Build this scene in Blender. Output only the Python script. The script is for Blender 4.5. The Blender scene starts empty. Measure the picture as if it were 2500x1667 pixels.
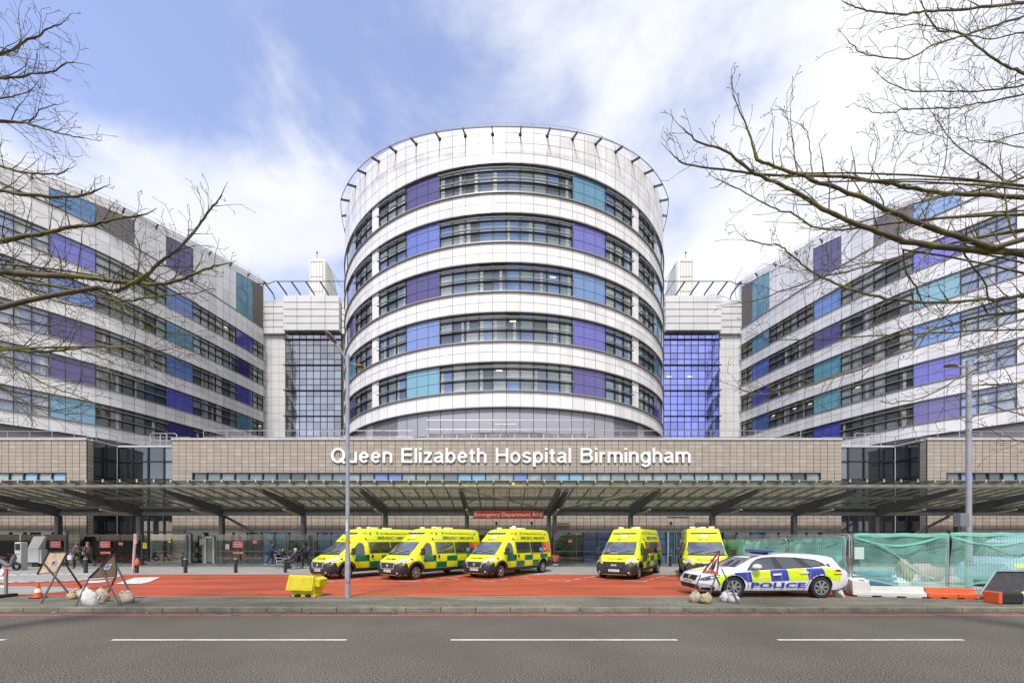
import bpy, bmesh, math, random
from mathutils import Vector, Matrix
from mathutils.bvhtree import BVHTree
R = math.radians
random.seed(7)
sc = bpy.context.scene
COL = sc.collection
# ------------------------------------------------------------------ camera, sky, sun, exposure
F, CX, CY, H = 970.0, 1216.0, 1317.0, 1.90          # focal (px of a 2500 px wide frame), vanishing point, eye height
cam = bpy.data.cameras.new('camera'); cam_o = bpy.data.objects.new('camera', cam); COL.objects.link(cam_o)
cam.sensor_width = 36; cam.lens = F/2500*36; cam.clip_end = 3000; cam.clip_start = 0.1
cam.shift_x = (1250-CX)/2500; cam.shift_y = (CY-833.5)/2500
cam_o.location = (0, 0, H); cam_o.rotation_euler = (R(90), 0, 0)
sc.camera = cam_o
SUN_EL, SUN_AZ = R(55), R(192)                     # azimuth clockwise from +Y
sd = bpy.data.lights.new('sun', 'SUN'); sd.energy = 2.3; sd.angle = R(9); sd.color = (1.0, .955, .89)
so = bpy.data.objects.new('sun', sd); COL.objects.link(so)
sdir = Vector((math.sin(SUN_AZ)*math.cos(SUN_EL), math.cos(SUN_AZ)*math.cos(SUN_EL), math.sin(SUN_EL)))
so.rotation_euler = sdir.to_track_quat('Z', 'Y').to_euler()
w = bpy.data.worlds.new('World'); sc.world = w; w.use_nodes = True
nt = w.node_tree; nt.nodes.clear()
def N(t, **k):
    n = nt.nodes.new(t)
    for a, b in k.items(): setattr(n, a, b)
    return n
def LK(a, b): nt.links.new(a, b)
out = N('ShaderNodeOutputWorld'); mixs = N('ShaderNodeMixShader')
b1 = N('ShaderNodeBackground'); b2 = N('ShaderNodeBackground')
sky = N('ShaderNodeTexSky', sky_type='NISHITA', sun_disc=False)
sky.sun_elevation = SUN_EL; sky.sun_rotation = SUN_AZ; sky.air_density = 1.0; sky.dust_density = .6; sky.ozone_density = 2.5
b1.inputs['Strength'].default_value = .15
tint = N('ShaderNodeMix', data_type='RGBA', blend_type='MULTIPLY'); tint.inputs[0].default_value = 1
tint.inputs[7].default_value = (1.42, 1.15, 1.14, 1)
LK(sky.outputs[0], tint.inputs[6]); LK(tint.outputs[2], b1.inputs['Color'])
tc = N('ShaderNodeTexCoord'); sx = N('ShaderNodeSeparateXYZ'); LK(tc.outputs['Generated'], sx.inputs[0])
def M2(op, a, b=None, c=None):
    n = N('ShaderNodeMath', operation=op)
    for i, v in enumerate((a, b, c)):
        if v is None: continue
        if isinstance(v, (int, float)): n.inputs[i].default_value = v
        else: LK(v, n.inputs[i])
    return n.outputs[0]
mp = N('ShaderNodeMapping'); mp.inputs['Rotation'].default_value = (0, R(20), 0); mp.inputs['Scale'].default_value = (1.1, 1.1, 2.0); mp.inputs['Location'].default_value = (1.1, 8.8, 3.3)
LK(tc.outputs['Generated'], mp.inputs[0])
n1 = N('ShaderNodeTexNoise'); n1.inputs['Scale'].default_value = 2.1; n1.inputs['Detail'].default_value = 10; n1.inputs['Roughness'].default_value = .58; n1.inputs['Distortion'].default_value = .25
LK(mp.outputs[0], n1.inputs['Vector'])
n2 = N('ShaderNodeTexNoise'); n2.inputs['Scale'].default_value = 1.0; n2.inputs['Detail'].default_value = 3
LK(mp.outputs[0], n2.inputs['Vector'])
# more cloud low down and to the right, a clearer patch up to the left
bias = M2('ADD', M2('MULTIPLY', sx.outputs['X'], .24), M2('MULTIPLY', M2('MAXIMUM', sx.outputs['Z'], 0.0), -.34))
tt = M2('DIVIDE', M2('SUBTRACT', M2('SUBTRACT', sx.outputs['Z'], .68), M2('MULTIPLY', sx.outputs['X'], .28)), .085)
bank = M2('MULTIPLY', M2('POWER', 2.718, M2('MULTIPLY', M2('MULTIPLY', tt, tt), -1.0)), .115)      # a bank of cloud across the middle of the sky
bias = M2('ADD', bias, bank)
v = M2('ADD', M2('ADD', M2('MULTIPLY', n1.outputs[0], .95), M2('MULTIPLY', n2.outputs[0], .45)), bias)
mr = N('ShaderNodeMapRange', interpolation_type='SMOOTHSTEP'); LK(v, mr.inputs[0])
mr.inputs[1].default_value = .31; mr.inputs[2].default_value = .60; mr.inputs[3].default_value = .06; mr.inputs[4].default_value = .97
n3 = N('ShaderNodeTexNoise'); n3.inputs['Scale'].default_value = 2.2; n3.inputs['Detail'].default_value = 6; LK(mp.outputs[0], n3.inputs['Vector'])
cr = N('ShaderNodeValToRGB'); LK(n3.outputs[0], cr.inputs[0])
cr.color_ramp.elements[0].position = .32; cr.color_ramp.elements[0].color = (.74, .78, .92, 1)
cr.color_ramp.elements[1].position = .62; cr.color_ramp.elements[1].color = (.97, .98, 1, 1)
LK(cr.outputs[0], b2.inputs['Color']); b2.inputs['Strength'].default_value = .60
LK(mr.outputs[0], mixs.inputs[0]); LK(b1.outputs[0], mixs.inputs[1]); LK(b2.outputs[0], mixs.inputs[2]); LK(mixs.outputs[0], out.inputs[0])
sc.view_settings.view_transform = 'Standard'; sc.view_settings.look = 'None'; sc.view_settings.gamma = 1
sc.view_settings.use_curve_mapping = False; sc.view_settings.exposure = 0.9
sc.cycles.max_bounces = 6; sc.cycles.transparent_max_bounces = 16; sc.cycles.caustics_reflective = False; sc.cycles.caustics_refractive = False

# ------------------------------------------------------------------ materials
def srgb(*c):
    return tuple((x/255/12.92 if x/255 <= .04045 else ((x/255+.055)/1.055)**2.4) for x in c)
MATS = {}
def mat(name, col, rough=.6, metal=0, var=0, vscale=3, bump=0, bscale=40, spec=.5, stretch=(1, 1, 1), alpha=1, coat=0, emit=0, speck=0, sscale=200, dark=.5, trans=0):
    """procedural Principled: base colour, large soft variation, fine speckle, bump"""
    if name in MATS: return MATS[name]
    m = bpy.data.materials.new(name); m.use_nodes = True; t = m.node_tree; b = t.nodes['Principled BSDF']
    col = tuple(col)+(1,)
    b.inputs['Base Color'].default_value = col; b.inputs['Roughness'].default_value = rough; b.inputs['Metallic'].default_value = metal
    b.inputs['Specular IOR Level'].default_value = spec; b.inputs['Alpha'].default_value = alpha; b.inputs['Coat Weight'].default_value = coat
    b.inputs['Transmission Weight'].default_value = trans
    if emit:
        b.inputs['Emission Color'].default_value = col; b.inputs['Emission Strength'].default_value = emit
    L = t.links.new
    tcn = t.nodes.new('ShaderNodeTexCoord'); mpn = t.nodes.new('ShaderNodeMapping'); mpn.inputs['Scale'].default_value = stretch
    L(tcn.outputs['Object'], mpn.inputs[0]); last = None
    def noise(scale, detail=5):
        n = t.nodes.new('ShaderNodeTexNoise'); n.inputs['Scale'].default_value = scale; n.inputs['Detail'].default_value = detail; L(mpn.outputs[0], n.inputs['Vector']); return n.outputs[0]
    def mixin(fac, f0, f1, amount, prev):
        r = t.nodes.new('ShaderNodeMapRange'); L(fac, r.inputs[0]); r.inputs[1].default_value = f0; r.inputs[2].default_value = f1; r.inputs[3].default_value = 1-amount; r.inputs[4].default_value = 1+amount*.35
        x = t.nodes.new('ShaderNodeMix'); x.data_type = 'RGBA'; x.blend_type = 'MULTIPLY'; x.inputs[0].default_value = 1
        if prev is None: x.inputs[6].default_value = col
        else: L(prev, x.inputs[6])
        L(r.outputs[0], x.inputs[7]); return x.outputs[2]
    if var: last = mixin(noise(vscale), .3, .7, var, last)
    if speck: last = mixin(noise(sscale, 2), .35, .65, speck, last)
    if last is not None: L(last, b.inputs['Base Color'])
    if bump:
        bn = t.nodes.new('ShaderNodeBump'); bn.inputs['Strength'].default_value = bump; bn.inputs['Distance'].default_value = .02
        L(noise(bscale, 4), bn.inputs['Height']); L(bn.outputs[0], b.inputs['Normal'])
    MATS[name] = m; return m
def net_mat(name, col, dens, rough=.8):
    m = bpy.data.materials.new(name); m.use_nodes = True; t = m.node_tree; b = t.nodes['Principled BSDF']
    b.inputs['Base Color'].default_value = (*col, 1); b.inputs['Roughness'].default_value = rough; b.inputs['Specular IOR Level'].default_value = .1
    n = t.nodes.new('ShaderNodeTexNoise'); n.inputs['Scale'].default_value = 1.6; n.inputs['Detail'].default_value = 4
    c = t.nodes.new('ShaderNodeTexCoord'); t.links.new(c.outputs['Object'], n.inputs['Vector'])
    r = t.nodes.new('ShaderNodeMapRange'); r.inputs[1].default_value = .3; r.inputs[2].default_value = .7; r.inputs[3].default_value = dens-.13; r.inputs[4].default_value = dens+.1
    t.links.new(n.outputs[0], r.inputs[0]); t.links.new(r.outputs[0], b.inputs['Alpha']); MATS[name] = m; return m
def clear_glass(name, col, refl=.12, dirt=.1, rough=.03, dirtcol=(.4, .42, .38), fk=1):
    m = bpy.data.materials.new(name); m.use_nodes = True; t = m.node_tree; t.nodes.clear()
    o = t.nodes.new('ShaderNodeOutputMaterial'); tr = t.nodes.new('ShaderNodeBsdfTransparent'); tr.inputs[0].default_value = (*col, 1)
    g = t.nodes.new('ShaderNodeBsdfGlossy'); g.inputs['Roughness'].default_value = rough; d = t.nodes.new('ShaderNodeBsdfDiffuse'); d.inputs[0].default_value = (*dirtcol, 1)
    fr = t.nodes.new('ShaderNodeFresnel'); fr.inputs[0].default_value = 1.5
    ad = t.nodes.new('ShaderNodeMath'); ad.operation = 'ADD'; ad.inputs[1].default_value = refl; ad.use_clamp = True; fm = t.nodes.new('ShaderNodeMath'); fm.operation = 'MULTIPLY'; fm.inputs[1].default_value = fk; t.links.new(fr.outputs[0], fm.inputs[0]); t.links.new(fm.outputs[0], ad.inputs[0])
    m1 = t.nodes.new('ShaderNodeMixShader'); m2 = t.nodes.new('ShaderNodeMixShader')
    n = t.nodes.new('ShaderNodeTexNoise'); n.inputs['Scale'].default_value = .9; c = t.nodes.new('ShaderNodeTexCoord'); t.links.new(c.outputs['Object'], n.inputs['Vector'])
    mm = t.nodes.new('ShaderNodeMath'); mm.operation = 'MULTIPLY'; mm.inputs[1].default_value = dirt*2; t.links.new(n.outputs[0], mm.inputs[0])
    t.links.new(ad.outputs[0], m1.inputs[0]); t.links.new(tr.outputs[0], m1.inputs[1]); t.links.new(g.outputs[0], m1.inputs[2])
    t.links.new(mm.outputs[0], m2.inputs[0]); t.links.new(m1.outputs[0], m2.inputs[1]); t.links.new(d.outputs[0], m2.inputs[2]); t.links.new(m2.outputs[0], o.inputs[0])
    MATS[name] = m; return m
# ------------------------------------------------------------------ geometry helpers
class MB:
    def __init__(s): s.v = []; s.f = []; s.m = []
    def add(s, vs, fs, mi=0):
        n = len(s.v); s.v += [tuple(p) for p in vs]; s.f += [tuple(i+n for i in f) for f in fs]; s.m += [mi]*len(fs); return s
    def quad(s, a, b, c, d, mi=0): return s.add((a, b, c, d), ((0, 1, 2, 3),), mi)
    def box(s, c, d, mi=0, rot=None):
        x, y, z = d[0]/2, d[1]/2, d[2]/2
        P = [Vector((i*x, j*y, k*z)) for i in (-1, 1) for j in (-1, 1) for k in (-1, 1)]
        if rot is not None: P = [rot @ p for p in P]
        c = Vector(c)
        return s.add([p+c for p in P], ((0, 1, 3, 2), (4, 6, 7, 5), (0, 4, 5, 1), (2, 3, 7, 6), (0, 2, 6, 4), (1, 5, 7, 3)), mi)
    def bar(s, a, b, w, h=None, mi=0, up=(0, 0, 1)):
        """rectangular bar from a to b, w sideways, h along up"""
        a, b = Vector(a), Vector(b); h = h or w; d = (b-a)
        if d.length < 1e-6: return s
        dn = d.normalized(); u = Vector(up); sd_ = dn.cross(u)
        if sd_.length < 1e-3: sd_ = dn.cross(Vector((0, 1, 0)))
        sd_.normalize(); u = sd_.cross(dn).normalized()
        P = [a+sd_*i*w/2+u*j*h/2 for i, j in ((-1, -1), (1, -1), (1, 1), (-1, 1))]+[b+sd_*i*w/2+u*j*h/2 for i, j in ((-1, -1), (1, -1), (1, 1), (-1, 1))]
        return s.add(P, ((0, 3, 2, 1), (4, 5, 6, 7), (0, 1, 5, 4), (1, 2, 6, 5), (2, 3, 7, 6), (3, 0, 4, 7)), mi)
    def tube(s, pts, rad, n=8, mi=0, cap=True):
        pts = [Vector(p) for p in pts]; rad = rad if isinstance(rad, (list, tuple)) else [rad]*len(pts)
        V = []; prev = None
        for i, p in enumerate(pts):
            d = (pts[min(i+1, len(pts)-1)]-pts[max(i-1, 0)])
            if d.length < 1e-9: d = Vector((0, 0, 1))
            d.normalize()
            if prev is None:
                u = d.orthogonal().normalized()
            else:
                u = prev-d*prev.dot(d)
                u = u.normalized() if u.length > 1e-6 else d.orthogonal().normalized()
            prev = u; w_ = d.cross(u)
            V += [p+(u*math.cos(2*math.pi*k/n)+w_*math.sin(2*math.pi*k/n))*rad[i] for k in range(n)]
        Fs = [(i*n+k, i*n+(k+1) % n, (i+1)*n+(k+1) % n, (i+1)*n+k) for i in range(len(pts)-1) for k in range(n)]
        if cap: Fs += [tuple(range(n-1, -1, -1)), tuple(range((len(pts)-1)*n, len(pts)*n))]
        return s.add(V, Fs, mi)
    def prism(s, poly, vec, mi=0):
        """closed polygon (3-D points) swept by vec"""
        n = len(poly); P = [Vector(p) for p in poly]; v_ = Vector(vec)
        return s.add(P+[p+v_ for p in P], [tuple(range(n-1, -1, -1)), tuple(range(n, 2*n))]+[(i, (i+1) % n, n+(i+1) % n, n+i) for i in range(n)], mi)
    def lathe(s, prof, c=(0, 0, 0), axis='z', n=20, mi=0):
        V = []
        for r_, h_ in prof:
            for k in range(n):
                a = 2*math.pi*k/n; x, y = r_*math.cos(a), r_*math.sin(a)
                p = {'z': (x, y, h_), 'y': (x, h_, y), 'x': (h_, x, y)}[axis]
                V.append((p[0]+c[0], p[1]+c[1], p[2]+c[2]))
        return s.add(V, [(i*n+k, i*n+(k+1) % n, (i+1)*n+(k+1) % n, (i+1)*n+k) for i in range(len(prof)-1) for k in range(n)], mi)
    def blob(s, c, r_, mi=0, seg=10, rings=7, jit=0, rot=None):
        V = []; c = Vector(c)
        for i in range(rings+1):
            th = math.pi*i/rings
            for k in range(seg):
                a = 2*math.pi*k/seg
                q = 1+random.uniform(-jit, jit) if 0 < i < rings else 1
                p = Vector((math.sin(th)*math.cos(a)*r_[0]*q, math.sin(th)*math.sin(a)*r_[1]*q, math.cos(th)*r_[2]*q))
                if rot is not None: p = rot @ p
                V.append(p+c)
        return s.add(V, [(i*seg+k, (i+1)*seg+k, (i+1)*seg+(k+1) % seg, i*seg+(k+1) % seg) for i in range(rings) for k in range(seg)], mi)
    def build(s, name, mats, parent=None, local=True, smooth=None, bevel=0, fix=True):
        me = bpy.data.meshes.new(name); V = s.v
        if parent is not None and not local:
            l = root_of(parent).location; V = [(p[0]-l.x, p[1]-l.y, p[2]-l.z) for p in V]
        me.from_pydata(V, [], s.f)
        if not isinstance(mats, (list, tuple)): mats = [mats]
        for m in mats: me.materials.append(m)
        me.polygons.foreach_set('material_index', s.m)
        if fix:
            b = bmesh.new(); b.from_mesh(me)
            bmesh.ops.remove_doubles(b, verts=b.verts, dist=1e-5) if fix == 2 else None
            bmesh.ops.recalc_face_normals(b, faces=b.faces); b.to_mesh(me); b.free()
        if smooth is not None:
            me.polygons.foreach_set('use_smooth', [True]*len(me.polygons)); me.set_sharp_from_angle(angle=R(smooth))
        me.update()
        o = bpy.data.objects.new(name, me); COL.objects.link(o)
        if parent is not None: o.parent = parent
        if bevel:
            bv = o.modifiers.new('bevel', 'BEVEL'); bv.width = bevel; bv.segments = 2; bv.limit_method = 'ANGLE'; bv.angle_limit = R(40)
        return o
def root_of(o):
    while o.parent: o = o.parent
    return o
def thing(name, label, cat, loc=(0, 0, 0), rz=0, group=None, kind=None):
    o = bpy.data.objects.new(name, None); o.empty_display_size = .3; COL.objects.link(o); o.location = loc; o.rotation_euler = (0, 0, rz)
    return tag(o, label, cat, group, kind)
def tag(o, label=None, cat=None, group=None, kind=None):
    for k_, v_ in (('label', label), ('category', cat), ('group', group), ('kind', kind)):
        if v_: o[k_] = v_
    return o
def copy_tree(o, parent=None):
    c = o.copy(); COL.objects.link(c); c.parent = parent
    for ch in list(o.children): copy_tree(ch, c)
    return c
TXT = {}
def text_geo(body, bold=0.0, res=3, ext=0.0):
    key = (body, bold, res, ext)
    if key not in TXT:
        cu = bpy.data.curves.new('t', 'FONT'); cu.body = body; cu.size = 1; cu.offset = bold; cu.resolution_u = res; cu.extrude = ext
        o = bpy.data.objects.new('t', cu); COL.objects.link(o); dg = bpy.context.evaluated_depsgraph_get()
        me = bpy.data.meshes.new_from_object(o.evaluated_get(dg))
        V = [tuple(p.co) for p in me.vertices]; Fc = [tuple(p.vertices) for p in me.polygons]
        bpy.data.objects.remove(o); bpy.data.curves.remove(cu); bpy.data.meshes.remove(me)
        x0 = min(p[0] for p in V); x1 = max(p[0] for p in V); y0 = min(p[1] for p in V); y1 = max(p[1] for p in V)
        TXT[key] = (V, Fc, x0, x1, y0, y1)
    return TXT[key]
def put_text(mb, body, org, ux, uy, width, height, mi=0, bold=0.0, caps=.73, mirror=False, ext=0.0, un=None, off=0):
    """text with its lower-left corner (baseline) at org; ux, uy = directions; width in metres; height = cap height"""
    V, Fc, x0, x1, y0, y1 = text_geo(body, bold, 3, ext)
    org, ux, uy = Vector(org), Vector(ux).normalized(), Vector(uy).normalized(); un = un or ux.cross(uy)
    sx_ = width/(x1-x0); sy_ = height/caps
    P = []
    for p in V:
        u = (x1-p[0]) if mirror else (p[0]-x0)
        P.append(org+ux*u*sx_+uy*p[1]*sy_+un*(p[2]/max(ext, 1e-6)*off if ext else off))
    mb.add(P, Fc, mi)
def g(Y):
    if Y < 10.6: return 0.0
    if Y < 13.2: return .11
    if Y < 19: return .11-.16*(Y-13.2)/5.8
    return -.05
def G(px_, py_, dz=0):
    """point on the ground seen at a pixel of the photograph (2500 px frame)"""
    Y = 15.0
    for _ in range(60): Y = .5*Y+.5*F*(H-g(Y))/(py_-CY)
    return Vector(((px_-CX)/F*Y, Y, g(Y)+dz))
def P(px_, py_, D): return Vector(((px_-CX)/F*D, D, H+(CY-py_)/F*D))
# ------------------------------------------------------------------ grotesque letterforms drawn as strokes (cap height 1, stem .15)
def _arc(cx_, cy_, rx, ry, a0, a1, n=14): return [(cx_+rx*math.cos(R(a0+(a1-a0)*k/n)), cy_+ry*math.sin(R(a0+(a1-a0)*k/n))) for k in range(n+1)]
ST = .148; HW = ST/2
def _o(cx_, rx, y0=-.015, y1=.745): return ('s', _arc(cx_, (y0+y1)/2, rx-HW, (y1-y0)/2-HW, 90, 450, 28))
def _v(x, y0, y1): return ('s', [(x, y0), (x, y1)])
def _h(y, x0, x1): return ('s', [(x0, y), (x1, y)])
def _n(x, wd): return [_v(x+HW, 0, .73), ('s', _arc(x+HW+(wd-ST)/2, .48, (wd-ST)/2, .19, 180, 0)+[(x+wd-HW, 0)])]
GL = {
 'Q': (.84, [('s', _arc(.42, .5, .42-HW-.01, .515-HW, 90, 450, 32)), ('s', [(.50, .28), (.80, -.03)])]),
 'E': (.66, [_v(HW, 0, 1), _h(1-HW, 0, .64), _h(.53, 0, .60), _h(HW, 0, .66)]), 'H': (.74, [_v(HW, 0, 1), _v(.74-HW, 0, 1), _h(.53, 0, .74)]),
 'B': (.73, [_v(HW, 0, 1), ('s', [(0, 1-HW), (.42, 1-HW)]+_arc(.42, .755, .20, .245-HW, 90, -90)+[(0, .53)]), ('s', [(.05, .53), (.44, .53)]+_arc(.44, .30, .215, .30-HW+.005, 90, -90)+[(0, HW)])]),
 'u': (.56, [('s', [(HW, .73), (HW, .25)]+_arc(.28, .25, .28-HW, .19, 180, 360)+[(.56-HW, .25)]), _v(.56-HW, 0, .73)]),
 'e': (.57, [_h(.385, .05, .50), ('s', _arc(.285, .37, .285-HW, .375-HW, 3, 322, 26))]),
 'n': (.56, _n(0, .56)), 'h': (.56, _n(0, .56)+[_v(HW, 0, 1)]), 'm': (.88, _n(0, .514)+_n(.366, .514)),
 'l': (.148, [_v(HW, 0, 1)]), 'i': (.148, [_v(HW, 0, .73), _v(HW, .86, 1)]),
 'z': (.50, [_h(.73-HW, .02, .48), _h(HW, 0, .50), ('s', [(.42, .64), (.08, .09)])]),
 'a': (.56, [('s', _arc(.265, .53, .19, .21-HW, 165, 0)+[(.455, .12), (.48, .06), (.56, .05)]), ('s', [(.455, .42), (.24, .37)]+_arc(.20, .215, .13, .145, 100, 270)+[(.30, .08), (.455, .22)])]),
 'b': (.59, [_v(HW, 0, 1), _o(.30, .29)]), 'p': (.59, [_v(HW, -.26, .73), _o(.30, .29)]), 'o': (.60, [_o(.30, .30)]),
 'g': (.59, [_o(.29, .29), ('s', [(.59-HW, .73), (.59-HW, -.02)]+_arc(.30, -.02, .29-HW, .19, 0, -165))]),
 't': (.34, [('s', [(.15, .92), (.15, .14), (.19, .08), (.34, .065)]), _h(.66, 0, .33)]),
 's': (.52, [('s', _arc(.26, .535, .175, .145, 15, 180)+_arc(.26, .50, .175, .10, 180, 235)[1:]+_arc(.26, .235, .185, .13, 70, 0)[1:]+_arc(.26, .205, .185, .145, 0, -170))]),
 'r': (.36, [_v(HW, 0, .73), ('s', [(HW, .38)]+_arc(.30, .42, .225, .24, 180, 80))]),
}
def hel_text(mb, word, org, width, cap, depth, gap=.115):
    """solid raised letters in the XZ plane facing -Y; every stroke is a mitred ribbon swept by depth"""
    tot = sum(GL[c][0] for c in word)+gap*(len(word)-1); sx_ = width/tot; x = 0
    for ci, c in enumerate(word):
        for j, (kd, pts) in enumerate(GL[c][1]):
            n_ = len(pts); closed = n_ > 20 and math.dist(pts[0], pts[-1]) < .01; L_ = []; Rr = []
            for k in range(n_):
                a = pts[k-1] if k else (pts[-2] if closed else None); b = pts[k+1] if k < n_-1 else (pts[1] if closed else None); p = pts[k]
                d1 = ((p[0]-a[0]), (p[1]-a[1])) if a else None; d2 = ((b[0]-p[0]), (b[1]-p[1])) if b else None
                d1 = d1 or d2; d2 = d2 or d1; l1, l2 = math.hypot(*d1) or 1, math.hypot(*d2) or 1
                n1_ = (-d1[1]/l1, d1[0]/l1); n2_ = (-d2[1]/l2, d2[0]/l2); m_ = (n1_[0]+n2_[0], n1_[1]+n2_[1]); ml = math.hypot(*m_) or 1; m_ = (m_[0]/ml, m_[1]/ml); f_ = min(1.5, 1/max(.3, m_[0]*n1_[0]+m_[1]*n1_[1]))*HW
                L_.append((p[0]+m_[0]*f_, p[1]+m_[1]*f_)); Rr.append((p[0]-m_[0]*f_, p[1]-m_[1]*f_))
            dj = .0015*j; V = []
            for q in (L_, Rr):
                for y_ in (0, 1): V += [(org[0]+(x+p[0])*sx_, org[1]-dj+y_*depth, org[2]+p[1]*cap) for p in q]
            # V: L front, L back, R front, R back
            Fc = []
            for k in range(n_-1): Fc += [(k, k+1, 2*n_+k+1, 2*n_+k), (n_+k, 3*n_+k, 3*n_+k+1, n_+k+1), (k, n_+k, n_+k+1, k+1), (2*n_+k, 2*n_+k+1, 3*n_+k+1, 3*n_+k)]
            if not closed: Fc += [(0, 2*n_, 3*n_, n_), (n_-1, 2*n_-1, 4*n_-1, 3*n_-1)]
            mb.add(V, Fc)
        x += GL[c][0]+gap
# ------------------------------------------------------------------ palette
asphalt = mat('asphalt', (.165, .150, .120), .95, var=.22, vscale=.45, bump=.3, bscale=60, speck=1.0, sscale=52, spec=.2)
pave_m = mat('pavement asphalt', (.20, .188, .140), .95, var=.5, vscale=1.3, bump=.8, bscale=50, speck=.7, sscale=45, stretch=(.35, 1, 1))
damp_m = mat('damp red surfacing', (.36, .075, .026), .35, var=.3, vscale=1.5)
red_m = mat('red surfacing', (.41, .072, .024), .7, var=.45, vscale=.55, bump=.15, bscale=60, speck=.12, sscale=70, stretch=(.4, 1.3, 1))
conc_m = mat('pale concrete paving', (.29, .29, .275), .85, var=.2, vscale=.8, speck=.12, sscale=40, bump=.1)
kerb_m = mat('kerb stone', (.22, .21, .155), .9, var=.4, vscale=2.5, bump=.4, bscale=50, speck=.3, sscale=60)
earth_m = mat('verge ground', (.08, .085, .05), .95, var=.3, vscale=.2)
wht_paint = mat('white road paint', (.62, .61, .58), .7, var=.25, vscale=5, speck=.15)
yel_paint = mat('yellow road paint', (.62, .42, .05), .7, var=.25, vscale=4)
redline_m = mat('faded red line paint', (.34, .13, .10), .8, var=.4, vscale=3)
panel_m = mat('white cladding panel', (.81, .80, .80), .38, var=.15, vscale=.7, stretch=(1, 1, .12), spec=.4)
panel2_m = mat('weathered white cladding', (.62, .61, .60), .5, var=.12, vscale=.35)
panelb_m = mat('white cladding panel duller', (.75, .74, .735), .42, var=.2, vscale=.9, stretch=(1, 1, .12))
curt_m = mat('curtain behind glass', (.50, .54, .52), .35, var=.3, vscale=9, stretch=(3, 3, .1), coat=.5)
gap_m = mat('dark joint', (.17, .17, .18), .9)
shade_m = mat('sunshade metal', (.24, .24, .235), .6)
trim_m = mat('grey metal trim', (.30, .285, .265), .45, metal=.4)
rail_m = mat('pale metal rail', (.42, .42, .42), .4, metal=.5)
frame_m = mat('dark window frame', (.022, .025, .03), .4)
slate_m = mat('slate grey cladding', (.34, .34, .385), .5, var=.06, vscale=.3)
louv_m = mat('louvre grey', (.22, .22, .25), .6)
brown_m = mat('bronze louvre', (.25, .22, .21), .6)
beige_m = mat('beige terracotta tile', (.365, .315, .258), .75, var=.10, vscale=.6, speck=.05, sscale=9, stretch=(1, 1, 3))
beige2_m = mat('pale terracotta tile', (.40, .352, .295), .75, var=.12, vscale=1.2, stretch=(1, 1, 3))
steel_m = mat('charcoal painted steel', (.085, .085, .09), .5, var=.15, vscale=2)
tube_m = mat('galvanised tube', (.36, .35, .34), .42, metal=.45, var=.3, vscale=2.5)
alu_m = mat('aluminium', (.5, .5, .52), .35, metal=.6)
black_m = mat('black rubber', (.012, .012, .013), .75)
blkpl_m = mat('black plastic', (.022, .022, .026), .5, var=.1)
def pane(name, c, rough=.05, metal=.0, spec=.9, coat=.6):
    return mat(name, c, rough, metal=metal, spec=spec, coat=coat, var=.28, vscale=.45)
PANES = [pane('window glass green grey', (.26, .335, .34)), pane('window glass blue grey', (.22, .31, .43)), pane('window glass dark', (.09, .125, .15)),
         pane('window glass curtained', (.44, .50, .50)), pane('window glass blue', (.19, .31, .54)), pane('window glass smoky', (.15, .20, .23))]
DARKP = [pane('wing glass dark', (.05, .065, .06)), pane('wing glass smoky', (.12, .14, .14)), pane('wing glass grey', (.23, .27, .26)), pane('wing glass navy', (.06, .09, .15))]
LITEP = [pane('wing glass sky', (.30, .36, .55)), pane('wing glass pale', (.38, .42, .46)), pane('wing glass mist', (.25, .30, .42))]
ROOM_L = mat('ceiling lamp behind glass', (1, .93, .55), .5, emit=.8)
cc = {}
def cpanel(r, gg, b):
    k_ = (r, gg, b)
    if k_ not in cc:
        c = srgb(r, gg, b); lu = sum(c)/3; c = [x*.74+lu*.20 for x in c]; cc[k_] = mat('coloured glass panel %d %d %d' % k_, tuple(x*.95 for x in c), .12, spec=.6, coat=.35, var=.07, vscale=.5)
    return cc[k_]
amb_y = mat('fluorescent yellow paint', (.72, .78, .012), .28, var=.10, vscale=1.6, stretch=(1, 1, 2.5), coat=.5, spec=.4)
amb_g = mat('ambulance green', (.006, .15, .095), .3, coat=.5)
car_w = mat('white car paint', (.80, .80, .82), .2, var=.05, vscale=1.2, coat=.8, spec=.5)
pol_b = mat('police blue', (.045, .055, .33), .3, coat=.4)
pol_y = mat('police yellow', (.62, .80, .01), .3, coat=.4)
veh_glass = mat('vehicle glass', (.035, .045, .05), .03, spec=1.0, coat=1, var=.5, vscale=1.3)
screen_glass = mat('windscreen glass', (.11, .125, .14), .04, spec=1.0, coat=1, var=.7, vscale=1.5)
lens_m = mat('headlamp lens', (.55, .56, .60), .08, metal=.3, coat=1)
rim_m = mat('alloy rim', (.45, .45, .46), .3, metal=.7)
txt_k = mat('black lettering', (.012, .03, .022), .5)
orange_m = mat('safety orange plastic', (.62, .10, .025), .5, var=.12, vscale=3)
whitepl_m = mat('white plastic', (.66, .64, .58), .5, var=.14, vscale=3)
sign_red = mat('sign red', (.42, .03, .016), .35, var=.06)
sign_wht = mat('sign white', (.75, .74, .72), .4)
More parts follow.
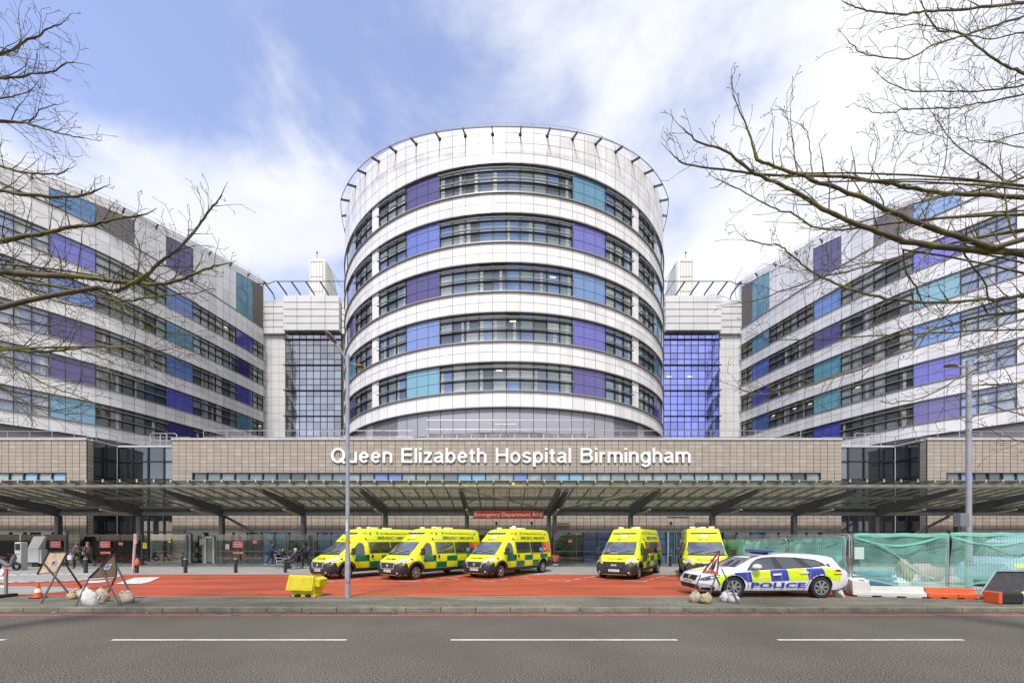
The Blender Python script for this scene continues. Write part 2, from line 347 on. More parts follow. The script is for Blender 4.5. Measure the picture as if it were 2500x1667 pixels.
# ================================================================== GROUND
def sheet(name, x0, x1, ys, z, m, nx=1, kind='structure', zf=None):
    mb = MB()
    for j in range(len(ys)-1):
        for i in range(nx):
            xa, xb = x0+(x1-x0)*i/nx, x0+(x1-x0)*(i+1)/nx
            q = [(xa, ys[j]), (xb, ys[j]), (xb, ys[j+1]), (xa, ys[j+1])]
            mb.quad(*[(x, y, (zf(y) if zf else 0)+z) for x, y in q])
    o = mb.build(name, m); o['kind'] = kind; return o
GZ = lambda y: .11-.16*(min(max(y, 13.2), 19)-13.2)/5.8
sheet('ground', -1500, 1500, [-1500, 1500], -.16, earth_m)
sheet('road', -90, 90, [-4.5, 10.44], 0, asphalt)
sheet('near_pavement', -90, 90, [-9, -4.5], .11, pave_m)
sheet('pavement', -90, 90, [10.6, 12.55], .11, pave_m)
sheet('forecourt', -90, 90, [12.55, 13.2, 15, 17, 19, 22.3], -.004, red_m, zf=GZ)
sheet('footway', -90, 90, [22.3, 45], -.05, conc_m)
kb = MB()
x = -60.0
while x < 60:
    kb.box((x+.455, 10.52, .04), (.90, .17, .15)); x += .914
kb = kb.build('kerb', kerb_m, bevel=.012); kb['kind'] = 'structure'
gut = sheet('road_gutter', -90, 90, [10.28, 10.437], .003, mat('gutter grime', (.045, .04, .035), .95, var=.4, vscale=3))
def ground_poly(mb, pts, dz=.006):
    mb.add([G(px_, py_, dz) for px_, py_ in pts], [tuple(range(len(pts)))])
def ground_line(mb, a, b, wid=.1, dz=.008):
    A, B = G(*a), G(*b); A.z = B.z = 0
    d = (B-A); n_ = max(1, int(d.length/1.0)); s_ = Vector((-d.y, d.x, 0)).normalized()*wid/2
    for i in range(n_):
        p, q = A+d*i/n_, A+d*(i+1)/n_
        mb.quad(*[(r_.x, r_.y, g(r_.y)+dz) for r_ in (p-s_, q-s_, q+s_, p+s_)])
# grey area with the mini roundabout on the left, grey apron on the right
mb = MB(); ground_poly(mb, [(-420, 1452), (60, 1452), (150, 1444), (185, 1437), (150, 1432), (60, 1430), (-420, 1430)], .004); o = mb.build('forecourt_patch', conc_m); o['kind'] = 'structure'
mb = MB()
pts = [(13.6, 13.1), (40, 12.9), (40, 21.5), (18.5, 21.5), (14.5, 17)]
mb.add([(x_, y_, g(y_)+.003) for x_, y_ in pts], [tuple(range(len(pts)))]); o = mb.build('works_area_surface', mat('pale site concrete', (.38, .37, .34), .9, var=.3, vscale=1)); o['kind'] = 'structure'
rc = G(42, 1411)
mb = MB(); n = 48
mb.add([(rc.x+4.1*math.cos(2*math.pi*k/n), rc.y+4.1*math.sin(2*math.pi*k/n)*.62, g(rc.y+4.1*math.sin(2*math.pi*k/n)*.62)+.005) for k in range(n)], [tuple(range(n))])
o = mb.build('roundabout_disc', conc_m); o['kind'] = 'structure'
mb = MB()
for k in range(n):
    a0, a1 = 2*math.pi*k/n, 2*math.pi*(k+.72)/n
    for r0, r1 in ((3.1, 3.5), (3.75, 4.25)):
        q = [(r0, a0), (r1, a0), (r1, a1), (r0, a1)]
        mb.quad(*[(rc.x+r_*math.cos(a)*1.08, rc.y+r_*math.sin(a)*.67, g(rc.y+r_*math.sin(a)*.67)+.01) for r_, a in q])
o = mb.build('roundabout_marking', wht_paint); tag(o, 'white ring of chevron blocks round the grey mini roundabout', 'road marking')
# road dashes
for i, (a, b) in enumerate(((-560, 12), (273, 846), (1100, 1654), (1899, 2353), (2620, 3100))):
    if i == 4: continue
    mb = MB(); A, B = G(a, 1561.5), G(b, 1561.5); k_ = 24
    for j in range(k_):
        xa, xb = A.x+(B.x-A.x)*j/k_, A.x+(B.x-A.x)*(j+1)/k_
        mb.quad(*[(x_, 7.54+s_*(.042+random.uniform(-.002, .002)), .005) for x_, s_ in ((xa, -1), (xb, -1), (xb, 1), (xa, 1))])
    o = mb.build('lane_dash', wht_paint)
    tag(o, ['short end of a white lane dash at the left edge of the road', 'white lane dash on the road in front of the yellow grit bin', 'white lane dash on the road in front of the middle ambulance', 'white lane dash on the road in front of the police car'][i], 'road marking', 'white dashes along the road')
for nm, dy, lb in (('outer', 10.20, 'faded red line on the tarmac nearest the kerb gutter'), ('inner', 9.98, 'faded red line on the tarmac a hand further from the kerb')):
    mb = MB()
    x = -60
    while x < 60:
        l_ = random.uniform(.6, 2.5)
        if random.random() < .88: mb.box((x+l_/2, dy, .0035), (l_, .085, .003))
        x += l_+random.choice((0, 0, .05, .25))
    tag(mb.build('red_line', redline_m), lb, 'road marking', 'double red lines along the kerb')
mb = MB(); ground_line(mb, (-250, 1402), (1000, 1401), .11); ground_line(mb, (1000, 1401), (1130, 1401), .11)
tag(mb.build('yellow_line', yel_paint), 'yellow line between the red surfacing and the pale footway', 'road marking')
mb = MB()
c_ = [(-250, 1442.5), (80, 1442), (150, 1441.5), (190, 1443), (222, 1449), (240, 1455)]
for a, b in zip(c_, c_[1:]): ground_line(mb, a, b, .13)
tag(mb.build('yellow_line', yel_paint), 'yellow line curving over the red surfacing behind the sandbags', 'road marking')
mb = MB(); ground_line(mb, (240, 1455.4), (2060, 1455.4), .05); o = mb.build('edging_strip', mat('pale edging', (.4, .36, .3), .8)); o['kind'] = 'structure'
# white arrow / block on the red
mb = MB(); ground_poly(mb, [(281, 1425), (330, 1409.5), (391, 1408.5), (366, 1420), (345, 1424.5)], .01)
tag(mb.build('painted_block', wht_paint), 'white painted arrow block on the red forecourt by the sign frames', 'road marking')
mb = MB(); ground_poly(mb, [(197, 1423), (217, 1420), (216, 1417.5), (274, 1416), (262, 1419), (240, 1422)], .01)
tag(mb.build('painted_arrow', wht_paint), 'thin white painted arrow on the red forecourt behind the brown board', 'road marking')
# bay markings
def q3(x_, y_): return 740+x_/7.84, 1270+y_/7.84
def q4(x_, y_): return 1020+x_/6.72, 1270+y_/6.72
def q5(x_, y_): return 1380+x_/5.227, 1250+y_/5.227
SEG = [(q3, 370, 1148, 600, 1172), (q3, 600, 1172, 770, 1155), (q3, 940, 1142, 1110, 1124), (q3, 1245, 1108, 1390, 1095), (q3, 1390, 1095, 1580, 1118), (q3, 1830, 1150, 2080, 1175), (q3, 2080, 1175, 2225, 1155),
       (q3, 480, 1070, 640, 1058), (q3, 930, 1025, 1100, 1010), (q3, 1230, 995, 1390, 980), (q4, 135, 978, 270, 963), (q4, 370, 950, 490, 938), (q4, 490, 938, 670, 966), (q4, 590, 925, 700, 913), (q4, 915, 985, 1180, 1005), (q4, 1180, 1005, 1275, 990),
       (q4, 1355, 980, 1470, 963), (q4, 1545, 948, 1640, 936), (q4, 1640, 936, 1855, 960), (q4, 1715, 925, 1815, 912), (q4, 1920, 898, 2005, 886), (q4, 2070, 877, 2150, 866), (q4, 2040, 840, 2280, 853), (q4, 2135, 982, 2340, 998), (q4, 2280, 853, 2200, 856),
       (q5, 30, 735, 250, 742), (q5, 0, 885, 72, 873), (q5, 118, 860, 185, 850), (q5, 232, 838, 290, 829), (q5, 290, 829, 490, 850), (q5, 335, 820, 395, 812), (q5, 755, 868, 1000, 883), (q5, 1000, 883, 1055, 872), (q5, 1078, 858, 1130, 849), (q5, 1155, 838, 1210, 830),
       (q5, 1210, 830, 1430, 850), (q5, 1225, 820, 1270, 812), (q5, 1305, 798, 1350, 790), (q5, 1365, 782, 1410, 775), (q5, 1420, 768, 1455, 762), (q5, 1200, 758, 1420, 766)]
mb = MB()
for f_, a, b, c, d in SEG: ground_line(mb, f_(a, b), f_(c, d), .085, .009)
tag(mb.build('bay_marking', wht_paint), 'thin dashed white parking bay lines on the red forecourt under the ambulances', 'road marking')
# damp patches and covers
for pl in ([(500, 1454), (560, 1448), (630, 1445), (660, 1450), (640, 1454)], [(880, 1454), (900, 1446), (935, 1444), (990, 1448), (1000, 1454)], [(1063, 1427), (1085, 1418), (1105, 1417), (1108, 1421), (1090, 1426)], [(1170, 1453), (1200, 1449), (1290, 1448), (1330, 1452)], [(1600, 1434), (1625, 1430), (1680, 1431), (1700, 1436), (1650, 1440)], [(460, 1412), (490, 1407), (530, 1409), (500, 1414)]):
    mb = MB(); n_ = len(pl); q_ = [G(x_, y_, .004) for x_, y_ in pl]; sm_ = []
    for i in range(n_):
        for t in (0, .33, .66): a, b = q_[i], q_[(i+1) % n_]; p = a.lerp(b, t)+Vector((random.uniform(-.2, .2), random.uniform(-.1, .1), 0)); p.y = min(p.y, 22); p.z = g(p.y)+.002; sm_.append(p)
    mb.add(sm_, [tuple(range(len(sm_)))]); o = mb.build('damp_patch', damp_m); o['kind'] = 'structure'
for i, (x0, y0, x1, y1) in enumerate(((395, 1466, 460, 1460), (1050, 1470, 1130, 1474), (1550, 1471, 1590, 1467), (345, 1463, 420, 1459), (560, 1469, 620, 1462), (1380, 1478, 1425, 1474))):
    mb = MB(); a, b = G(x0, max(y0, y1)), G(x1, min(y0, y1))
    mb.box(((a.x+b.x)/2, (a.y+b.y)/2, .112), (abs(b.x-a.x), max(.3, abs(b.y-a.y)), .006))
    tag(mb.build('access_cover', mat('rusty cover', (.17, .13, .09), .9, var=.4, vscale=6)), ['tan drain cover in the pavement beside the sandbags', 'pale cover in the pavement below the second ambulance', 'tan cover in the pavement below the fourth ambulance', 'ribbed cover in the pavement right of the sign frames', 'rusty cover in the pavement left of the grit bin', 'small cover in the pavement below the middle of the forecourt'][i], 'cover', 'covers in the pavement')

# ================================================================== FACADE TOOLS
def off(p, nrm, d): return (p[0]+nrm[0]*d, p[1]+nrm[1]*d)
class Facade:
    """curved panelled facade: pts[i] are mullion positions (x, y); outward normal on the camera side"""
    def __init__(s, pts, flip=False):
        s.p = pts; s.n = []
        k_ = sorted(pts)
        for i in k_:
            a = pts.get(i-1, pts[i]); b = pts.get(i+1, pts[i])
            dx, dy = b[0]-a[0], b[1]-a[1]; l_ = math.hypot(dx, dy); nn = (dy/l_, -dx/l_)
            if flip: nn = (-nn[0], -nn[1])
            s.n.append((i, nn))
        s.n = dict(s.n)
    def at(s, i, d, z):
        p = off(s.p[i], s.n[i], d); return Vector((p[0], p[1], z))
    def strip(s, mb, i0, i1, z0, z1, d=0, mi=0):
        """smooth sheet; z0/z1 may be functions of index"""
        f0 = z0 if callable(z0) else (lambda i: z0); f1 = z1 if callable(z1) else (lambda i: z1)
        for i in range(i0, i1): mb.quad(s.at(i, d, f0(i)), s.at(i+1, d, f0(i+1)), s.at(i+1, d, f1(i+1)), s.at(i, d, f1(i)), mi)
    def tiles(s, mb, i0, i1, zs, d=.06, gap=.035, mi=0, back=None, pick=None):
        fs = [z if callable(z) else (lambda i, z=z: z) for z in zs]
        for i in range(i0, i1):
            a, b = s.at(i, d, 0), s.at(i+1, d, 0); L_ = (b-a).length; e = (b-a)*(gap/2/L_); a2, b2 = a+e, b-e
            for j in range(len(fs)-1):
                z = [fs[j](i)+gap/2, fs[j](i+1)+gap/2, fs[j+1](i+1)-gap/2, fs[j+1](i)-gap/2]
                m_ = pick(i, j) if pick else (2 if getattr(s, 'vary', 0) and mi == 0 and random.random() < .28 else mi)
                mb.quad((a2.x, a2.y, z[0]), (b2.x, b2.y, z[1]), (b2.x, b2.y, z[2]), (a2.x, a2.y, z[3]), m_)
        if back is not None: s.strip(mb, i0, i1, zs[0], zs[-1], d-.04, back)
    def rail(s, mb, i0, i1, z, d, w_, h_, mi=0):
        for i in range(i0, i1): mb.bar(s.at(i, d, z), s.at(i+1, d, z), w_, h_, mi)
def window(fc, parent, i0, i1, z0, z1, kinds, rails=(.2, .6), lite=.0, spread=True, shade=True, mull=.075, name='window', lit=.0):
    """window ribbon: panes (> frame, sunshade)"""
    h_ = z1-z0; lv = [z0, z1-h_*rails[1], z1-h_*rails[0], z1]
    mb = MB(); nk = len(kinds)
    for i in range(i0, i1):
        base = random.randrange(nk)
        for j in range(3):
            m_ = base if random.random() < .72 else random.randrange(nk)
            a, b = fc.at(i, -.07, 0), fc.at(i+1, -.07, 0)
            mb.quad((a.x, a.y, lv[j]), (b.x, b.y, lv[j]), (b.x, b.y, lv[j+1]), (a.x, a.y, lv[j+1]), m_)
        if random.random() < .42:
            a, b = fc.at(i, -.062, 0), fc.at(i+1, -.062, 0); t0 = random.choice((.04, .66, .5)); t1 = t0+random.uniform(.18, .32); q = a.lerp(b, t0); r_ = a.lerp(b, min(.96, t1))
            mb.quad((q.x, q.y, z0+.03), (r_.x, r_.y, z0+.03), (r_.x, r_.y, lv[2]-.03), (q.x, q.y, lv[2]-.03), nk+1)
        if random.random() < lit:
            a, b = fc.at(i, -.055, 0), fc.at(i+1, -.055, 0); q = a.lerp(b, .25); r_ = a.lerp(b, .7); zz_ = lv[1]+(lv[2]-lv[1])*random.uniform(.55, .8)
            mb.quad((q.x, q.y, zz_), (r_.x, r_.y, zz_), (r_.x, r_.y, zz_+.09), (q.x, q.y, zz_+.09), nk)
    o = mb.build(name, list(kinds)+[ROOM_L, curt_m], parent, local=False, fix=False)
    fb = MB()
    for i in range(i0, i1+1): fb.bar(fc.at(i, 0, z0), fc.at(i, 0, z1), mull, .12, 0, up=(fc.n[i][0], fc.n[i][1], 0))
    for z in (lv[1], lv[2]): fc.rail(fb, i0, i1, z, 0, .10, .06)
    fb.build('frame', frame_m, o, local=False, fix=False)
    if shade:
        for z in (lv[1]+.05, lv[2]+.05):
            sb = MB(); fc.rail(sb, i0, i1, z, .22, .07, .07); fc.rail(sb, i0, i1, z-.05, .34, .05, .04)
            for i in range(i0, i1+1): sb.bar(fc.at(i, 0, z), fc.at(i, .36, z), .04, .05)
            sb.build('sunshade', shade_m, o, local=False, fix=False)
    return o
def cpan(fc, parent, i0, i1, z0, z1, col, fr=(.22, .62), name='coloured_panel'):
    h_ = z1-z0; mb = MB()
    fc.tiles(mb, i0, i1, [z0, z1-h_*fr[1], z1-h_*fr[0], z1], d=.0, gap=.04, mi=0, back=1)
    return mb.build(name, [cpanel(*col), frame_m], parent, local=False, fix=False)
def louvre(fc, parent, i0, i1, z0, z1, m_, pitch=.16, name='louvre'):
    mb = MB(); f0 = z0 if callable(z0) else (lambda i: z0); f1 = z1 if callable(z1) else (lambda i: z1)
    fc.strip(mb, i0, i1, z0, z1, -.05, 1)
    for i in range(i0, i1):
        n_ = max(2, int((f1(i)-f0(i))/pitch))
        for k in range(n_):
            t = (k+.5)/n_
            a = fc.at(i, .02, f0(i)+(f1(i)-f0(i))*t); b = fc.at(i+1, .02, f0(i+1)+(f1(i+1)-f0(i+1))*t); e = (b-a)*.03
            mb.bar(a+e, b-e, .06, pitch*.55, 0)
    return mb.build(name, [m_, gap_m], parent, local=False, fix=False)
# ================================================================== ROUND TOWER
AX = .73; DCY = 55.6; RAD = 20.6; DT = 2*math.pi/107
drum = Facade({n_: (AX+RAD*math.sin(n_*DT), DCY-RAD*math.cos(n_*DT)) for n_ in range(-53, 55)})
Z5, PIT, WH = 17.49, 4.355, 2.46
heads = [Z5+PIT*k for k in (4, 3, 2, 1, 0)]           # row 1 (top) ... row 5
tower = thing('round_tower', 'tall white round hospital tower ringed by five window bands', 'building', (AX, DCY, 0))
rise = lambda n_: 2.5*(1-math.exp(-max(0, RAD*(1-math.cos(n_*DT)))/4.3))
ztop = lambda n_: 38.1+rise(max(-20, min(20, n_)))
LC = [((80, 70, 135), (95, 115, 205), (82, 72, 138), (112, 145, 215), (110, 175, 200)),      # n -8..-5
      ((70, 145, 180), (98, 100, 205), (95, 145, 205), (98, 95, 200), (92, 85, 162))]        # n 5..8
FL = [(150, 175, 190), (85, 110, 200), (80, 70, 150), (60, 140, 175), (60, 50, 110)]
FR = [(150, 175, 190), (110, 160, 190), (80, 160, 180), (60, 130, 155), (65, 65, 165)]
wall = MB(); drum.vary = 1
drum.strip(wall, -53, 53, 6, lambda n_: ztop(n_)-.1, -.14, 1)
drum.strip(wall, 53, 54, 6, lambda n_: ztop(n_)-.1, -.14, 1)
for k, hd in enumerate(heads):
    z0 = hd-WH
    up = hd+PIT-WH if k else None
    if k: drum.tiles(wall, -26, 26, [hd+.1, hd+.1+(up-hd-.22)/2, up-.1], mi=0, back=1)
    for a, b in ((11, 12), (-12, -11), (18, 26), (-26, -18)):
        drum.tiles(wall, a, b, [z0-.05, z0+WH*.62, hd+.08], mi=0, back=1)
drum.tiles(wall, -26, 26, [heads[0]+.1, lambda n_: heads[0]+.1+(ztop(n_)-heads[0]-.1)*.28, lambda n_: heads[0]+.1+(ztop(n_)-heads[0]-.1)*.57, lambda n_: heads[0]+.1+(ztop(n_)-heads[0]-.1)*.86, ztop], mi=0, back=1)
zb5 = Z5-WH
drum.tiles(wall, -26, 26, [13.62, zb5-.1], mi=0, back=1)
# roof lid
lid = [drum.at(i, -.14, ztop(i)-.12) for i in range(-53, 54)]
wall.add(lid+[Vector((AX, DCY, 39.4))], [(i, i+1, len(lid)) for i in range(len(lid)-1)]+[(len(lid)-1, 0, len(lid))], 0)
wall.build('wall', [panel_m, gap_m, panelb_m], tower, local=False, fix=False); drum.vary = 0
for k, hd in enumerate(heads):
    z0 = hd-WH
    for zq in (hd+.05, z0-.05): tb = MB(); drum.rail(tb, -26, 26, zq, .10, .2, .10); tb.build('trim_band', trim_m, tower, local=False, fix=False)
    window(drum, tower, -5, 5, z0, hd, PANES[:5] if k < 3 else PANES[:5]+[PANES[0], PANES[3]], lit=.06)
    for a, b in ((-11, -8), (8, 11), (-15, -12), (12, 15)):
        window(drum, tower, a, b, z0, hd, PANES if abs(a) < 12 else [PANES[0], PANES[2], PANES[5], PANES[1]])
    for (a, b), c in (((-8, -5), LC[0][k]), ((5, 8), LC[1][k]), ((-18, -15), FL[k]), ((15, 18), FR[k])):
        cpan(drum, tower, a, b, z0, hd, c)
# recessed grey storey under the drum
rec = Facade({n_: (AX+(RAD-.16)*math.sin(n_*DT), DCY-(RAD-.16)*math.cos(n_*DT)) for n_ in range(-27, 28)})
for a, b, zz_ in ((-9, 9, [8, 11.35, 13.55]), (-13, -12, [8, 13.55]), (12, 13, [8, 13.55]), (-26, -18, [8, 11.3, 13.55]), (18, 26, [8, 11.3, 13.55])):
    mb = MB(); rec.tiles(mb, a, b, zz_, mi=0, gap=.06, back=1); mb.build('plant_storey_wall', [slate_m, mat('deep joint', (.08, .08, .09), .9)], tower, local=False, fix=False)
for a, b in ((-12, -9), (9, 12), (-18, -13), (13, 18)): louvre(rec, tower, a, b, 8, 13.55, louv_m, .2)
tb = MB(); drum.rail(tb, -26, 26, 13.57, .05, .26, .09); tb.build('trim_band', trim_m, tower, local=False, fix=False)
# roof ring on stub brackets
rg = MB()
def ringoff(n_): return .95 if abs(n_) < 17 else max(.05, .95-(abs(n_)-17)*.22)
pts = [drum.at(n_, ringoff(n_), ztop(n_)-.83) for n_ in range(-22, 23)]
rg.tube(pts, .04, 6)
rg.build('roof_ring', trim_m, tower, local=False, smooth=50)
for n_ in range(-21, 22, 2):
    sb = MB(); a = drum.at(n_, .02, ztop(n_)-.6); b = drum.at(n_, ringoff(n_), ztop(n_)-.83)
    sb.bar(a, b, .09, .2); sb.blob(a, (.17, .17, .17), 0, 8, 5)
    sb.build('bracket', blkpl_m, tower, local=False, fix=False)
rb = MB(); rr = [off(drum.p[n_], drum.n[n_], -.5) for n_ in range(-24, 25)]
pts = [Vector((p[0], p[1], ztop(n_)+1.0)) for p, n_ in zip(rr, range(-24, 25))]
rb.tube(pts, .022, 5); 
for p in pts[::2]: rb.tube([(p.x, p.y, p.z-1.1), p], .025, 5)
rb.build('roof_railing', rail_m, tower, local=False)

# ================================================================== CURVED WINGS
xs = [33, 77.4, 119.5, 159.5, 197.8, 233.6, 267.7, 298.9, 327.5, 354.7, 380.2, 404.7, 428.2, 450, 471, 490.4, 509.4, 526.5, 543.9, 560.2, 575.7, 590.4, 604, 617.1, 629.2, 642, 648.5]
dk = [(0, 40.55), (2, 42.48), (5, 45.35), (11, 52.0), (14, 55.3), (20, 62.1), (25, 67.6), (26, 68.7)]
def dint(i):
    for (a, da), (b, db) in zip(dk, dk[1:]):
        if i <= b or (b == 26): return da+(db-da)*(i-a)/(b-a) if a <= i <= b or b == 26 else da
D_ = [0]*27
for i in range(27):
    for (a, da), (b, db) in zip(dk, dk[1:]):
        if a <= i <= b: D_[i] = da+(db-da)*(i-a)/(b-a); break
for _ in range(3): D_ = [D_[0]]+[(D_[i-1]+2*D_[i]+D_[i+1])/4 for i in range(1, 26)]+[D_[26]]
WP = {i: ((xs[i]-CX)/F*D_[i], D_[i]) for i in range(27)}
dx, dy = WP[1][0]-WP[0][0], WP[1][1]-WP[0][1]; ang = math.atan2(dy, dx)
for k in range(1, 12):
    ang -= R(1.1); p = WP[1-k]; WP[-k] = (p[0]-1.22*math.cos(ang), p[1]-1.22*math.sin(ang))
WC = [[(70, 140, 205), (88, 78, 140), (70, 140, 165)], [(110, 112, 215), (85, 130, 210), (75, 75, 185)], [(90, 135, 215), (90, 160, 195), (55, 50, 120)],
      [(92, 80, 145), (80, 130, 205), (72, 72, 180)], [(92, 80, 145), (82, 80, 200), (80, 140, 170)], [(115, 178, 215), (60, 52, 125), (80, 140, 170)]]
WCR = [[(140, 180, 235), (112, 100, 152), (85, 155, 180)], [(125, 122, 230), (90, 140, 220), (85, 155, 185)], [(130, 192, 205), (98, 88, 162), (75, 115, 200)],
       [(108, 158, 225), (90, 165, 188), (75, 75, 185)], [(112, 112, 218), (100, 172, 195), (70, 110, 178)], [(118, 106, 178), (68, 76, 185), (70, 110, 178)]]
WIN_R = [(-1, 2), (5, 11), (14, 20), (23, 25)]; COL_R = [(2, 5), (11, 14), (20, 23)]
zpt = lambda i: 39.05+.235*i if i >= 0 else 39.05+.12*i
zpar = lambda i: zpt(i)+.95
def wing(mirror, cols, label):
    pts = {i: ((2*AX-p[0]) if mirror else p[0], p[1]) for i, p in WP.items()}
    fc = Facade(pts, flip=mirror)
    b = thing('curved_wing', label, 'building', (pts[12][0], pts[12][1], 0), group='curved wings either side of the round tower')
    w_ = MB(); lo, hi = -11, 26; fc.vary = 1
    fc.strip(w_, lo, hi, 6, zpar, -.14, 1)
    sp = [Z5+PIT*k for k in (4, 3, 2, 1, 0)]
    z0b = 37.75
    fc.tiles(w_, lo, hi, [sp[0]+.1, sp[0]+.1+(z0b-sp[0]-.2)/2, z0b-.1], mi=0, back=1)
    for k in range(1, 5):
        hd = sp[k]; up = hd+PIT-WH
        fc.tiles(w_, lo, hi, [hd+.08, hd+.08+(up-hd-.16)*.5, up-.08], mi=0, back=1)
    fc.tiles(w_, lo, hi, [13.55, zb5-.08], mi=0, back=1)
    for hd in sp:
        for a, c in ((-11, -1), (25, 26)): fc.tiles(w_, a, c, [hd-WH-.05, hd-WH*.38, hd+.06], mi=0, back=1)
    third = lambda t: (lambda i: z0b+(zpt(i)-z0b)*t)
    for a, c in ((-11, 2), (8, 11), (14, 20), (25, 26)): fc.tiles(w_, a, c, [z0b-.05, third(.34), third(.67), zpt], mi=0, back=1)
    fc.tiles(w_, lo, hi, [zpt, lambda i: zpt(i)+.45, zpar], mi=0, back=1)
    # closed back and roof
    back = 22 if mirror else -22
    for i in range(lo, hi):
        a, c = fc.at(i, -.14, zpar(i)-.05), fc.at(i+1, -.14, zpar(i+1)-.05)
        w_.quad(a, c, (c.x+back, c.y+6, c.z), (a.x+back, a.y+6, a.z), 0)
        w_.quad((a.x+back, a.y+6, 6), (c.x+back, c.y+6, 6), (c.x+back, c.y+6, c.z), (a.x+back, a.y+6, a.z), 0)
    for i in (lo, hi):
        a = fc.at(i, -.14, 0); w_.quad((a.x, a.y, 6), (a.x+back, a.y+6, 6), (a.x+back, a.y+6, zpar(i)), (a.x, a.y, zpar(i)), 0)
    w_.build('wall', [panel_m, gap_m, panelb_m], b, local=False, fix=False); fc.vary = 0
    for k, hd in enumerate(sp):
        z0 = hd-WH
        for a, c in WIN_R:
            if a == -1: window(fc, b, a, c, z0, hd, LITEP, shade=False)
            elif mirror: window(fc, b, a, c, z0, hd, [DARKP[1], DARKP[2], DARKP[0], PANES[3]] if a < 14 else DARKP[:3], lit=.06)
            else: window(fc, b, a, c, z0, hd, [DARKP[1], DARKP[2], DARKP[0], DARKP[3]] if k > 2 else [DARKP[1], DARKP[2], PANES[0], PANES[3]], lit=.04)
        for j, (a, c) in enumerate(COL_R): cpan(fc, b, a, c, z0, hd, cols[k+1][j])
        for zq in (hd+.04, z0-.04): tb = MB(); fc.rail(tb, lo, hi, zq, .08, .14, .08); tb.build('trim_band', trim_m, b, local=False, fix=False)
    for j, (a, c) in enumerate(COL_R):
        mb = MB(); fc.tiles(mb, a, c, [z0b, third(.3), third(.62), zpt], d=0, gap=.04, mi=0, back=1); mb.build('coloured_panel', [cpanel(*cols[0][j]), frame_m], b, local=False, fix=False)
    louvre(fc, b, 5, 8, z0b, zpt, mat('pale louvre', (.33, .31, .33), .6), .22)
    louvre(fc, b, 23, 25, z0b, zpt, brown_m, .22)
    tb = MB(); fc.rail(tb, lo, hi, z0b-.03, .08, .16, .09)
    tb.build('trim_band', trim_m, b, local=False, fix=False)
    mb = MB()
    for i in range(lo, hi): mb.bar(fc.at(i, .5, zpar(i)-.2), fc.at(i+1, .5, zpar(i+1)-.2), .06, .06)
    mb.build('roof_tube', rail_m, b, local=False, fix=False); mb = MB()
    for i in range(lo, hi): mb.bar(fc.at(i, -.8, zpar(i)+1.0), fc.at(i+1, -.8, zpar(i+1)+1.0), .035, .035)
    for i in range(lo, hi+1, 2): mb.bar(fc.at(i, -.8, zpar(i)-.1), fc.at(i, -.8, zpar(i)+1.0), .035, .035)
    mb.build('roof_railing', rail_m, b, local=False, fix=False)
    for i in range(-5, 27, 3 if True else 2):
        mb = MB(); a = fc.at(i, 0, zpar(i)-.6); mb.bar(a, fc.at(i, .5, zpar(i)-.25), .1, .16); mb.blob(a, (.17, .17, .17), 0, 7, 4)
        mb.build('bracket', blkpl_m, b, local=False, fix=False)
    rc_ = Facade({i: off(pts[i], fc.n[i], -.4) for i in pts}, flip=mirror)
    mb = MB(); rc_.strip(mb, lo, hi, 6, 13.5, -.1, 1); rc_.tiles(mb, 1, 7, [8, 13.5], mi=0, back=1); rc_.tiles(mb, 14, 26, [8, 13.5], mi=0, back=1)
    mb.build('plant_storey_wall', [slate_m, gap_m], b, local=False, fix=False)
    louvre(rc_, b, -11, 1, 8, 13.5, louv_m, .2); louvre(rc_, b, 7, 14, 8, 13.5, louv_m, .2)
    return fc
wing(False, WC, 'long white curved wing with blue and purple panels left of the round tower')
wing(True, WCR, 'long white curved wing with teal and violet panels right of the round tower')

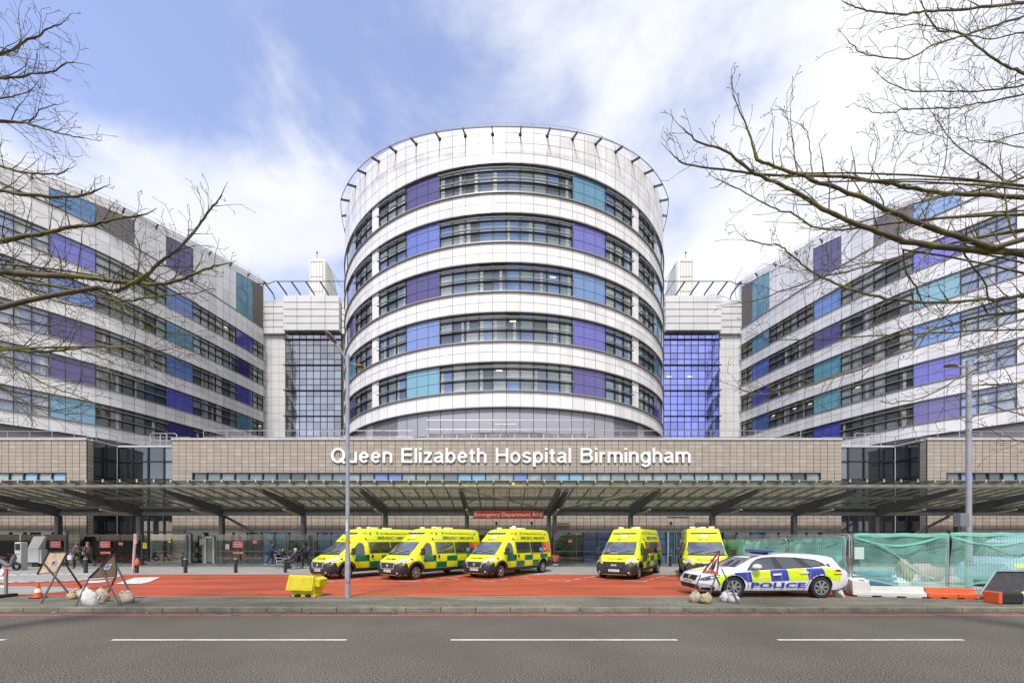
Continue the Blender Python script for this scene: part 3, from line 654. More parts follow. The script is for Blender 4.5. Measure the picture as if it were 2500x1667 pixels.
# ================================================================== LINK BLOCKS and FIN TOWERS
def link(mirror, label, tintc):
    sx_ = lambda x: (2*AX-x) if mirror else x
    b = thing('link_block', label, 'building', (sx_(-31), 67.8, 0), group='glazed blocks linking the tower to the wings')
    Y0 = 67.8; kx = Y0/F
    xw0, xg0, xg1, xe = [(v-CX)*kx for v in (640, 697.5, 833, 850)]
    n_ = 3; pw = {i: (sx_(xw0+(xg0-xw0)*i/n_), Y0+.4) for i in range(n_+1)}
    fw = Facade(pw, flip=mirror)
    body = MB(); body.box(((sx_(xw0)+sx_(-20.5))/2, Y0+5.3, 21.5), (abs(xw0+20.5)+4, 9.2, 42.2), 0)
    zl = [6]+[7+1.38*k for k in range(22)]
    fw.tiles(body, 0, 3, [z for z in zl if z < 36.7]+[36.9], mi=0, back=1)
    fw2 = Facade({i: (pw[i][0], Y0) for i in pw if i in (0, 1, 3)} | {2: (pw[2][0], Y0)}, flip=mirror)
    body.build('wall', [panel2_m, gap_m], b, local=False, fix=False)
    # glazing
    ng = 8; gp = {i: (sx_(xg0+(xg1-xg0)*i/ng), Y0) for i in range(ng+1)}; fg = Facade(gp, flip=mirror)
    mb = MB(); z = 37.0; lv = [z]
    while z > 7:
        for st in (1.0, .95, 1.35, 1.05): z -= st; lv.append(z)
    lv = lv[::-1]
    kinds = [mat('curtain glass '+('right ' if mirror else 'left ')+str(q), tuple(c*s_ for c in tintc), .04, metal=.85, spec=.9, coat=.3, var=.1, vscale=.2) for q, s_ in enumerate((1, .85, 1.12))]
    for i in range(ng):
        for j in range(len(lv)-1):
            a, c = fg.at(i, 0, 0), fg.at(i+1, 0, 0); mb.quad((a.x, a.y, lv[j]), (c.x, c.y, lv[j]), (c.x, c.y, lv[j+1]), (a.x, a.y, lv[j+1]), random.choice((0, 0, 1, 2)))
            if random.random() < .05 and j % 4 == 1: mb.quad((a.x+.15, a.y-.02, lv[j]+.3), (a.x+.15+(c.x-a.x)*.7, a.y-.02, lv[j]+.3), (a.x+.15+(c.x-a.x)*.7, a.y-.02, lv[j]+.4), (a.x+.15, a.y-.02, lv[j]+.4), 3)
    go = mb.build('curtain_wall', kinds+[ROOM_L], b, local=False, fix=False)
    fb = MB()
    for i in range(ng+1): fb.bar(fg.at(i, .03, 6), fg.at(i, .03, 37), .07, .1, 0, up=(0, -1, 0))
    for j, z in enumerate(lv): fg.rail(fb, 0, ng, z, .03, .1, .07)
    for z in lv[3::4]: fb.bar((sx_(xg0-.3), Y0-.15, z), (sx_(xg1+.3), Y0-.12, z), .3, .11)
    fb.build('frame', frame_m, go, local=False, fix=False)
    # banded white head
    def head(x0, x1, y0, z0, z1, nb, cols_):
        h_ = MB()
        dz_ = (z1-z0)/nb
        for k in range(nb):
            za = z0+k*dz_
            for q in range(cols_):
                xa, xb = x0+(x1-x0)*q/cols_, x0+(x1-x0)*(q+1)/cols_
                h_.box(((sx_(xa)+sx_(xb))/2, y0+1.0, za+dz_/2), (abs(xb-xa)-.03, 2.0, dz_-.08))
        h_.box(((sx_(x0)+sx_(x1))/2, y0+1.1, (z0+z1)/2), (abs(x1-x0)-.1, 1.9, z1-z0-.1), 1)
        h_.build('parapet_band', [panel2_m, gap_m], b, local=False, bevel=.08)
    head(xg0, xg1, Y0-.9, 37.1, 43.0, 5, 4); head(xw0, xg0, Y0-.2, 36.9, 42.6, 5, 2); head(xg1+.05, xe, Y0-.1, 36.9, 42.4, 5, 1)
    mb = MB(); xx = xw0+1.2
    mb.tube([(sx_(xw0-3), Y0-1.6, 44.9), (sx_(xw0+.5), Y0-1.6, 44.5), (sx_(xw0+2), Y0-1.6, 44.5), (sx_(xw0+3), Y0-1.6, 44.9), (sx_(-22), Y0-1.6, 44.9)], .07, 6)
    for x_ in (xw0+2, xw0+4.3, xw0+6.6, xw0+9, xw0+11.4): mb.bar((sx_(x_), Y0+.3, 43), (sx_(x_-.2), Y0+.1, 43.9), .2, .12); mb.bar((sx_(x_-.2), Y0+.1, 43.9), (sx_(x_-.8), Y0-1.6, 44.9), .22, .13)
    mb.build('roof_bracket_rail', steel_m, b, local=False)
link(False, 'glazed link block between the left wing and the round tower', (.36, .36, .35))
link(True, 'glazed link block between the round tower and the right wing', (.32, .37, .88))
def fin(mirror, label):
    sx_ = lambda x: (2*AX-x) if mirror else x
    Y0 = 86; b = thing('fin_tower', label, 'building', (sx_(-39), Y0, 0), group='slim pale towers behind the link blocks')
    xa, xb = (752-CX)/F*Y0, (795-CX)/F*Y0
    mb = MB(); zt = 63.0
    prof = [(Y0, 20), (Y0, zt), (Y0+2, zt), (Y0+5, zt-1.0), (Y0+9, zt-7), (Y0+12, zt-16), (Y0+12, 20)]
    mb.prism([(sx_(xa), y, z) for y, z in prof], (sx_(xb)-sx_(xa), 0, 0))
    mb.build('wall', mat('cream fin cladding', (.66, .65, .60), .5, var=.08, vscale=.3), b, local=False, bevel=.7)
    jb = MB()
    for z in (46, 49.2, 52.4, 55.6, 58.8, 62): jb.box(((sx_(xa)+sx_(xb))/2, Y0-.02, z), (xb-xa-1.3, .06, .1)); jb.box((sx_(xb)+(-.02 if mirror else .02), Y0+5, z), (.06, 8, .1))
    for k in range(1, 6): x_ = xa+(xb-xa)*k/6; jb.box((sx_(x_), Y0-.02, 45), (.05, .05, 35.4))
    for k in range(1, 4): jb.box((sx_(xb)+(-.02 if mirror else .02), Y0+1+k*2, 43), (.05, .05, 30))
    jb.build('joint_lines', trim_m, b, local=False)
    jb = MB(); jb.tube([(sx_(xa+1.5), Y0+1, zt), (sx_(xa+1.5), Y0+1, zt+1.6)], .05); jb.blob((sx_(xa+1.5), Y0+1, zt+1.7), (.18, .18, .25)); jb.build('mast', blkpl_m, b, local=False)
fin(False, 'slim cream tower with a slanted top left of the round tower')
fin(True, 'slim cream tower with a slanted top right of the round tower')
# ================================================================== PODIUM (beige entrance building)
YW = 33.0
def tile_wall(mb, x0, x1, z0, z1, y, mi=0, back=1, axis='x', step=.58, h_=.305, sgn=-1, zoff=0):
    """terracotta tiles on a backing sheet; axis x: wall in the XZ plane facing -Y; axis y: wall in the YZ plane"""
    n_ = max(1, round((x1-x0)/step)); st = (x1-x0)/n_
    mk = (lambda a, z, d: (a, y-d, z)) if axis == 'x' else (lambda a, z, d: (y+sgn*d, a, z))
    mb.quad(mk(x0, z0, 0), mk(x1, z0, 0), mk(x1, z1, 0), mk(x0, z1, 0), back)
    k0 = math.floor(z0/h_); z = k0*h_
    while z < z1-.02:
        za, zb_ = max(z, z0)+.012, min(z+h_, z1)-.012
        if zb_-za > .02:
            for i in range(n_):
                a = x0+i*st; gp = .028 if i % 2 == 0 else .014
                mb.quad(mk(a+gp, za, .03), mk(a+st-.012, za, .03), mk(a+st-.012, zb_, .03), mk(a+gp, zb_, .03), mi if random.random() < .8 else 2)
        z += h_
def gdark(nm): return mat(nm, (.02, .024, .028), .05, spec=.9, coat=.8, var=.4, vscale=.5)
wallm = [beige_m, mat('dark tile joint', (.06, .05, .045), .9), beige2_m]  # second entry is the plain dark colour of joints and backing
XA, XB = -27.06, 28.5; XRL, XRR = -34.15, 35.6; ZT = 10.17
pod = thing('entrance_building', 'low beige tiled entrance building carrying the hospital name in front of the tower', 'building', (AX, YW, 0))
W1 = (471-CX)/F*YW; W2 = (2002-CX)/F*YW; WZ0, WZ1 = 6.83, 7.40
GZ1 = 2.62
mb = MB()
tile_wall(mb, XA, XB, WZ1+.06, ZT, YW)
tile_wall(mb, XA, W1, WZ0-.06, WZ1+.06, YW); tile_wall(mb, W2, XB, WZ0-.06, WZ1+.06, YW)
tile_wall(mb, XA, XB, GZ1, WZ0-.06, YW)
G1 = (466-CX)/F*YW; G2 = (2005-CX)/F*YW
tile_wall(mb, XA, G1, -.1, GZ1, YW); tile_wall(mb, G2, XB, -.1, GZ1, YW)
# outer segments
L1 = (162-CX)/F*YW; R1 = (2311-CX)/F*YW
for (a, b, s_) in ((-50, XRL, 0), (XRR, 50, 1)):
    tile_wall(mb, a, b, WZ1+.06, ZT, YW); tile_wall(mb, a, b, GZ1, WZ0-.06, YW)
    if s_ == 0: tile_wall(mb, L1, b, WZ0-.06, WZ1+.06, YW); tile_wall(mb, L1, b, -.1, GZ1, YW)
    else: tile_wall(mb, a, R1, WZ0-.06, WZ1+.06, YW); tile_wall(mb, a, (2310-CX)/F*YW, -.1, GZ1, YW)
tile_wall(mb, YW, YW+.52, -.1, ZT-.02, XRL, axis='y', sgn=1); tile_wall(mb, YW, YW+.52, -.1, ZT-.02, XRR, axis='y', sgn=-1)
tile_wall(mb, YW, YW+2.7, -.1, ZT-.02, XA, axis='y', sgn=-1); tile_wall(mb, YW, YW+2.7, -.1, ZT-.02, XB, axis='y', sgn=1)
# solid depth and roof
for a, b in ((XA+.05, XB-.05), (-50, XRL-.05), (XRR+.05, 50)): mb.box(((a+b)/2, YW+4.6, 5.0), (b-a, 8.8, 10.1), 1)
mb.box(((XA+XRL)/2, YW+6.2, 5.0), (XA-XRL+1, 6.8, 10.1), 1); mb.box(((XB+XRR)/2, YW+6.2, 5.0), (XRR-XB+1, 6.8, 10.1), 1)
mb.build('wall', wallm, pod, local=False, fix=False)
mb = MB()
for a, b in ((XA, XB), (-50, XRL), (XRR, 50)): mb.box(((a+b)/2, YW+.2, ZT+.07), (b-a+.06, .6, .16))
mb.box((XRL+.02, YW+1.45, ZT+.07), (.3, 2.3, .14)); mb.box((XRR-.02, YW+1.45, ZT+.07), (.3, 2.3, .14))
mb.box(((XRL+XA)/2, YW+2.65, ZT+.07), (XA-XRL-.4, .3, .15)); mb.box(((XB+XRR)/2, YW+2.65, ZT+.07), (XRR-XB-.4, .3, .15))
mb.build('coping', mat('pale coping', (.5, .49, .48), .5, var=.15), pod, local=False)
# glazed recesses
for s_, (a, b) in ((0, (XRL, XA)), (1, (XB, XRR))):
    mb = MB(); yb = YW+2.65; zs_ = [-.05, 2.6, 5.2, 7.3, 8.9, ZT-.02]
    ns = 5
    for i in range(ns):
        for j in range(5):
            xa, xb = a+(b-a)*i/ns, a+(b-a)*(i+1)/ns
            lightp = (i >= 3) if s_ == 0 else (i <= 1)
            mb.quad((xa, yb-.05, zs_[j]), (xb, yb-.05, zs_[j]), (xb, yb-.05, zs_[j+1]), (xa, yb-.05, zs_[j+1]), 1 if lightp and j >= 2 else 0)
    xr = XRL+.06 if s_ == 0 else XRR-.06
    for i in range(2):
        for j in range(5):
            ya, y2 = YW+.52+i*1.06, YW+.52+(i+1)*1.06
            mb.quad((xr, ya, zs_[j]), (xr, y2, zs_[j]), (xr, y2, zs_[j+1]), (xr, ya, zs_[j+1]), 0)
    o = mb.build('recess_glazing', [gdark('dark recess glass'), mat('recess glass painted reflection', (.19, .215, .225), .04, metal=.3, coat=.5, var=.15)], pod, local=False, fix=False)  # second glass is paler: a reflection put into its base colour
    fb = MB()
    for i in range(ns+1): fb.bar((a+(b-a)*i/ns, yb-.09, -.05), (a+(b-a)*i/ns, yb-.09, ZT-.05), .12, .1, 0, up=(0, 1, 0))
    for z in zs_[1:-1]: fb.bar((a, yb-.09, z), (b, yb-.09, z), .1, .12); fb.bar((xr+(.04 if s_ == 0 else -.04), YW+.52, z), (xr+(.04 if s_ == 0 else -.04), yb, z), .1, .12)
    fb.bar((xr, YW+1.58, -.05), (xr, YW+1.58, ZT-.05), .1, .12, 0, up=(1, 0, 0))
    fb.build('frame', frame_m, o, local=False, fix=False)
    fb = MB(); xc = xr+(.07 if s_ == 0 else -.07); fb.tube([(xc, yb-.16, 0), (xc, yb-.16, ZT-.05)], .05, 8); fb.build('downpipe', alu_m, pod, local=False, smooth=60)
# high window strips
def strip(x0, x1, cols, zz0, zz1, name='window_strip', y=YW, step=1.16, kinds=None):
    n_ = max(1, round((x1-x0)/step)); st = (x1-x0)/n_; mb = MB()
    kinds = kinds or [DARKP[0], DARKP[1], PANES[5], DARKP[2], mat('strip glass mist', (.30, .36, .37), .06, spec=.9, var=.3, vscale=2), cpanel(100, 140, 215), cpanel(115, 180, 215)]
    for i in range(n_):
        xa = x0+i*st; c = cols(i, n_)
        mb.quad((xa, y+.06, zz0), (xa+st, y+.06, zz0), (xa+st, y+.06, zz1), (xa, y+.06, zz1), c)
    o = mb.build(name, kinds, pod, local=False, fix=False)
    fb = MB()
    for i in range(n_+1): fb.box((x0+i*st, y+.01, (zz0+zz1)/2), (.09, .12, zz1-zz0))
    fb.box(((x0+x1)/2, y-.01, zz1+.03), (x1-x0+.1, .14, .07)); fb.box(((x0+x1)/2, y-.02, zz0-.03), (x1-x0+.1, .18, .07), 1)
    fb.build('frame', [frame_m, alu_m], o, local=False, fix=False)
def cmain(i, n_):
    if i < 9: return random.choice((0, 1, 0, 2))
    if i in (13, 14, 23): return 5
    if i in (19, 20, 26, 27): return 6
    return random.choice((3, 4, 4, 2)) if i < n_-3 else random.choice((0, 1, 3))
strip(W1, W2, cmain, WZ0, WZ1)
strip(-50, L1, lambda i, n_: random.choice((4, 4, 6)), WZ0, WZ1)
strip(R1, 50, lambda i, n_: 5 if i in (1, 6) else random.choice((0, 1, 2)), WZ0, WZ1)
# ground floor glazing
def ground_glass(x0, x1, colf, step=1.16):
    n_ = round((x1-x0)/step); st = (x1-x0)/n_; mb = MB()
    kinds = [mat('ground floor glass', (.03, .036, .036), .04, spec=1, coat=1, var=.6, vscale=.6), mat('ground floor glass green', (.075, .085, .06), .05, spec=1, coat=1, var=.7, vscale=.8), cpanel(75, 135, 185), cpanel(85, 165, 195), cpanel(62, 92, 175), DARKP[3]]
    for i in range(n_):
        xa = x0+i*st; c = colf(i, n_)
        for za, zb_ in ((-.05, .75), (.75, 2.0), (2.0, GZ1-.1)):
            mb.quad((xa, YW+.08, za), (xa+st, YW+.08, za), (xa+st, YW+.08, zb_), (xa, YW+.08, zb_), c)
    o = mb.build('shopfront_glazing', kinds, pod, local=False, fix=False)
    fb = MB()
    for i in range(n_+1): fb.box((x0+i*st, YW+.03, GZ1/2), (.07, .12, GZ1))
    for z in (.75, 2.0): fb.box(((x0+x1)/2, YW+.035, z), (x1-x0, .1, .06))
    fb.build('frame', frame_m, o, local=False, fix=False)
    hb = MB(); hb.box(((x0+x1)/2, YW-.06, GZ1-.03), (x1-x0+.3, .3, .16)); hb.box((x0-.08, YW-.05, GZ1/2), (.2, .24, GZ1)); hb.box((x1+.08, YW-.05, GZ1/2), (.2, .24, GZ1))
    hb.build('glazing_surround', mat('grey metal surround', (.26, .26, .28), .4, metal=.3), pod, local=False)
gl = (gl0, gl1) = (G1, G2)
def cground(i, n_):
    t = i/n_
    if i in (5, 6, 9, 10, 11): return 3 if i < 9 else 2
    if i in (17,): return 4
    if 28 <= i <= 29: return 4
    if i in (33, 34): return 2
    if i == 40 or i == 45: return 4 if i == 40 else 2
    return random.choice((0, 1, 1, 0, 5)) if t < .4 else random.choice((0, 0, 1))
ground_glass(G1, G2, cground)
ground_glass(-50, L1, lambda i, n_: 4 if i < n_-6 else random.choice((0, 0, 1)))
ground_glass((2318-CX)/F*YW, 50, lambda i, n_: random.choice((3, 0, 1, 0)))
# doors
def door(px0, px1, py0, m_leaf, m_fr, name, lbl=None):
    mb = MB(); x0, x1 = (px0-CX)/F*YW, (px1-CX)/F*YW; zt = H+(CY-py0)/F*YW
    mb.box(((x0+x1)/2, YW-.05, zt/2-.02), (x1-x0-.16, .08, zt-.1)); o = mb.build(name, m_leaf, pod, local=False)
    fb = MB(); fb.box((x0, YW-.1, zt/2-.02), (.14, .2, zt+.05)); fb.box((x1, YW-.1, zt/2-.02), (.14, .2, zt+.05)); fb.box(((x0+x1)/2, YW-.1, zt), (x1-x0+.14, .2, .12)); fb.build('frame', m_fr, o, local=False)
    hb = MB(); hb.box(((x0+x1)/2, YW-.12, 1.0), (.04, .06, .3)); hb.build('handle', alu_m, o, local=False)
door(468, 500, 1300, gdark('dark door glass'), mat('grey door frame', (.3, .3, .32), .4), 'door')
door(505, 525, 1311, mat('half glazed door', (.25, .27, .25), .2, coat=1), mat('white door frame', (.6, .6, .6), .5), 'door')
door(1629, 1646, 1297, mat('blue door leaf', (.05, .13, .22), .4), alu_m, 'door'); door(1647, 1663, 1297, mat('blue door leaf', (.05, .13, .22), .4), alu_m, 'door')
# vents, domes
for x0, y0, x1, y1 in ((1360, 1272, 1391, 1295), (1696, 1272, 1730, 1285), (1630, 1258, 1682, 1261), (1395, 1250, 1400, 1251)):
    a, b = P(x0, y1, YW), P(x1, y0, YW)
    if b.x-a.x < .3: continue
    mb = MB(); n_ = max(2, int((b.z-a.z)/.12)); mb.box(((a.x+b.x)/2, YW-.045, (a.z+b.z)/2), (b.x-a.x, .02, b.z-a.z), 1)
    for k in range(n_): mb.box(((a.x+b.x)/2, YW-.07, a.z+(b.z-a.z)*(k+.5)/n_), (b.x-a.x, .05, .06))
    mb.build('wall_vent', [beige_m, gap_m], pod, local=False)
# hospital name
z0 = H+(CY-1130)/F*YW
nm = thing('hospital_name', 'big white raised letters reading Queen Elizabeth Hospital Birmingham on the beige wall', 'lettering', ((1246-CX)/F*YW, YW-.1, z0))
for wd, pa, pb in (('Queen', 809.5, 959), ('Elizabeth', 981, 1188), ('Hospital', 1210.5, 1393.5), ('Birmingham', 1416.5, 1684)):
    mb = MB(); xa, xb = (pa-CX)/F*YW, (pb-CX)/F*YW
    hel_text(mb, wd, (xa, YW-.16, z0), xb-xa, 1.22, .10)
    mb.build('word', mat('white letter face', (.80, .79, .78), .35), nm, local=False)
# roof railings on the podium
def railing(label, pts, h_=1.05, mids=1, grp='railings on the entrance building roof', posts=1.9, m_=None, r_=.025, name='roof_railing'):
    mb = MB(); pts = [Vector(p) for p in pts]
    for z in [h_]+[h_*k/(mids+1) for k in range(1, mids+1)]: mb.tube([p+Vector((0, 0, z)) for p in pts], r_, 5)
    for a, b in zip(pts, pts[1:]):
        n_ = max(1, round((b-a).length/posts))
        for k in range(n_+1): q = a.lerp(b, k/n_); mb.tube([q, q+Vector((0, 0, h_))], r_, 5)
    return tag(mb.build(name, m_ or rail_m), label, 'railing', grp)
zr = ZT+.0
railing('thin roof railing on the left end of the name wall', [(-25.2, 34.0, zr), (-7.3, 34.0, zr)])
railing('thin roof railing on the right end of the name wall', [(8.6, 34.0, zr), (25.9, 34.0, zr)])
railing('thin roof railing above the far left tiled wall stepping back to the recess', [(-48, 34.2, zr), (XRL-.4, 34.2, zr), (XRL-.4, 36, zr), (XA-1, 36.2, zr)])
railing('thin roof railing above the far right tiled wall stepping back to the recess', [(49, 34.2, zr), (XRR+.4, 34.2, zr), (XRR+.4, 36, zr), (XB+1, 36.2, zr)])
for lb, x_ in (('small hooped access rail on the roof above the left recess', -31.5), ('small hooped access rail on the roof above the right recess', 32.3)):
    mb = MB()
    for dx_ in (0, .9):
        mb.tube([(x_+dx_, 36, zr), (x_+dx_, 36, zr+1.2), (x_+dx_+.15, 36, zr+1.35), (x_+dx_+1.3, 36, zr+1.35), (x_+dx_+1.5, 36, zr+1.2), (x_+dx_+1.5, 36, zr)], .035, 6)
    mb.tube([(x_, 36, zr+.7), (x_+2.4, 36, zr+.7)], .03, 6)
    tag(mb.build('access_rail', alu_m), lb, 'railing', 'hooped access rails on the roof')
# maintenance gantry
gx0, gx1 = (1046-CX)/F*33.6, (1432-CX)/F*33.6
ga = thing('maintenance_gantry', 'grey concrete edged gantry with rails on the roof above the hospital name', 'gantry', ((gx0+gx1)/2, 33.8, ZT))
mb = MB(); mb.box(((gx0+gx1)/2, 33.9, 10.62), (gx1-gx0, .7, .5)); mb.build('deck', mat('stained concrete', (.22, .22, .21), .9, var=.4, vscale=2), ga, local=False)
mb = MB(); n_ = 11
for k in range(n_+1): x_ = gx0+(gx1-gx0)*k/n_; mb.box((x_, 33.5, 10.5), (.12, .14, .5)); mb.tube([(x_, 33.6, 10.8), (x_, 33.6, 11.5)], .025, 5)
for z in (11.2, 12.0): mb.tube([(gx0-.2, 33.6, z), (gx1+.3, 33.6, z)], .03, 5)
for x_, s_ in ((gx0, -1), (gx1, 1)):
    for z in (10.9, 11.7): mb.bar((x_, 33.6, z), (x_+s_*-.35*-1, 33.5, z+.35), .05)
for x_ in (AX-.4, AX+.1): mb.tube([(x_, 33.6, 10.9), (x_, 33.6, 11.9)], .04, 5)
mb.tube([(AX-1, 33.6, 11.65), (AX+.8, 33.6, 11.65)], .03, 5)
mb.build('guard_rail', rail_m, ga, local=False)

# ================================================================== CANOPY
can = thing('entrance_canopy', 'long glass canopy on charcoal steel posts along the front of the beige building', 'canopy', (AX, 31, 0))
YC, YF = 31.0, 25.5; BP = 6.41; colx = [3.98+BP*k for k in range(-8, 8)]
for x_ in colx:
    mb = MB(); mb.box((x_, YC+.16, 1.85), (.30, .34, 3.8)); mb.box((x_, YC+.16, .02), (.5, .5, .05)); mb.build('column', steel_m, can, local=False)
    mb = MB()
    a = [(x_, YC+.3, 4.50), (x_, YF+.1, 5.18), (x_, YF+.1, 4.98), (x_, YC-.9, 3.95), (x_, YC-.02, 3.72), (x_, YC+.3, 3.72)]
    mb.prism([(p[0]-.10, p[1], p[2]) for p in a], (.20, 0, 0)); mb.build('beam', steel_m, can, local=False)
    lb = MB(); lb.bar((x_+.22, YC-3.2, 4.02), (x_+.22, YC-1.2, 3.75), .16, .1); lb.build('batten_light', mat('dusty lamp diffuser', (.42, .36, .22), .6), can, local=False)
    kb_ = MB(); kb_.bar((x_+.05, YC-2.4, 4.45), (x_+1.0, YC-2.5, 4.85), .05); kb_.build('knee_brace', steel_m, can, local=False)
x0, x1 = colx[0]-3, colx[-1]+3
x2 = 3.98+.45
mb = MB(); mb.box((x2, YC+.16, 1.85), (.30, .34, 3.8)); mb.build('column', steel_m, can, local=False)
mb = MB(); mb.prism([(x2-.1, YC+.3, 4.50), (x2-.1, YF, 5.18), (x2-.1, YF, 4.95), (x2-.1, YC-.9, 3.95), (x2-.1, YC, 3.72), (x2-.1, YC+.3, 3.72)], (.2, 0, 0)); mb.build('beam', steel_m, can, local=False)
mb = MB(); k = 0; x = x0
while x < x1-.1:
    mb.tube([(x+.012, YF, 5.32), (x+BP-.012, YF, 5.32)], .125, 12); mb.lathe([(.135, x-.06), (.135, x+.06)], (0, YF, 5.32), 'x', 12); x += BP
mb.build('front_tube', tube_m, can, local=False, smooth=40)
zc = lambda y: 5.56+(y-25.1)*(4.55-5.56)/(31.6-25.1)
for y_, hh in ((28.3, .2), (31.0, .2)):
    mb = MB(); mb.bar((x0, y_, zc(y_)-.22), (x1, y_, zc(y_)-.22), .16, hh); mb.build('purlin', steel_m, can, local=False)
mb = MB(); mb.bar((x0, 31.9, 4.22), (x1, 31.9, 4.22), .35, .34); mb.build('gutter_beam', mat('black steel', (.03, .03, .033), .6), can, local=False)
mb = MB(); mb.bar((x0, YC+.16, 3.92), (x1, YC+.16, 3.92), .2, .27); mb.build('tie_beam', steel_m, can, local=False)
mb = MB(); n_ = int((x1-x0)/1.068)
for k in range(n_+1):
    x_ = colx[0]-3.2+k*1.0683
    mb.bar((x_, 25.0, zc(25.0)), (x_, 31.7, zc(31.7)), .07, .11); mb.box((x_, 25.0, zc(25.0)+.03), (.08, .05, .19), 1)
mb.build('glazing_bars', [mat('grey glazing bar', (.2, .2, .19), .5), alu_m], can, local=False)
mb = MB()
for k in range(n_):
    x_ = colx[0]-3.2+k*1.0683
    mb.quad((x_+.03, 24.95, zc(24.95)+.05), (x_+1.04, 24.95, zc(24.95)+.05), (x_+1.04, 31.7, zc(31.7)+.05), (x_+.03, 31.7, zc(31.7)+.05))
mb.build('roof_glass', clear_glass('dusty canopy glass', (.55, .60, .49), .0, .12, .08, (.32, .34, .25), fk=.25), can, local=False, fix=False)
for a, b in (((-2.3, YF+.1, 5.15), (3.7, YC-.1, 4.3)), ((10.3, YF+.1, 5.15), (4.7, YC-.1, 4.3))):
    mb = MB(); mb.tube([a, b], .085, 10); mb.build('roof_brace', tube_m, can, local=False, smooth=50)
for a, b in (((colx[0+3]+6.41*0, YC, 3.8), None),):
    pass
for x_, dx_ in ((colx[4]+.0, 4.3), (colx[13]-.3+.0, -4.2)):
    mb = MB(); mb.tube([(x_, YC+.5, 3.75), (x_+dx_, YC+1.3, 1.2)], .1, 8); mb.build('wall_brace', steel_m, can, local=False, smooth=50)
mb = MB(); mb.tube([(colx[1]+.9, YF+.2, 5.05), (colx[1]+.0, YC-.4, 4.0)], .1, 8); mb.build('roof_brace', steel_m, can, local=False, smooth=50)

# department sign
a, b = P(1155, 1266, 30.7), P(1328, 1246, 30.7)
sg = thing('department_sign', 'long red sign reading Emergency Department A&E hung under the canopy', 'sign', ((a.x+b.x)/2, 30.7, a.z))
mb = MB(); mb.box(((a.x+b.x)/2, 30.75, (a.z+b.z)/2), (b.x-a.x, .1, b.z-a.z)); mb.build('board', sign_red, sg, local=False)
mb = MB(); put_text(mb, 'Emergency Department A&E', (a.x+.13, 30.69, a.z+.2), (1, 0, 0), (0, 0, 1), b.x-a.x-.26, .30, bold=.0); mb.build('lettering', sign_wht, sg, local=False, fix=False)
for x_ in (a.x+.4, b.x-.4):
    mb = MB(); mb.box((x_, 30.8, b.z+.12), (.05, .05, .3)); mb.build('hanger', steel_m, sg, local=False)
# cctv domes and wall light
for i, (px_, py_) in enumerate(((1211.7, 1274), (1297.6, 1274), (1637, 1274.5))):
    c = P(px_, py_, YW); d = thing('security_camera', ['round wall camera under the left half of the red department sign', 'round wall camera under the right half of the red department sign', 'round wall camera above the blue doors'][i], 'camera', (c.x, YW-.1, c.z), group='dome cameras on the tiled wall')
    mb = MB(); mb.box((0, .02, .04), (.2, .12, .1)); mb.build('mount', alu_m, d); mb = MB(); mb.blob((0, -.02, -.04), (.10, .10, .10)); mb.build('dome', black_m, d, smooth=60)
c = P(1255, 1286, 30.6); o = MB(); o.blob((c.x, 31.2, c.z+.02), (.12, .08, .07)); o = o.build('wall_lamp', mat('lit warm lamp', (1, .8, .3), .4, emit=6), smooth=60); tag(o, 'small glowing warm lamp above the middle ambulance', 'lamp')
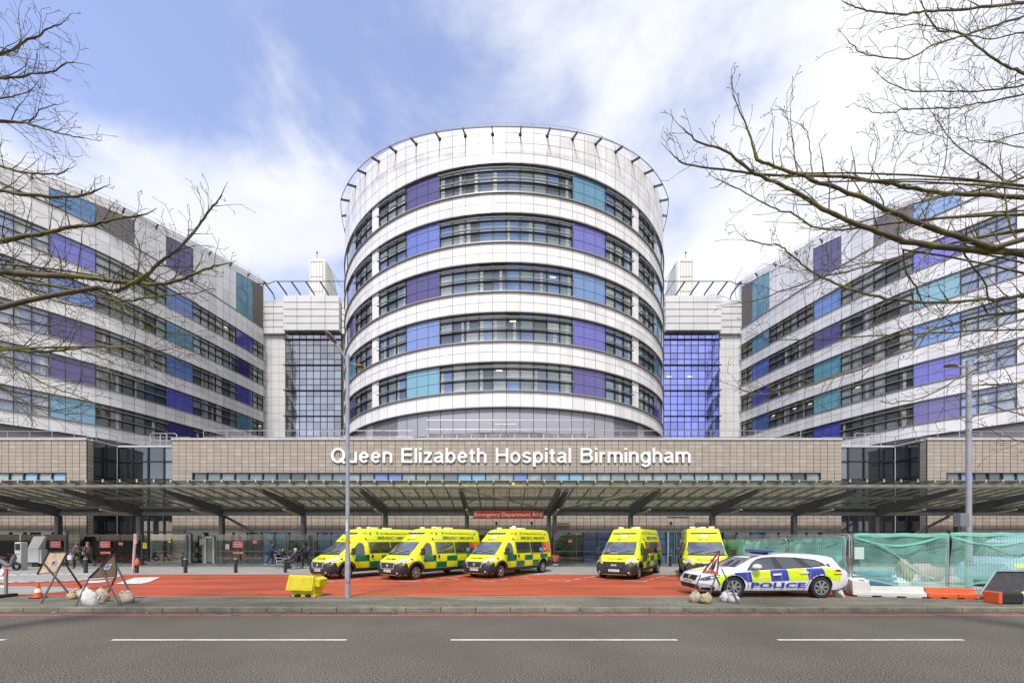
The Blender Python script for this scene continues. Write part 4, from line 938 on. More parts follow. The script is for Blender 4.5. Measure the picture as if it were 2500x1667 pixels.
# ================================================================== VEHICLES
def lerp_table(tab, x):
    """tab: list of (x, values...) with x descending; linear interpolation"""
    if x >= tab[0][0]: return tab[0][1:]
    for a, b in zip(tab, tab[1:]):
        if a[0] >= x >= b[0]:
            t = (a[0]-x)/(a[0]-b[0]) if a[0] > b[0] else 0
            return tuple(p+(q-p)*t for p, q in zip(a[1:], b[1:]))
    return tab[-1][1:]
def car_body(name, tab, cuts, mats, parent, smooth=38, arch_r=.4, wid=.9):
    """loft of half sections. tab rows: x, z bottom, z top, half width low, half width mid, z shoulder, half width top, corner radius, crown"""
    xs_ = sorted({r_[0] for r_ in tab} | {tab[0][0]-.1*k for k in range(1, int((tab[0][0]-tab[-1][0])/.1))}, reverse=True)
    rings = []
    for x in xs_:
        zb, zt, wb, wm, zs, wt, rr, cr = lerp_table(tab, x)
        rr = min(rr, (zt-zb)*.4); zs = min(zs, zt-rr-.03); zs = max(zs, zb+.12)
        h = [(0, zb), (wb*.85, zb), (wb, zb+.05), (wm-(wm-wb)*.25, zb+(zs-zb)*.35), (wm, zb+(zs-zb)*.7), (wm, zs), (wm+(wt-wm)*.5, zs+(zt-rr-zs)*.5), (wt, zt-rr), (wt-rr*.12, zt-rr*.5), (wt-rr*.45, zt-rr*.14), (wt-rr, zt), (wt*.5, zt+cr*.75), (0, zt+cr)]
        rings.append([(x, y, z) for y, z in h]+[(x, -y, z) for y, z in h[-2:0:-1]])
    n_ = len(rings[0]); mb = MB()
    mb.add([p for r_ in rings for p in r_], [(i*n_+k, i*n_+(k+1) % n_, (i+1)*n_+(k+1) % n_, (i+1)*n_+k) for i in range(len(rings)-1) for k in range(n_)]+[tuple(range(n_))[::-1], tuple(range((len(rings)-1)*n_, len(rings)*n_))])
    o = mb.build(name, mats, None, fix=2)
    if cuts:
        cb = MB()
        for cx_, cz_, r_ in cuts: cb.lathe([(0.0001, -2), (r_, -2), (r_, -wid+.32), (.0001, -wid+.32)], (cx_, 0, cz_), 'y', 28, 1); cb.lathe([(0.0001, wid-.32), (r_, wid-.32), (r_, 2), (.0001, 2)], (cx_, 0, cz_), 'y', 28, 1)
        c = cb.build('cut', mats, None, fix=2)
        md = o.modifiers.new('b', 'BOOLEAN'); md.operation = 'DIFFERENCE'; md.object = c; md.solver = 'EXACT'
        dg = bpy.context.evaluated_depsgraph_get(); me = bpy.data.meshes.new_from_object(o.evaluated_get(dg))
        o.modifiers.clear(); o.data = me; bpy.data.objects.remove(c)
    o.data.polygons.foreach_set('use_smooth', [True]*len(o.data.polygons)); o.data.set_sharp_from_angle(angle=R(smooth))
    o.name = name; o.parent = parent
    bm = bmesh.new(); bm.from_mesh(o.data); bv = BVHTree.FromBMesh(bm); bm.free()
    return o, bv
def project(bv, view, u, v_, off_):
    if view in ('L', 'R'):
        s_ = 1 if view == 'L' else -1; hit = bv.ray_cast(Vector((u, 4*s_, v_)), Vector((0, -s_, 0)))
    elif view == 'F': hit = bv.ray_cast(Vector((6, u, v_)), Vector((-1, 0, 0)))
    elif view == 'B': hit = bv.ray_cast(Vector((-6, u, v_)), Vector((1, 0, 0)))
    else: hit = bv.ray_cast(Vector((u, v_, 5)), Vector((0, 0, -1)))
    if hit[0] is None: return None
    nn = hit[1]
    d = {'L': Vector((0, 1, 0)), 'R': Vector((0, -1, 0)), 'F': Vector((1, 0, 0)), 'B': Vector((-1, 0, 0)), 'T': Vector((0, 0, 1))}[view]
    if nn.dot(d) < 0: nn = -nn
    return hit[0]+(nn*.6+d*.4).normalized()*off_
def decal(bv, view, polys, m_, parent, name, off_=.006, grid=.09, thick=0, smooth=30):
    """patches of paint, glass or trim that follow the body: polygons given in the view plane"""
    if polys and not isinstance(polys[0][0], (tuple, list)): polys = [polys]
    if len(polys) > 1 and name not in ('door_seam', 'grille_bar', 'livery_line'):
        for q_ in polys: decal(bv, view, q_, m_, parent, name, off_, grid, thick, smooth)
        return
    me = bpy.data.meshes.new(name); b = bmesh.new()
    for poly in polys:
        vs = [b.verts.new((p[0], p[1], 0)) for p in poly]; b.faces.new(vs)
    us = [p[0] for q in polys for p in q]; vs_ = [p[1] for q in polys for p in q]
    for ax, lo, hi in ((0, min(us), max(us)), (1, min(vs_), max(vs_))):
        k = math.floor(lo/grid)+1
        while k*grid < hi:
            co = Vector((k*grid, 0, 0)) if ax == 0 else Vector((0, k*grid, 0)); no = Vector((1, 0, 0)) if ax == 0 else Vector((0, 1, 0))
            bmesh.ops.bisect_plane(b, geom=b.verts[:]+b.edges[:]+b.faces[:], plane_co=co, plane_no=no); k += 1
    dead = []
    for v_ in b.verts:
        p = project(bv, view, v_.co.x, v_.co.y, off_)
        if p is None: dead.append(v_)
        else: v_.co = p
    if dead: bmesh.ops.delete(b, geom=dead, context='VERTS')
    if thick and b.faces:
        d = {'L': Vector((0, 1, 0)), 'R': Vector((0, -1, 0)), 'F': Vector((1, 0, 0)), 'B': Vector((-1, 0, 0)), 'T': Vector((0, 0, 1))}[view]
        r_ = bmesh.ops.extrude_face_region(b, geom=b.faces[:]); bmesh.ops.translate(b, verts=[e for e in r_['geom'] if isinstance(e, bmesh.types.BMVert)], vec=d*thick)
    b.normal_update()
    b.to_mesh(me); b.free(); me.materials.append(m_)
    me.polygons.foreach_set('use_smooth', [True]*len(me.polygons)); me.set_sharp_from_angle(angle=R(smooth))
    o = bpy.data.objects.new(name, me); COL.objects.link(o); o.parent = parent; return o
def decal_text(bv, view, body, u0, v0, width, height, m_, parent, bold=0, mirror=False, name='lettering', off_=.012):
    V, Fc, x0, x1, y0, y1 = text_geo(body, bold, 2, 0)
    flip = view in ('R', 'B'); rev = {'L': -1, 'R': 1, 'F': 1, 'B': -1}[view]
    # reading direction: on L side text runs towards -x ... front face towards +y
    P_ = []
    for p in V:
        t = (p[0]-x0)/(x1-x0); t = 1-t if mirror else t
        u = u0+rev*t*width; q = project(bv, view, u, v0+p[1]/.73*height, off_)
        P_.append(q)
    ok = [f for f in Fc if all(P_[i] is not None for i in f)]
    P_ = [p if p is not None else Vector((0, 0, 1)) for p in P_]
    mb = MB(); mb.add(P_, ok); return mb.build(name, m_, parent, fix=False)
def wheel(parent, x, y, r_, w_, rimm, spokes=6, name='wheel', split=False):
    """wheel > rim; outer face towards sign(y)"""
    s_ = 1 if y > 0 else -1
    mb = MB(); mb.lathe([(r_*.66, -w_/2), (r_*.93, -w_/2), (r_, -w_*.32), (r_, w_*.32), (r_*.95, w_/2), (r_*.70, w_/2), (r_*.66, w_*.42), (r_*.64, w_*.1), (.001, w_*.1)], (0, 0, 0), 'y', 28)
    if s_ < 0: mb.v = [(p[0], -p[1], p[2]) for p in mb.v]
    mb.v = [(p[0]+x, p[1]+y, p[2]+r_) for p in mb.v]
    o = mb.build(name, black_m, parent, smooth=35)
    rb = MB(); yy = s_*w_*.40
    rb.lathe([(r_*.69, yy-s_*.02), (r_*.69, yy+s_*.012), (r_*.60, yy+s_*.012), (r_*.59, yy-s_*.08)], (0, 0, 0), 'y', 28)
    for k in range(spokes):
        a = 2*math.pi*k/spokes+.3
        for da in ((-.13, .13) if split else (0,)):
            c0 = (math.cos(a+da*.6)*r_*.14, yy+s_*.005, math.sin(a+da*.6)*r_*.14); c1 = (math.cos(a+da)*r_*.62, yy, math.sin(a+da)*r_*.62)
            rb.bar(c0, c1, r_*(.08 if split else .17), .03, 0, up=(0, 1, 0))
    rb.lathe([(.001, yy+s_*.03), (r_*.13, yy+s_*.03), (r_*.17, yy+s_*.0)], (0, 0, 0), 'y', 14)
    rb.v = [(p[0]+x, p[1]+y, p[2]+r_) for p in rb.v]
    rb.build('rim', rimm, o, smooth=35)
    return o
def disc(n_, cx_, cz_, r_, a0=0, a1=360): return [(cx_+r_*math.cos(R(a0+(a1-a0)*k/n_)), cz_+r_*math.sin(R(a0+(a1-a0)*k/n_))) for k in range(n_+1)]

# ---- high-roof ambulance, local +x forward, wheelbase 4.035
def make_ambulance(label, plate, fleet, newer=False, lightbar=True):
    t = thing('ambulance', label, 'ambulance', group='ambulances parked in the bays')
    tab = [  # x, zb, zt, wb, wm, zs, wt, rr, crown
        (3.00, .34, .58, .62, .72, .5, .60, .08, .0), (2.98, .24, .80, .70, .80, .6, .66, .10, .01), (2.90, .20, .93, .80, .90, .7, .72, .12, .02), (2.76, .20, 1.02, .88, .97, .8, .78, .12, .03), (2.55, .22, 1.12, .93, 1.01, .85, .83, .12, .04),
        (2.36, .22, 1.21, .95, 1.02, .9, .86, .10, .05), (2.20, .24, 1.34, .95, 1.02, 1.02, .86, .10, .05), (1.9, .26, 1.60, .95, 1.02, 1.1, .84, .10, .05), (1.58, .30, 1.87, .95, 1.02, 1.15, .82, .12, .04),
        (1.40, .30, 2.04, .95, 1.02, 1.2, .80, .14, .04), (1.2, .30, 2.24, .95, 1.02, 1.2, .78, .16, .04), (1.02, .30, 2.40, .95, 1.02, 1.25, .77, .16, .04), (.85, .30, 2.49, .95, 1.02, 1.3, .77, .14, .03), (.6, .30, 2.53, .95, 1.02, 1.3, .78, .12, .03),
        (-2.6, .30, 2.53, .95, 1.02, 1.3, .79, .12, .03), (-2.85, .32, 2.50, .95, 1.01, 1.3, .78, .12, .03), (-2.97, .34, 2.40, .93, .98, 1.3, .77, .12, .02), (-3.0, .40, 2.25, .90, .95, 1.3, .75, .12, .0)]
    body, bv = car_body('body', tab, [(2.05, .36, .45), (-1.985, .36, .45)], [amb_y, black_m], t, wid=1.02)
    for s_ in ('L', 'R'):
        decal(bv, s_, [[(1.60, .84), (.74, .84), (.74, 1.15), (1.55, 1.20)], [(-.06, .84), (-.86, .84), (-.86, 1.12), (-.06, 1.12)], [(-1.66, .90), (-2.46, .90), (-2.46, 1.14), (-1.66, 1.14)]], amb_g, t, 'green_check')
        decal(bv, s_, [[(.70, .52), (-.05, .52), (-.05, .82), (.70, .82)], [(-.87, .52), (-1.50, .52), (-1.50, .70), (-1.62, .82), (-.87, .82)], [(-2.47, .78), (-2.93, .78), (-2.93, .92), (-2.47, .92)]], amb_g, t, 'green_check')
        decal(bv, s_, [(1.55, .32), (-1.48, .32), (-1.48, .50), (1.62, .50)], blkpl_m, t, 'sill_trim', .02)
        decal(bv, s_, [(-2.44, .34), (-2.97, .34), (-2.97, .74), (-2.52, .78), (-2.44, .5)], blkpl_m, t, 'rear_corner_trim', .02)
        decal(bv, s_, [(.70, 1.24), (-.66, 1.24), (-.66, 1.84), (.70, 1.84)], veh_glass, t, 'side_window', .01, .15)
        decal(bv, s_, [(-.70, 1.24), (-1.98, 1.24), (-1.98, 1.84), (-.70, 1.84)], veh_glass, t, 'side_window', .01, .15)
        decal(bv, s_, [(-2.0, 1.24), (-2.42, 1.24), (-2.20, 1.84), (-2.0, 1.84)], mat('ambulance red poster', (.48, .05, .02), .4), t, 'red_poster', .012)
        decal(bv, s_, [(-2.44, 1.24), (-2.84, 1.24), (-2.80, 1.84), (-2.22, 1.84)], mat('ambulance orange poster', (.62, .16, .03), .4), t, 'orange_poster', .012)
        decal(bv, s_, [[(-1.6, 1.30), (-1.95, 1.30), (-1.95, 1.50), (-1.6, 1.50)], [(-2.45, 1.45), (-2.62, 1.45), (-2.6, 1.62), (-2.47, 1.62)]], mat('blue sticker', (.12, .25, .6), .4), t, 'sticker', .016)
        decal(bv, s_, [(1.74, 1.18), (1.02, 1.20), (1.0, 1.62), (1.08, 1.78), (1.28, 1.80), (1.66, 1.46)], veh_glass, t, 'door_window', .01)
        # seams
        decal(bv, s_, [[(.745, .36), (.725, .36), (.725, 1.95), (.745, 1.95)], [(.90, 1.95), (-1.95, 1.95), (-1.95, 1.965), (.90, 1.965)], [(-.72, .5), (-.735, .5), (-.735, 1.24), (-.72, 1.24)], [(-.7, 1.18), (-2.0, 1.18), (-2.0, 1.21), (-.7, 1.21)]], mat('dark seam', (.10, .10, .02), .6), t, 'door_seam', .008, .2)  # seam lines have their own dark colour
        decal(bv, s_, [[(.90, 1.0), (.80, 1.0), (.80, 1.17), (.90, 1.17)], [(.60, 1.0), (.50, 1.0), (.50, 1.17), (.60, 1.17)]], black_m, t, 'door_handle', .012, thick=.025)
        decal(bv, s_, [disc(10, 2.32, 1.0, .045)[:-1], disc(8, .55, 2.28, .05)[:-1], disc(8, -2.5, 2.28, .05)[:-1], disc(8, .85, 2.0, .045)[:-1]], black_m, t, 'marker_lamp', .015, thick=.01)
        wm_ = disc(20, 2.05, .36, .55, -12, 192)+disc(20, 2.05, .36, .455, 192, -12)
        decal(bv, s_, [wm_, disc(20, -1.985, .36, .53, -8, 188)+disc(20, -1.985, .36, .455, 188, -8)], blkpl_m, t, 'arch_trim', .012, .12, thick=.03)
        x_ = lambda a: a
        if s_ == 'L':
            decal_text(bv, 'L', 'EMERGENCY AMBULANCE', .12, 1.99, 2.5, .15, txt_k, t, .012); decal_text(bv, 'L', 'West Midlands Ambulance Service', -.08, 2.25, 2.05, .10, txt_k, t, .006)
            decal_text(bv, 'L', fleet, .98, 2.26, .22, .07, txt_k, t); decal_text(bv, 'L', '999', -2.08, 1.36, .2, .11, sign_wht, t, .02, off_=.02)
        else:
            decal_text(bv, 'R', 'EMERGENCY AMBULANCE', -2.4, 1.99, 2.5, .15, txt_k, t, .012); decal_text(bv, 'R', 'West Midlands Ambulance Service', -2.1, 2.25, 2.05, .10, txt_k, t, .006)
        decal(bv, s_, [(disc(14, .08 if s_ == 'L' else -2.25, 2.31, .075)[:-1])], mat('crest grey', (.25, .26, .12), .5), t, 'crest', .012)
        decal(bv, s_, [(-2.2, 2.24), (-2.42, 2.24), (-2.42, 2.36), (-2.2, 2.36)] if s_ == 'L' else [(.0, 2.24), (.22, 2.24), (.22, 2.36), (.0, 2.36)], mat('pale blue badge', (.45, .5, .75), .4), t, 'badge', .012)
    # front
    decal(bv, 'F', [(-.80, 1.24), (.80, 1.24), (.81, 1.5), (.74, 1.845), (-.74, 1.845), (-.81, 1.5)], screen_glass, t, 'windscreen', .012, .12)
    decal(bv, 'F', [(-.84, 1.19), (.84, 1.19), (.80, 1.26), (-.80, 1.26)], blkpl_m, t, 'scuttle', .012, .12)
    for y_ in (-.35, .35):
        wb_ = MB(); q = [project(bv, 'F', y_-.35+.1*k, 1.27+.02*k, .03) for k in range(7)]; wb_.tube([p for p in q if p], .012, 5); wb_.build('wiper', black_m, t)
    low = [(-.93, .22), (.93, .22), (.95, .5), (.93, .80), (.80, .86), (.45, .72), (.42, .56), (-.42, .56), (-.45, .72), (-.80, .86), (-.93, .80), (-.95, .5)]
    decal(bv, 'F', low, blkpl_m, t, 'bumper', .018, .1)
    for s_ in ('L', 'R'): decal(bv, s_, [(2.99, .24), (2.62, .22), (2.60, .45), (2.56, .62), (2.66, .84), (2.80, .82), (2.99, .70)], blkpl_m, t, 'bumper_side', .018, .08)
    decal(bv, 'F', [(-.44, .57), (.44, .57), (.50, .82), (-.50, .82)], mat('grille black', (.008, .008, .009), .4), t, 'grille', .022)
    ch = blkpl_m if newer else alu_m
    decal(bv, 'F', [[(-.47, .55), (-.42, .55), (-.50, .84), (-.56, .84)], [(.42, .55), (.47, .55), (.56, .84), (.50, .84)], [(-.47, .53), (.47, .53), (.45, .57), (-.45, .57)], [(-.56, .825), (.56, .825), (.54, .87), (-.54, .87)]], ch, t, 'grille_surround', .026, .1, thick=.02)
    decal(bv, 'F', [[(-.4, z), (.4, z), (.4, z+.018), (-.4, z+.018)] for z in (.61, .66, .71, .76)], mat('grille bar', (.06, .06, .065), .4), t, 'grille_bar', .028)
    if newer: decal(bv, 'F', [[(-.14, .66), (-.05, .66), (-.05, .75), (-.14, .75)], [(-.03, .66), (.02, .66), (.02, .75), (-.03, .75)], [(.04, .66), (.13, .66), (.13, .75), (.04, .75)]], alu_m, t, 'emblem', .04, thick=.01)
    else: decal(bv, 'F', [disc(14, 0, .70, .075)[:-1]], alu_m, t, 'emblem', .04, thick=.015)
    for s_ in (1, -1):
        decal(bv, 'F', [(s_*.54, .86), (s_*.92, .90), (s_*.95, 1.02), (s_*.86, 1.06), (s_*.60, .93)], lens_m, t, 'headlight', .02, .08, thick=.012)
        decal(bv, 'L' if s_ > 0 else 'R', [(2.88, .88), (2.55, .98), (2.38, 1.10), (2.50, 1.09), (2.80, 1.0)], lens_m, t, 'headlight_side', .02, .06)
        decal(bv, 'F', [disc(10, s_*.72, .36, .05)[:-1]], lens_m, t, 'fog_lamp', .03, thick=.01)
        # mirror
        mb = MB(); mb.box((1.83, s_*1.22, 1.36), (.12, .22, .34)); mb.bar((1.8, s_*.98, 1.28), (1.83, s_*1.15, 1.28), .08, .10); m_ = mb.build('mirror', blkpl_m, t, bevel=.035)
    decal(bv, 'F', [(-.27, .385), (.27, .385), (.27, .50), (-.27, .50)], sign_wht, t, 'number_plate', .035, .2, thick=.008)
    decal_text(bv, 'F', plate, -.24, .405, .48, .078, black_m, t, .01, name='plate_lettering', off_=.048)
    decal_text(bv, 'F', 'AMBULANCE', -.36, 1.92, .72, .085, txt_k, t, .008)
    decal_text(bv, 'F', 'AMBULANCE', -.40, .965, .80, .085, txt_k, t, .012, mirror=True)
    decal_text(bv, 'F', fleet, .22, 2.07, .2, .055, txt_k, t)
    decal(bv, 'F', [(-.13, 2.09), (.1, 2.09), (.1, 2.18), (-.13, 2.18)], mat('pale badge', (.6, .64, .75), .4), t, 'badge', .014)
    decal(bv, 'F', [(-.62, 2.26), (.62, 2.26), (.60, 2.33 if not newer else 2.30), (-.60, 2.33 if not newer else 2.30)], black_m, t, 'light_strip', .02, .1, thick=.03)
    decal(bv, 'F', [[(a, 2.272), (a+.14, 2.272), (a+.14, 2.315 if not newer else 2.29), (a, 2.315 if not newer else 2.29)] for a in (-.56, -.36, -.16, .04, .24, .42)], mat('strobe lens', (.14, .15, .2), .15, coat=1), t, 'strobe', .055, .2)
    for xx, yy, ww in ((.35, .45, .14), (.35, -.45, .14), (-.3, .1, .3), (-1.2, 0, .5)):
        mb = MB(); mb.box((xx, yy, 2.60), (ww, .28, .09)); mb.build('roof_beacon', whitepl_m, t, bevel=.03)
    for s_ in (1, -1):
        mb = MB(); mb.box((-2.99, s_*.85, 1.0), (.04, .12, .5)); mb.build('tail_light', mat('tail lamp red', (.4, .01, .01), .2), t, bevel=.015)
    for x, y in ((2.05, .86), (2.05, -.86), (-1.985, .88), (-1.985, -.88)): wheel(t, x, y, .355, .24, rim_m, 6, split=True)
    return t
def place_by_wheel(t, px_, py_, lx, ly, head):
    """the tyre foot at local (lx, ly) stands on the ground seen at that pixel; heading in degrees"""
    q = G(px_, py_); c_, s_ = math.cos(R(head)), math.sin(R(head))
    t.location = (q.x-(c_*lx-s_*ly), q.y-(s_*lx+c_*ly), g(q.y-(s_*lx+c_*ly))+.0); t.rotation_euler = (0, 0, R(head))
AMB = [('leftmost yellow ambulance half hidden behind the lamp post and the next ambulance', 'BV68 WKL', '4746', False, (846, 1412, 2.05, .97, -126)),
       ('second ambulance from the left with yellow roof and green checks, between two others', 'BU20 YDE', '4900', False, (1016, 1414, 2.05, .97, -127)),
       ('third ambulance, its full side with red and orange posters in view under the department sign', 'BV69 DKY', '4748', False, (1223, 1410, 2.05, .97, -128)),
       ('fourth ambulance standing alone with its nose turned to the road and plate BG22 XWO', 'BG22 XWO', '4893', True, (1560.8, 1412.6, 2.05, .97, -124)),
       ('rightmost ambulance facing straight on behind the police car and road works triangle', 'BG72 HYP', '4901', True, (1669, 1412.6, 2.05, -.97, -112))]
for lb, pl, fl, nw, pos in AMB:
    a = make_ambulance(lb, pl, fl, nw); place_by_wheel(a, *pos)

# ---- police estate car, local +x forward
def make_police():
    t = thing('police_car', 'white police estate car with blue and yellow checks parked on the right', 'police car')
    K = 415.0
    def q(cx_, cz_, D=12.3): return (1.36-(cx_-735)/K, (1.79-((1300+cz_/5.345)-CY)*D/F))
    tab = [(2.33, .30, .48, .50, .60, .42, .48, .06, .0), (2.29, .22, .60, .62, .72, .5, .58, .08, .01), (2.20, .19, .70, .72, .82, .58, .66, .08, .02), (2.02, .18, .76, .80, .88, .64, .72, .08, .03), (1.6, .18, .84, .82, .905, .70, .76, .07, .04),
           (1.30, .18, .885, .82, .91, .78, .76, .06, .04), (1.18, .18, .93, .82, .91, .80, .745, .07, .04), (.62, .18, 1.20, .82, .91, .82, .66, .07, .04), (.26, .18, 1.285, .82, .91, .83, .62, .07, .03), (-.1, .18, 1.32, .82, .91, .84, .61, .07, .03), (-.8, .18, 1.345, .82, .91, .86, .61, .07, .03),
           (-1.5, .19, 1.315, .82, .91, .88, .60, .07, .03), (-1.85, .20, 1.265, .82, .90, .90, .59, .07, .02), (-1.98, .22, 1.22, .80, .89, .90, .59, .07, .02), (-2.12, .26, 1.04, .78, .87, .86, .62, .07, .01), (-2.22, .30, .90, .76, .84, .78, .66, .07, .0), (-2.27, .34, .70, .72, .80, .6, .66, .05, .0)]
    FW, RW = 1.36, -1.365
    body, bv = car_body('body', tab, [(FW, .33, .375), (RW, .33, .375)], [car_w, black_m], t, wid=.91, smooth=32)
    for s_ in ('L', 'R'):
        W = [q(905, 492), q(1290, 472), q(1600, 458), q(1740, 452), q(1955, 428), q(1930, 395), q(1850, 352), q(1600, 322), q(1300, 315), q(1180, 322), q(1090, 345), q(1010, 395)]
        decal(bv, s_, W, blkpl_m, t, 'window_surround', .006, .07)
        decal(bv, s_, [q(945, 480), q(1275, 465), q(1275, 325), q(1185, 330), q(1100, 355), q(1020, 405)], veh_glass, t, 'front_window', .012, .07)
        decal(bv, s_, [q(1370, 462), q(1640, 450), q(1610, 400), q(1560, 335), q(1340, 325)], veh_glass, t, 'rear_window', .012, .07)
        decal(bv, s_, [q(1740, 440), q(1915, 420), q(1880, 385), q(1820, 365), q(1665, 345)], veh_glass, t, 'quarter_window', .012, .07)
        yl = [[q(505, 600), q(545, 545), q(720, 525), q(740, 570), q(650, 600), q(590, 660), q(540, 675)], [q(955, 500), q(1190, 484), q(1215, 628), q(980, 636)], [q(1420, 470), q(1660, 462), q(1695, 608), q(1455, 618)], [q(1880, 450), q(2060, 450), q(2118, 560), q(2118, 625), q(1990, 610), q(1930, 585)]]
        bl = [[q(722, 522), q(905, 500), q(945, 500), q(975, 638), q(905, 636), q(845, 590), q(745, 568)], [q(1195, 484), q(1415, 470), q(1450, 618), q(1220, 628)], [q(1665, 462), q(1880, 455), q(1925, 580), q(1840, 580), q(1720, 608), q(1700, 606)]]
        decal(bv, s_, yl, pol_y, t, 'yellow_check', .006, .035); decal(bv, s_, bl, pol_b, t, 'blue_check', .006, .035)
        sm = mat('car seam', (.25, .25, .28), .6)
        decal(bv, s_, [[q(893, 495), q(900, 495), q(938, 760), q(930, 760)], [q(1336, 470), q(1343, 470), q(1363, 750), q(1355, 750)], [q(1725, 455), q(1733, 455), q(1715, 610), q(1706, 610)], [q(1715, 610), q(1706, 610), q(1650, 740), q(1658, 745)], [q(1362, 752), q(1362, 747), q(1640, 742), q(1650, 746)]], sm, t, 'door_seam', .010, .1)
        decal(bv, s_, [[q(1195, 486), q(1197, 480), q(725, 512), q(725, 518)], [q(1195, 560), q(1195, 555), q(985, 585), q(985, 590)]], car_w, t, 'livery_line', .009, .1)
        decal(bv, s_, [q(870, 800), q(1730, 790), q(1730, 770), q(880, 780)], mat('sill grey', (.4, .4, .4), .5), t, 'sill', .008, .1)
        decal(bv, s_, [[q(1225, 528), q(1330, 522), q(1330, 545), q(1230, 552)], [q(1580, 505), q(1685, 500), q(1685, 522), q(1585, 528)]], car_w, t, 'door_handle', .01, .1, thick=.03)
        decal(bv, s_, [q(2035, 498), q(2050, 474), q(2105, 476), q(2122, 505)], mat('tail lamp red', (.4, .01, .01), .2), t, 'tail_light', .012, .05)
        decal(bv, s_, [q(2020, 545), q(2025, 532), q(2132, 530), q(2132, 542)], mat('tail lamp dark', (.18, .03, .03), .3), t, 'tail_light', .012, .05)
        decal(bv, s_, [q(340, 625), q(375, 590), q(470, 555), q(575, 545), q(540, 575), q(440, 610)], mat('dark headlamp', (.10, .105, .12), .08, coat=1), t, 'headlight', .012, .05)
        decal(bv, s_, [q(395, 612), q(450, 585), q(500, 570), q(470, 592), q(430, 606)], lens_m, t, 'headlight_lens', .016, .05); decal(bv, s_, [q(360, 620), q(390, 595), q(440, 580), q(440, 600)], black_m, t, 'headlight_bezel', .016, .05)
        decal(bv, s_, [disc(14, q(1985, 420)[0], q(1985, 420)[1], .055)[:-1]], mat('crest navy', (.06, .07, .2), .4), t, 'crest', .012, .1)
        a, b = q(958, 722), q(1660, 697)
        if s_ == 'L': decal_text(bv, 'L', 'POLICE', a[0], .325, a[0]-b[0], .165, pol_b, t, .03, off_=.022); decal_text(bv, 'L', 'BX61', q(1580, 475)[0], .875, .14, .03, black_m, t)
        else: decal_text(bv, 'R', 'POLICE', b[0], .325, a[0]-b[0], .165, pol_b, t, .03, off_=.022)
    decal(bv, 'F', [(-.66, .93), (.66, .93), (.60, 1.12), (.52, 1.29), (-.52, 1.29), (-.60, 1.12)], screen_glass, t, 'windscreen', .01, .1)
    decal(bv, 'F', [(-.42, .50), (.42, .50), (.48, .66), (-.48, .66)], mat('grille black', (.008, .008, .009), .4), t, 'grille', .012)
    decal(bv, 'F', [(-.55, .24), (.55, .24), (.60, .38), (-.60, .38)], mat('grille black', (.008, .008, .009), .4), t, 'lower_grille', .012)
    decal(bv, 'L', [q(335, 740), q(480, 748), q(505, 725), q(465, 678), q(430, 675), q(440, 705), q(340, 715)], black_m, t, 'fog_lamp_recess', .012, .05)
    decal(bv, 'F', [(-.26, .40), (.26, .40), (.26, .51), (-.26, .51)], sign_wht, t, 'number_plate', .03, .2, thick=.008); decal_text(bv, 'F', 'BX19 LNJ', -.23, .42, .46, .07, black_m, t, .01, name='plate_lettering', off_=.045)
    decal(bv, 'F', [disc(12, 0, .6, .06)[:-1]], alu_m, t, 'emblem', .02, thick=.01)
    decal(bv, 'F', [(-.56, .23), (.56, .23), (.58, .25), (-.58, .25)], alu_m, t, 'chrome_strip', .02)
    mb = MB(); mb.box((-.0, 0, 1.43), (.30, 1.06, .085)); mb.box((0, 0, 1.37), (.2, .7, .06), 1); mb.build('blue_light_bar', [mat('blue beacon', (.03, .05, .35), .15, coat=1), black_m], t, bevel=.03)
    for s_ in (1, -1):
        mb = MB(); mb.blob((.72, s_*1.02, .97), (.13, .12, .085), 0, 12, 7); mb.build('mirror', car_w, t, smooth=60)
    for a_ in ([(-.75, .2, 1.3), (-.78, .2, 1.55)], [(-1.0, -.2, 1.3), (-1.22, -.2, 1.62)]): mb = MB(); mb.tube(a_, .006, 4); mb.build('aerial', black_m, t)
    # cabin seen through the glass is dark; headrests just behind the side glass
    for x, y in ((FW, .80), (FW, -.80), (RW, .80), (RW, -.80)): wheel(t, x, y, .325, .215, rim_m, 7, split=True)
    return t
pc = make_police(); q_ = G(1903, 1460.3); pc.location = (q_.x, 12.18+.91, .11); pc.rotation_euler = (0, 0, R(180)); pc.scale = (.985, 1, 1)
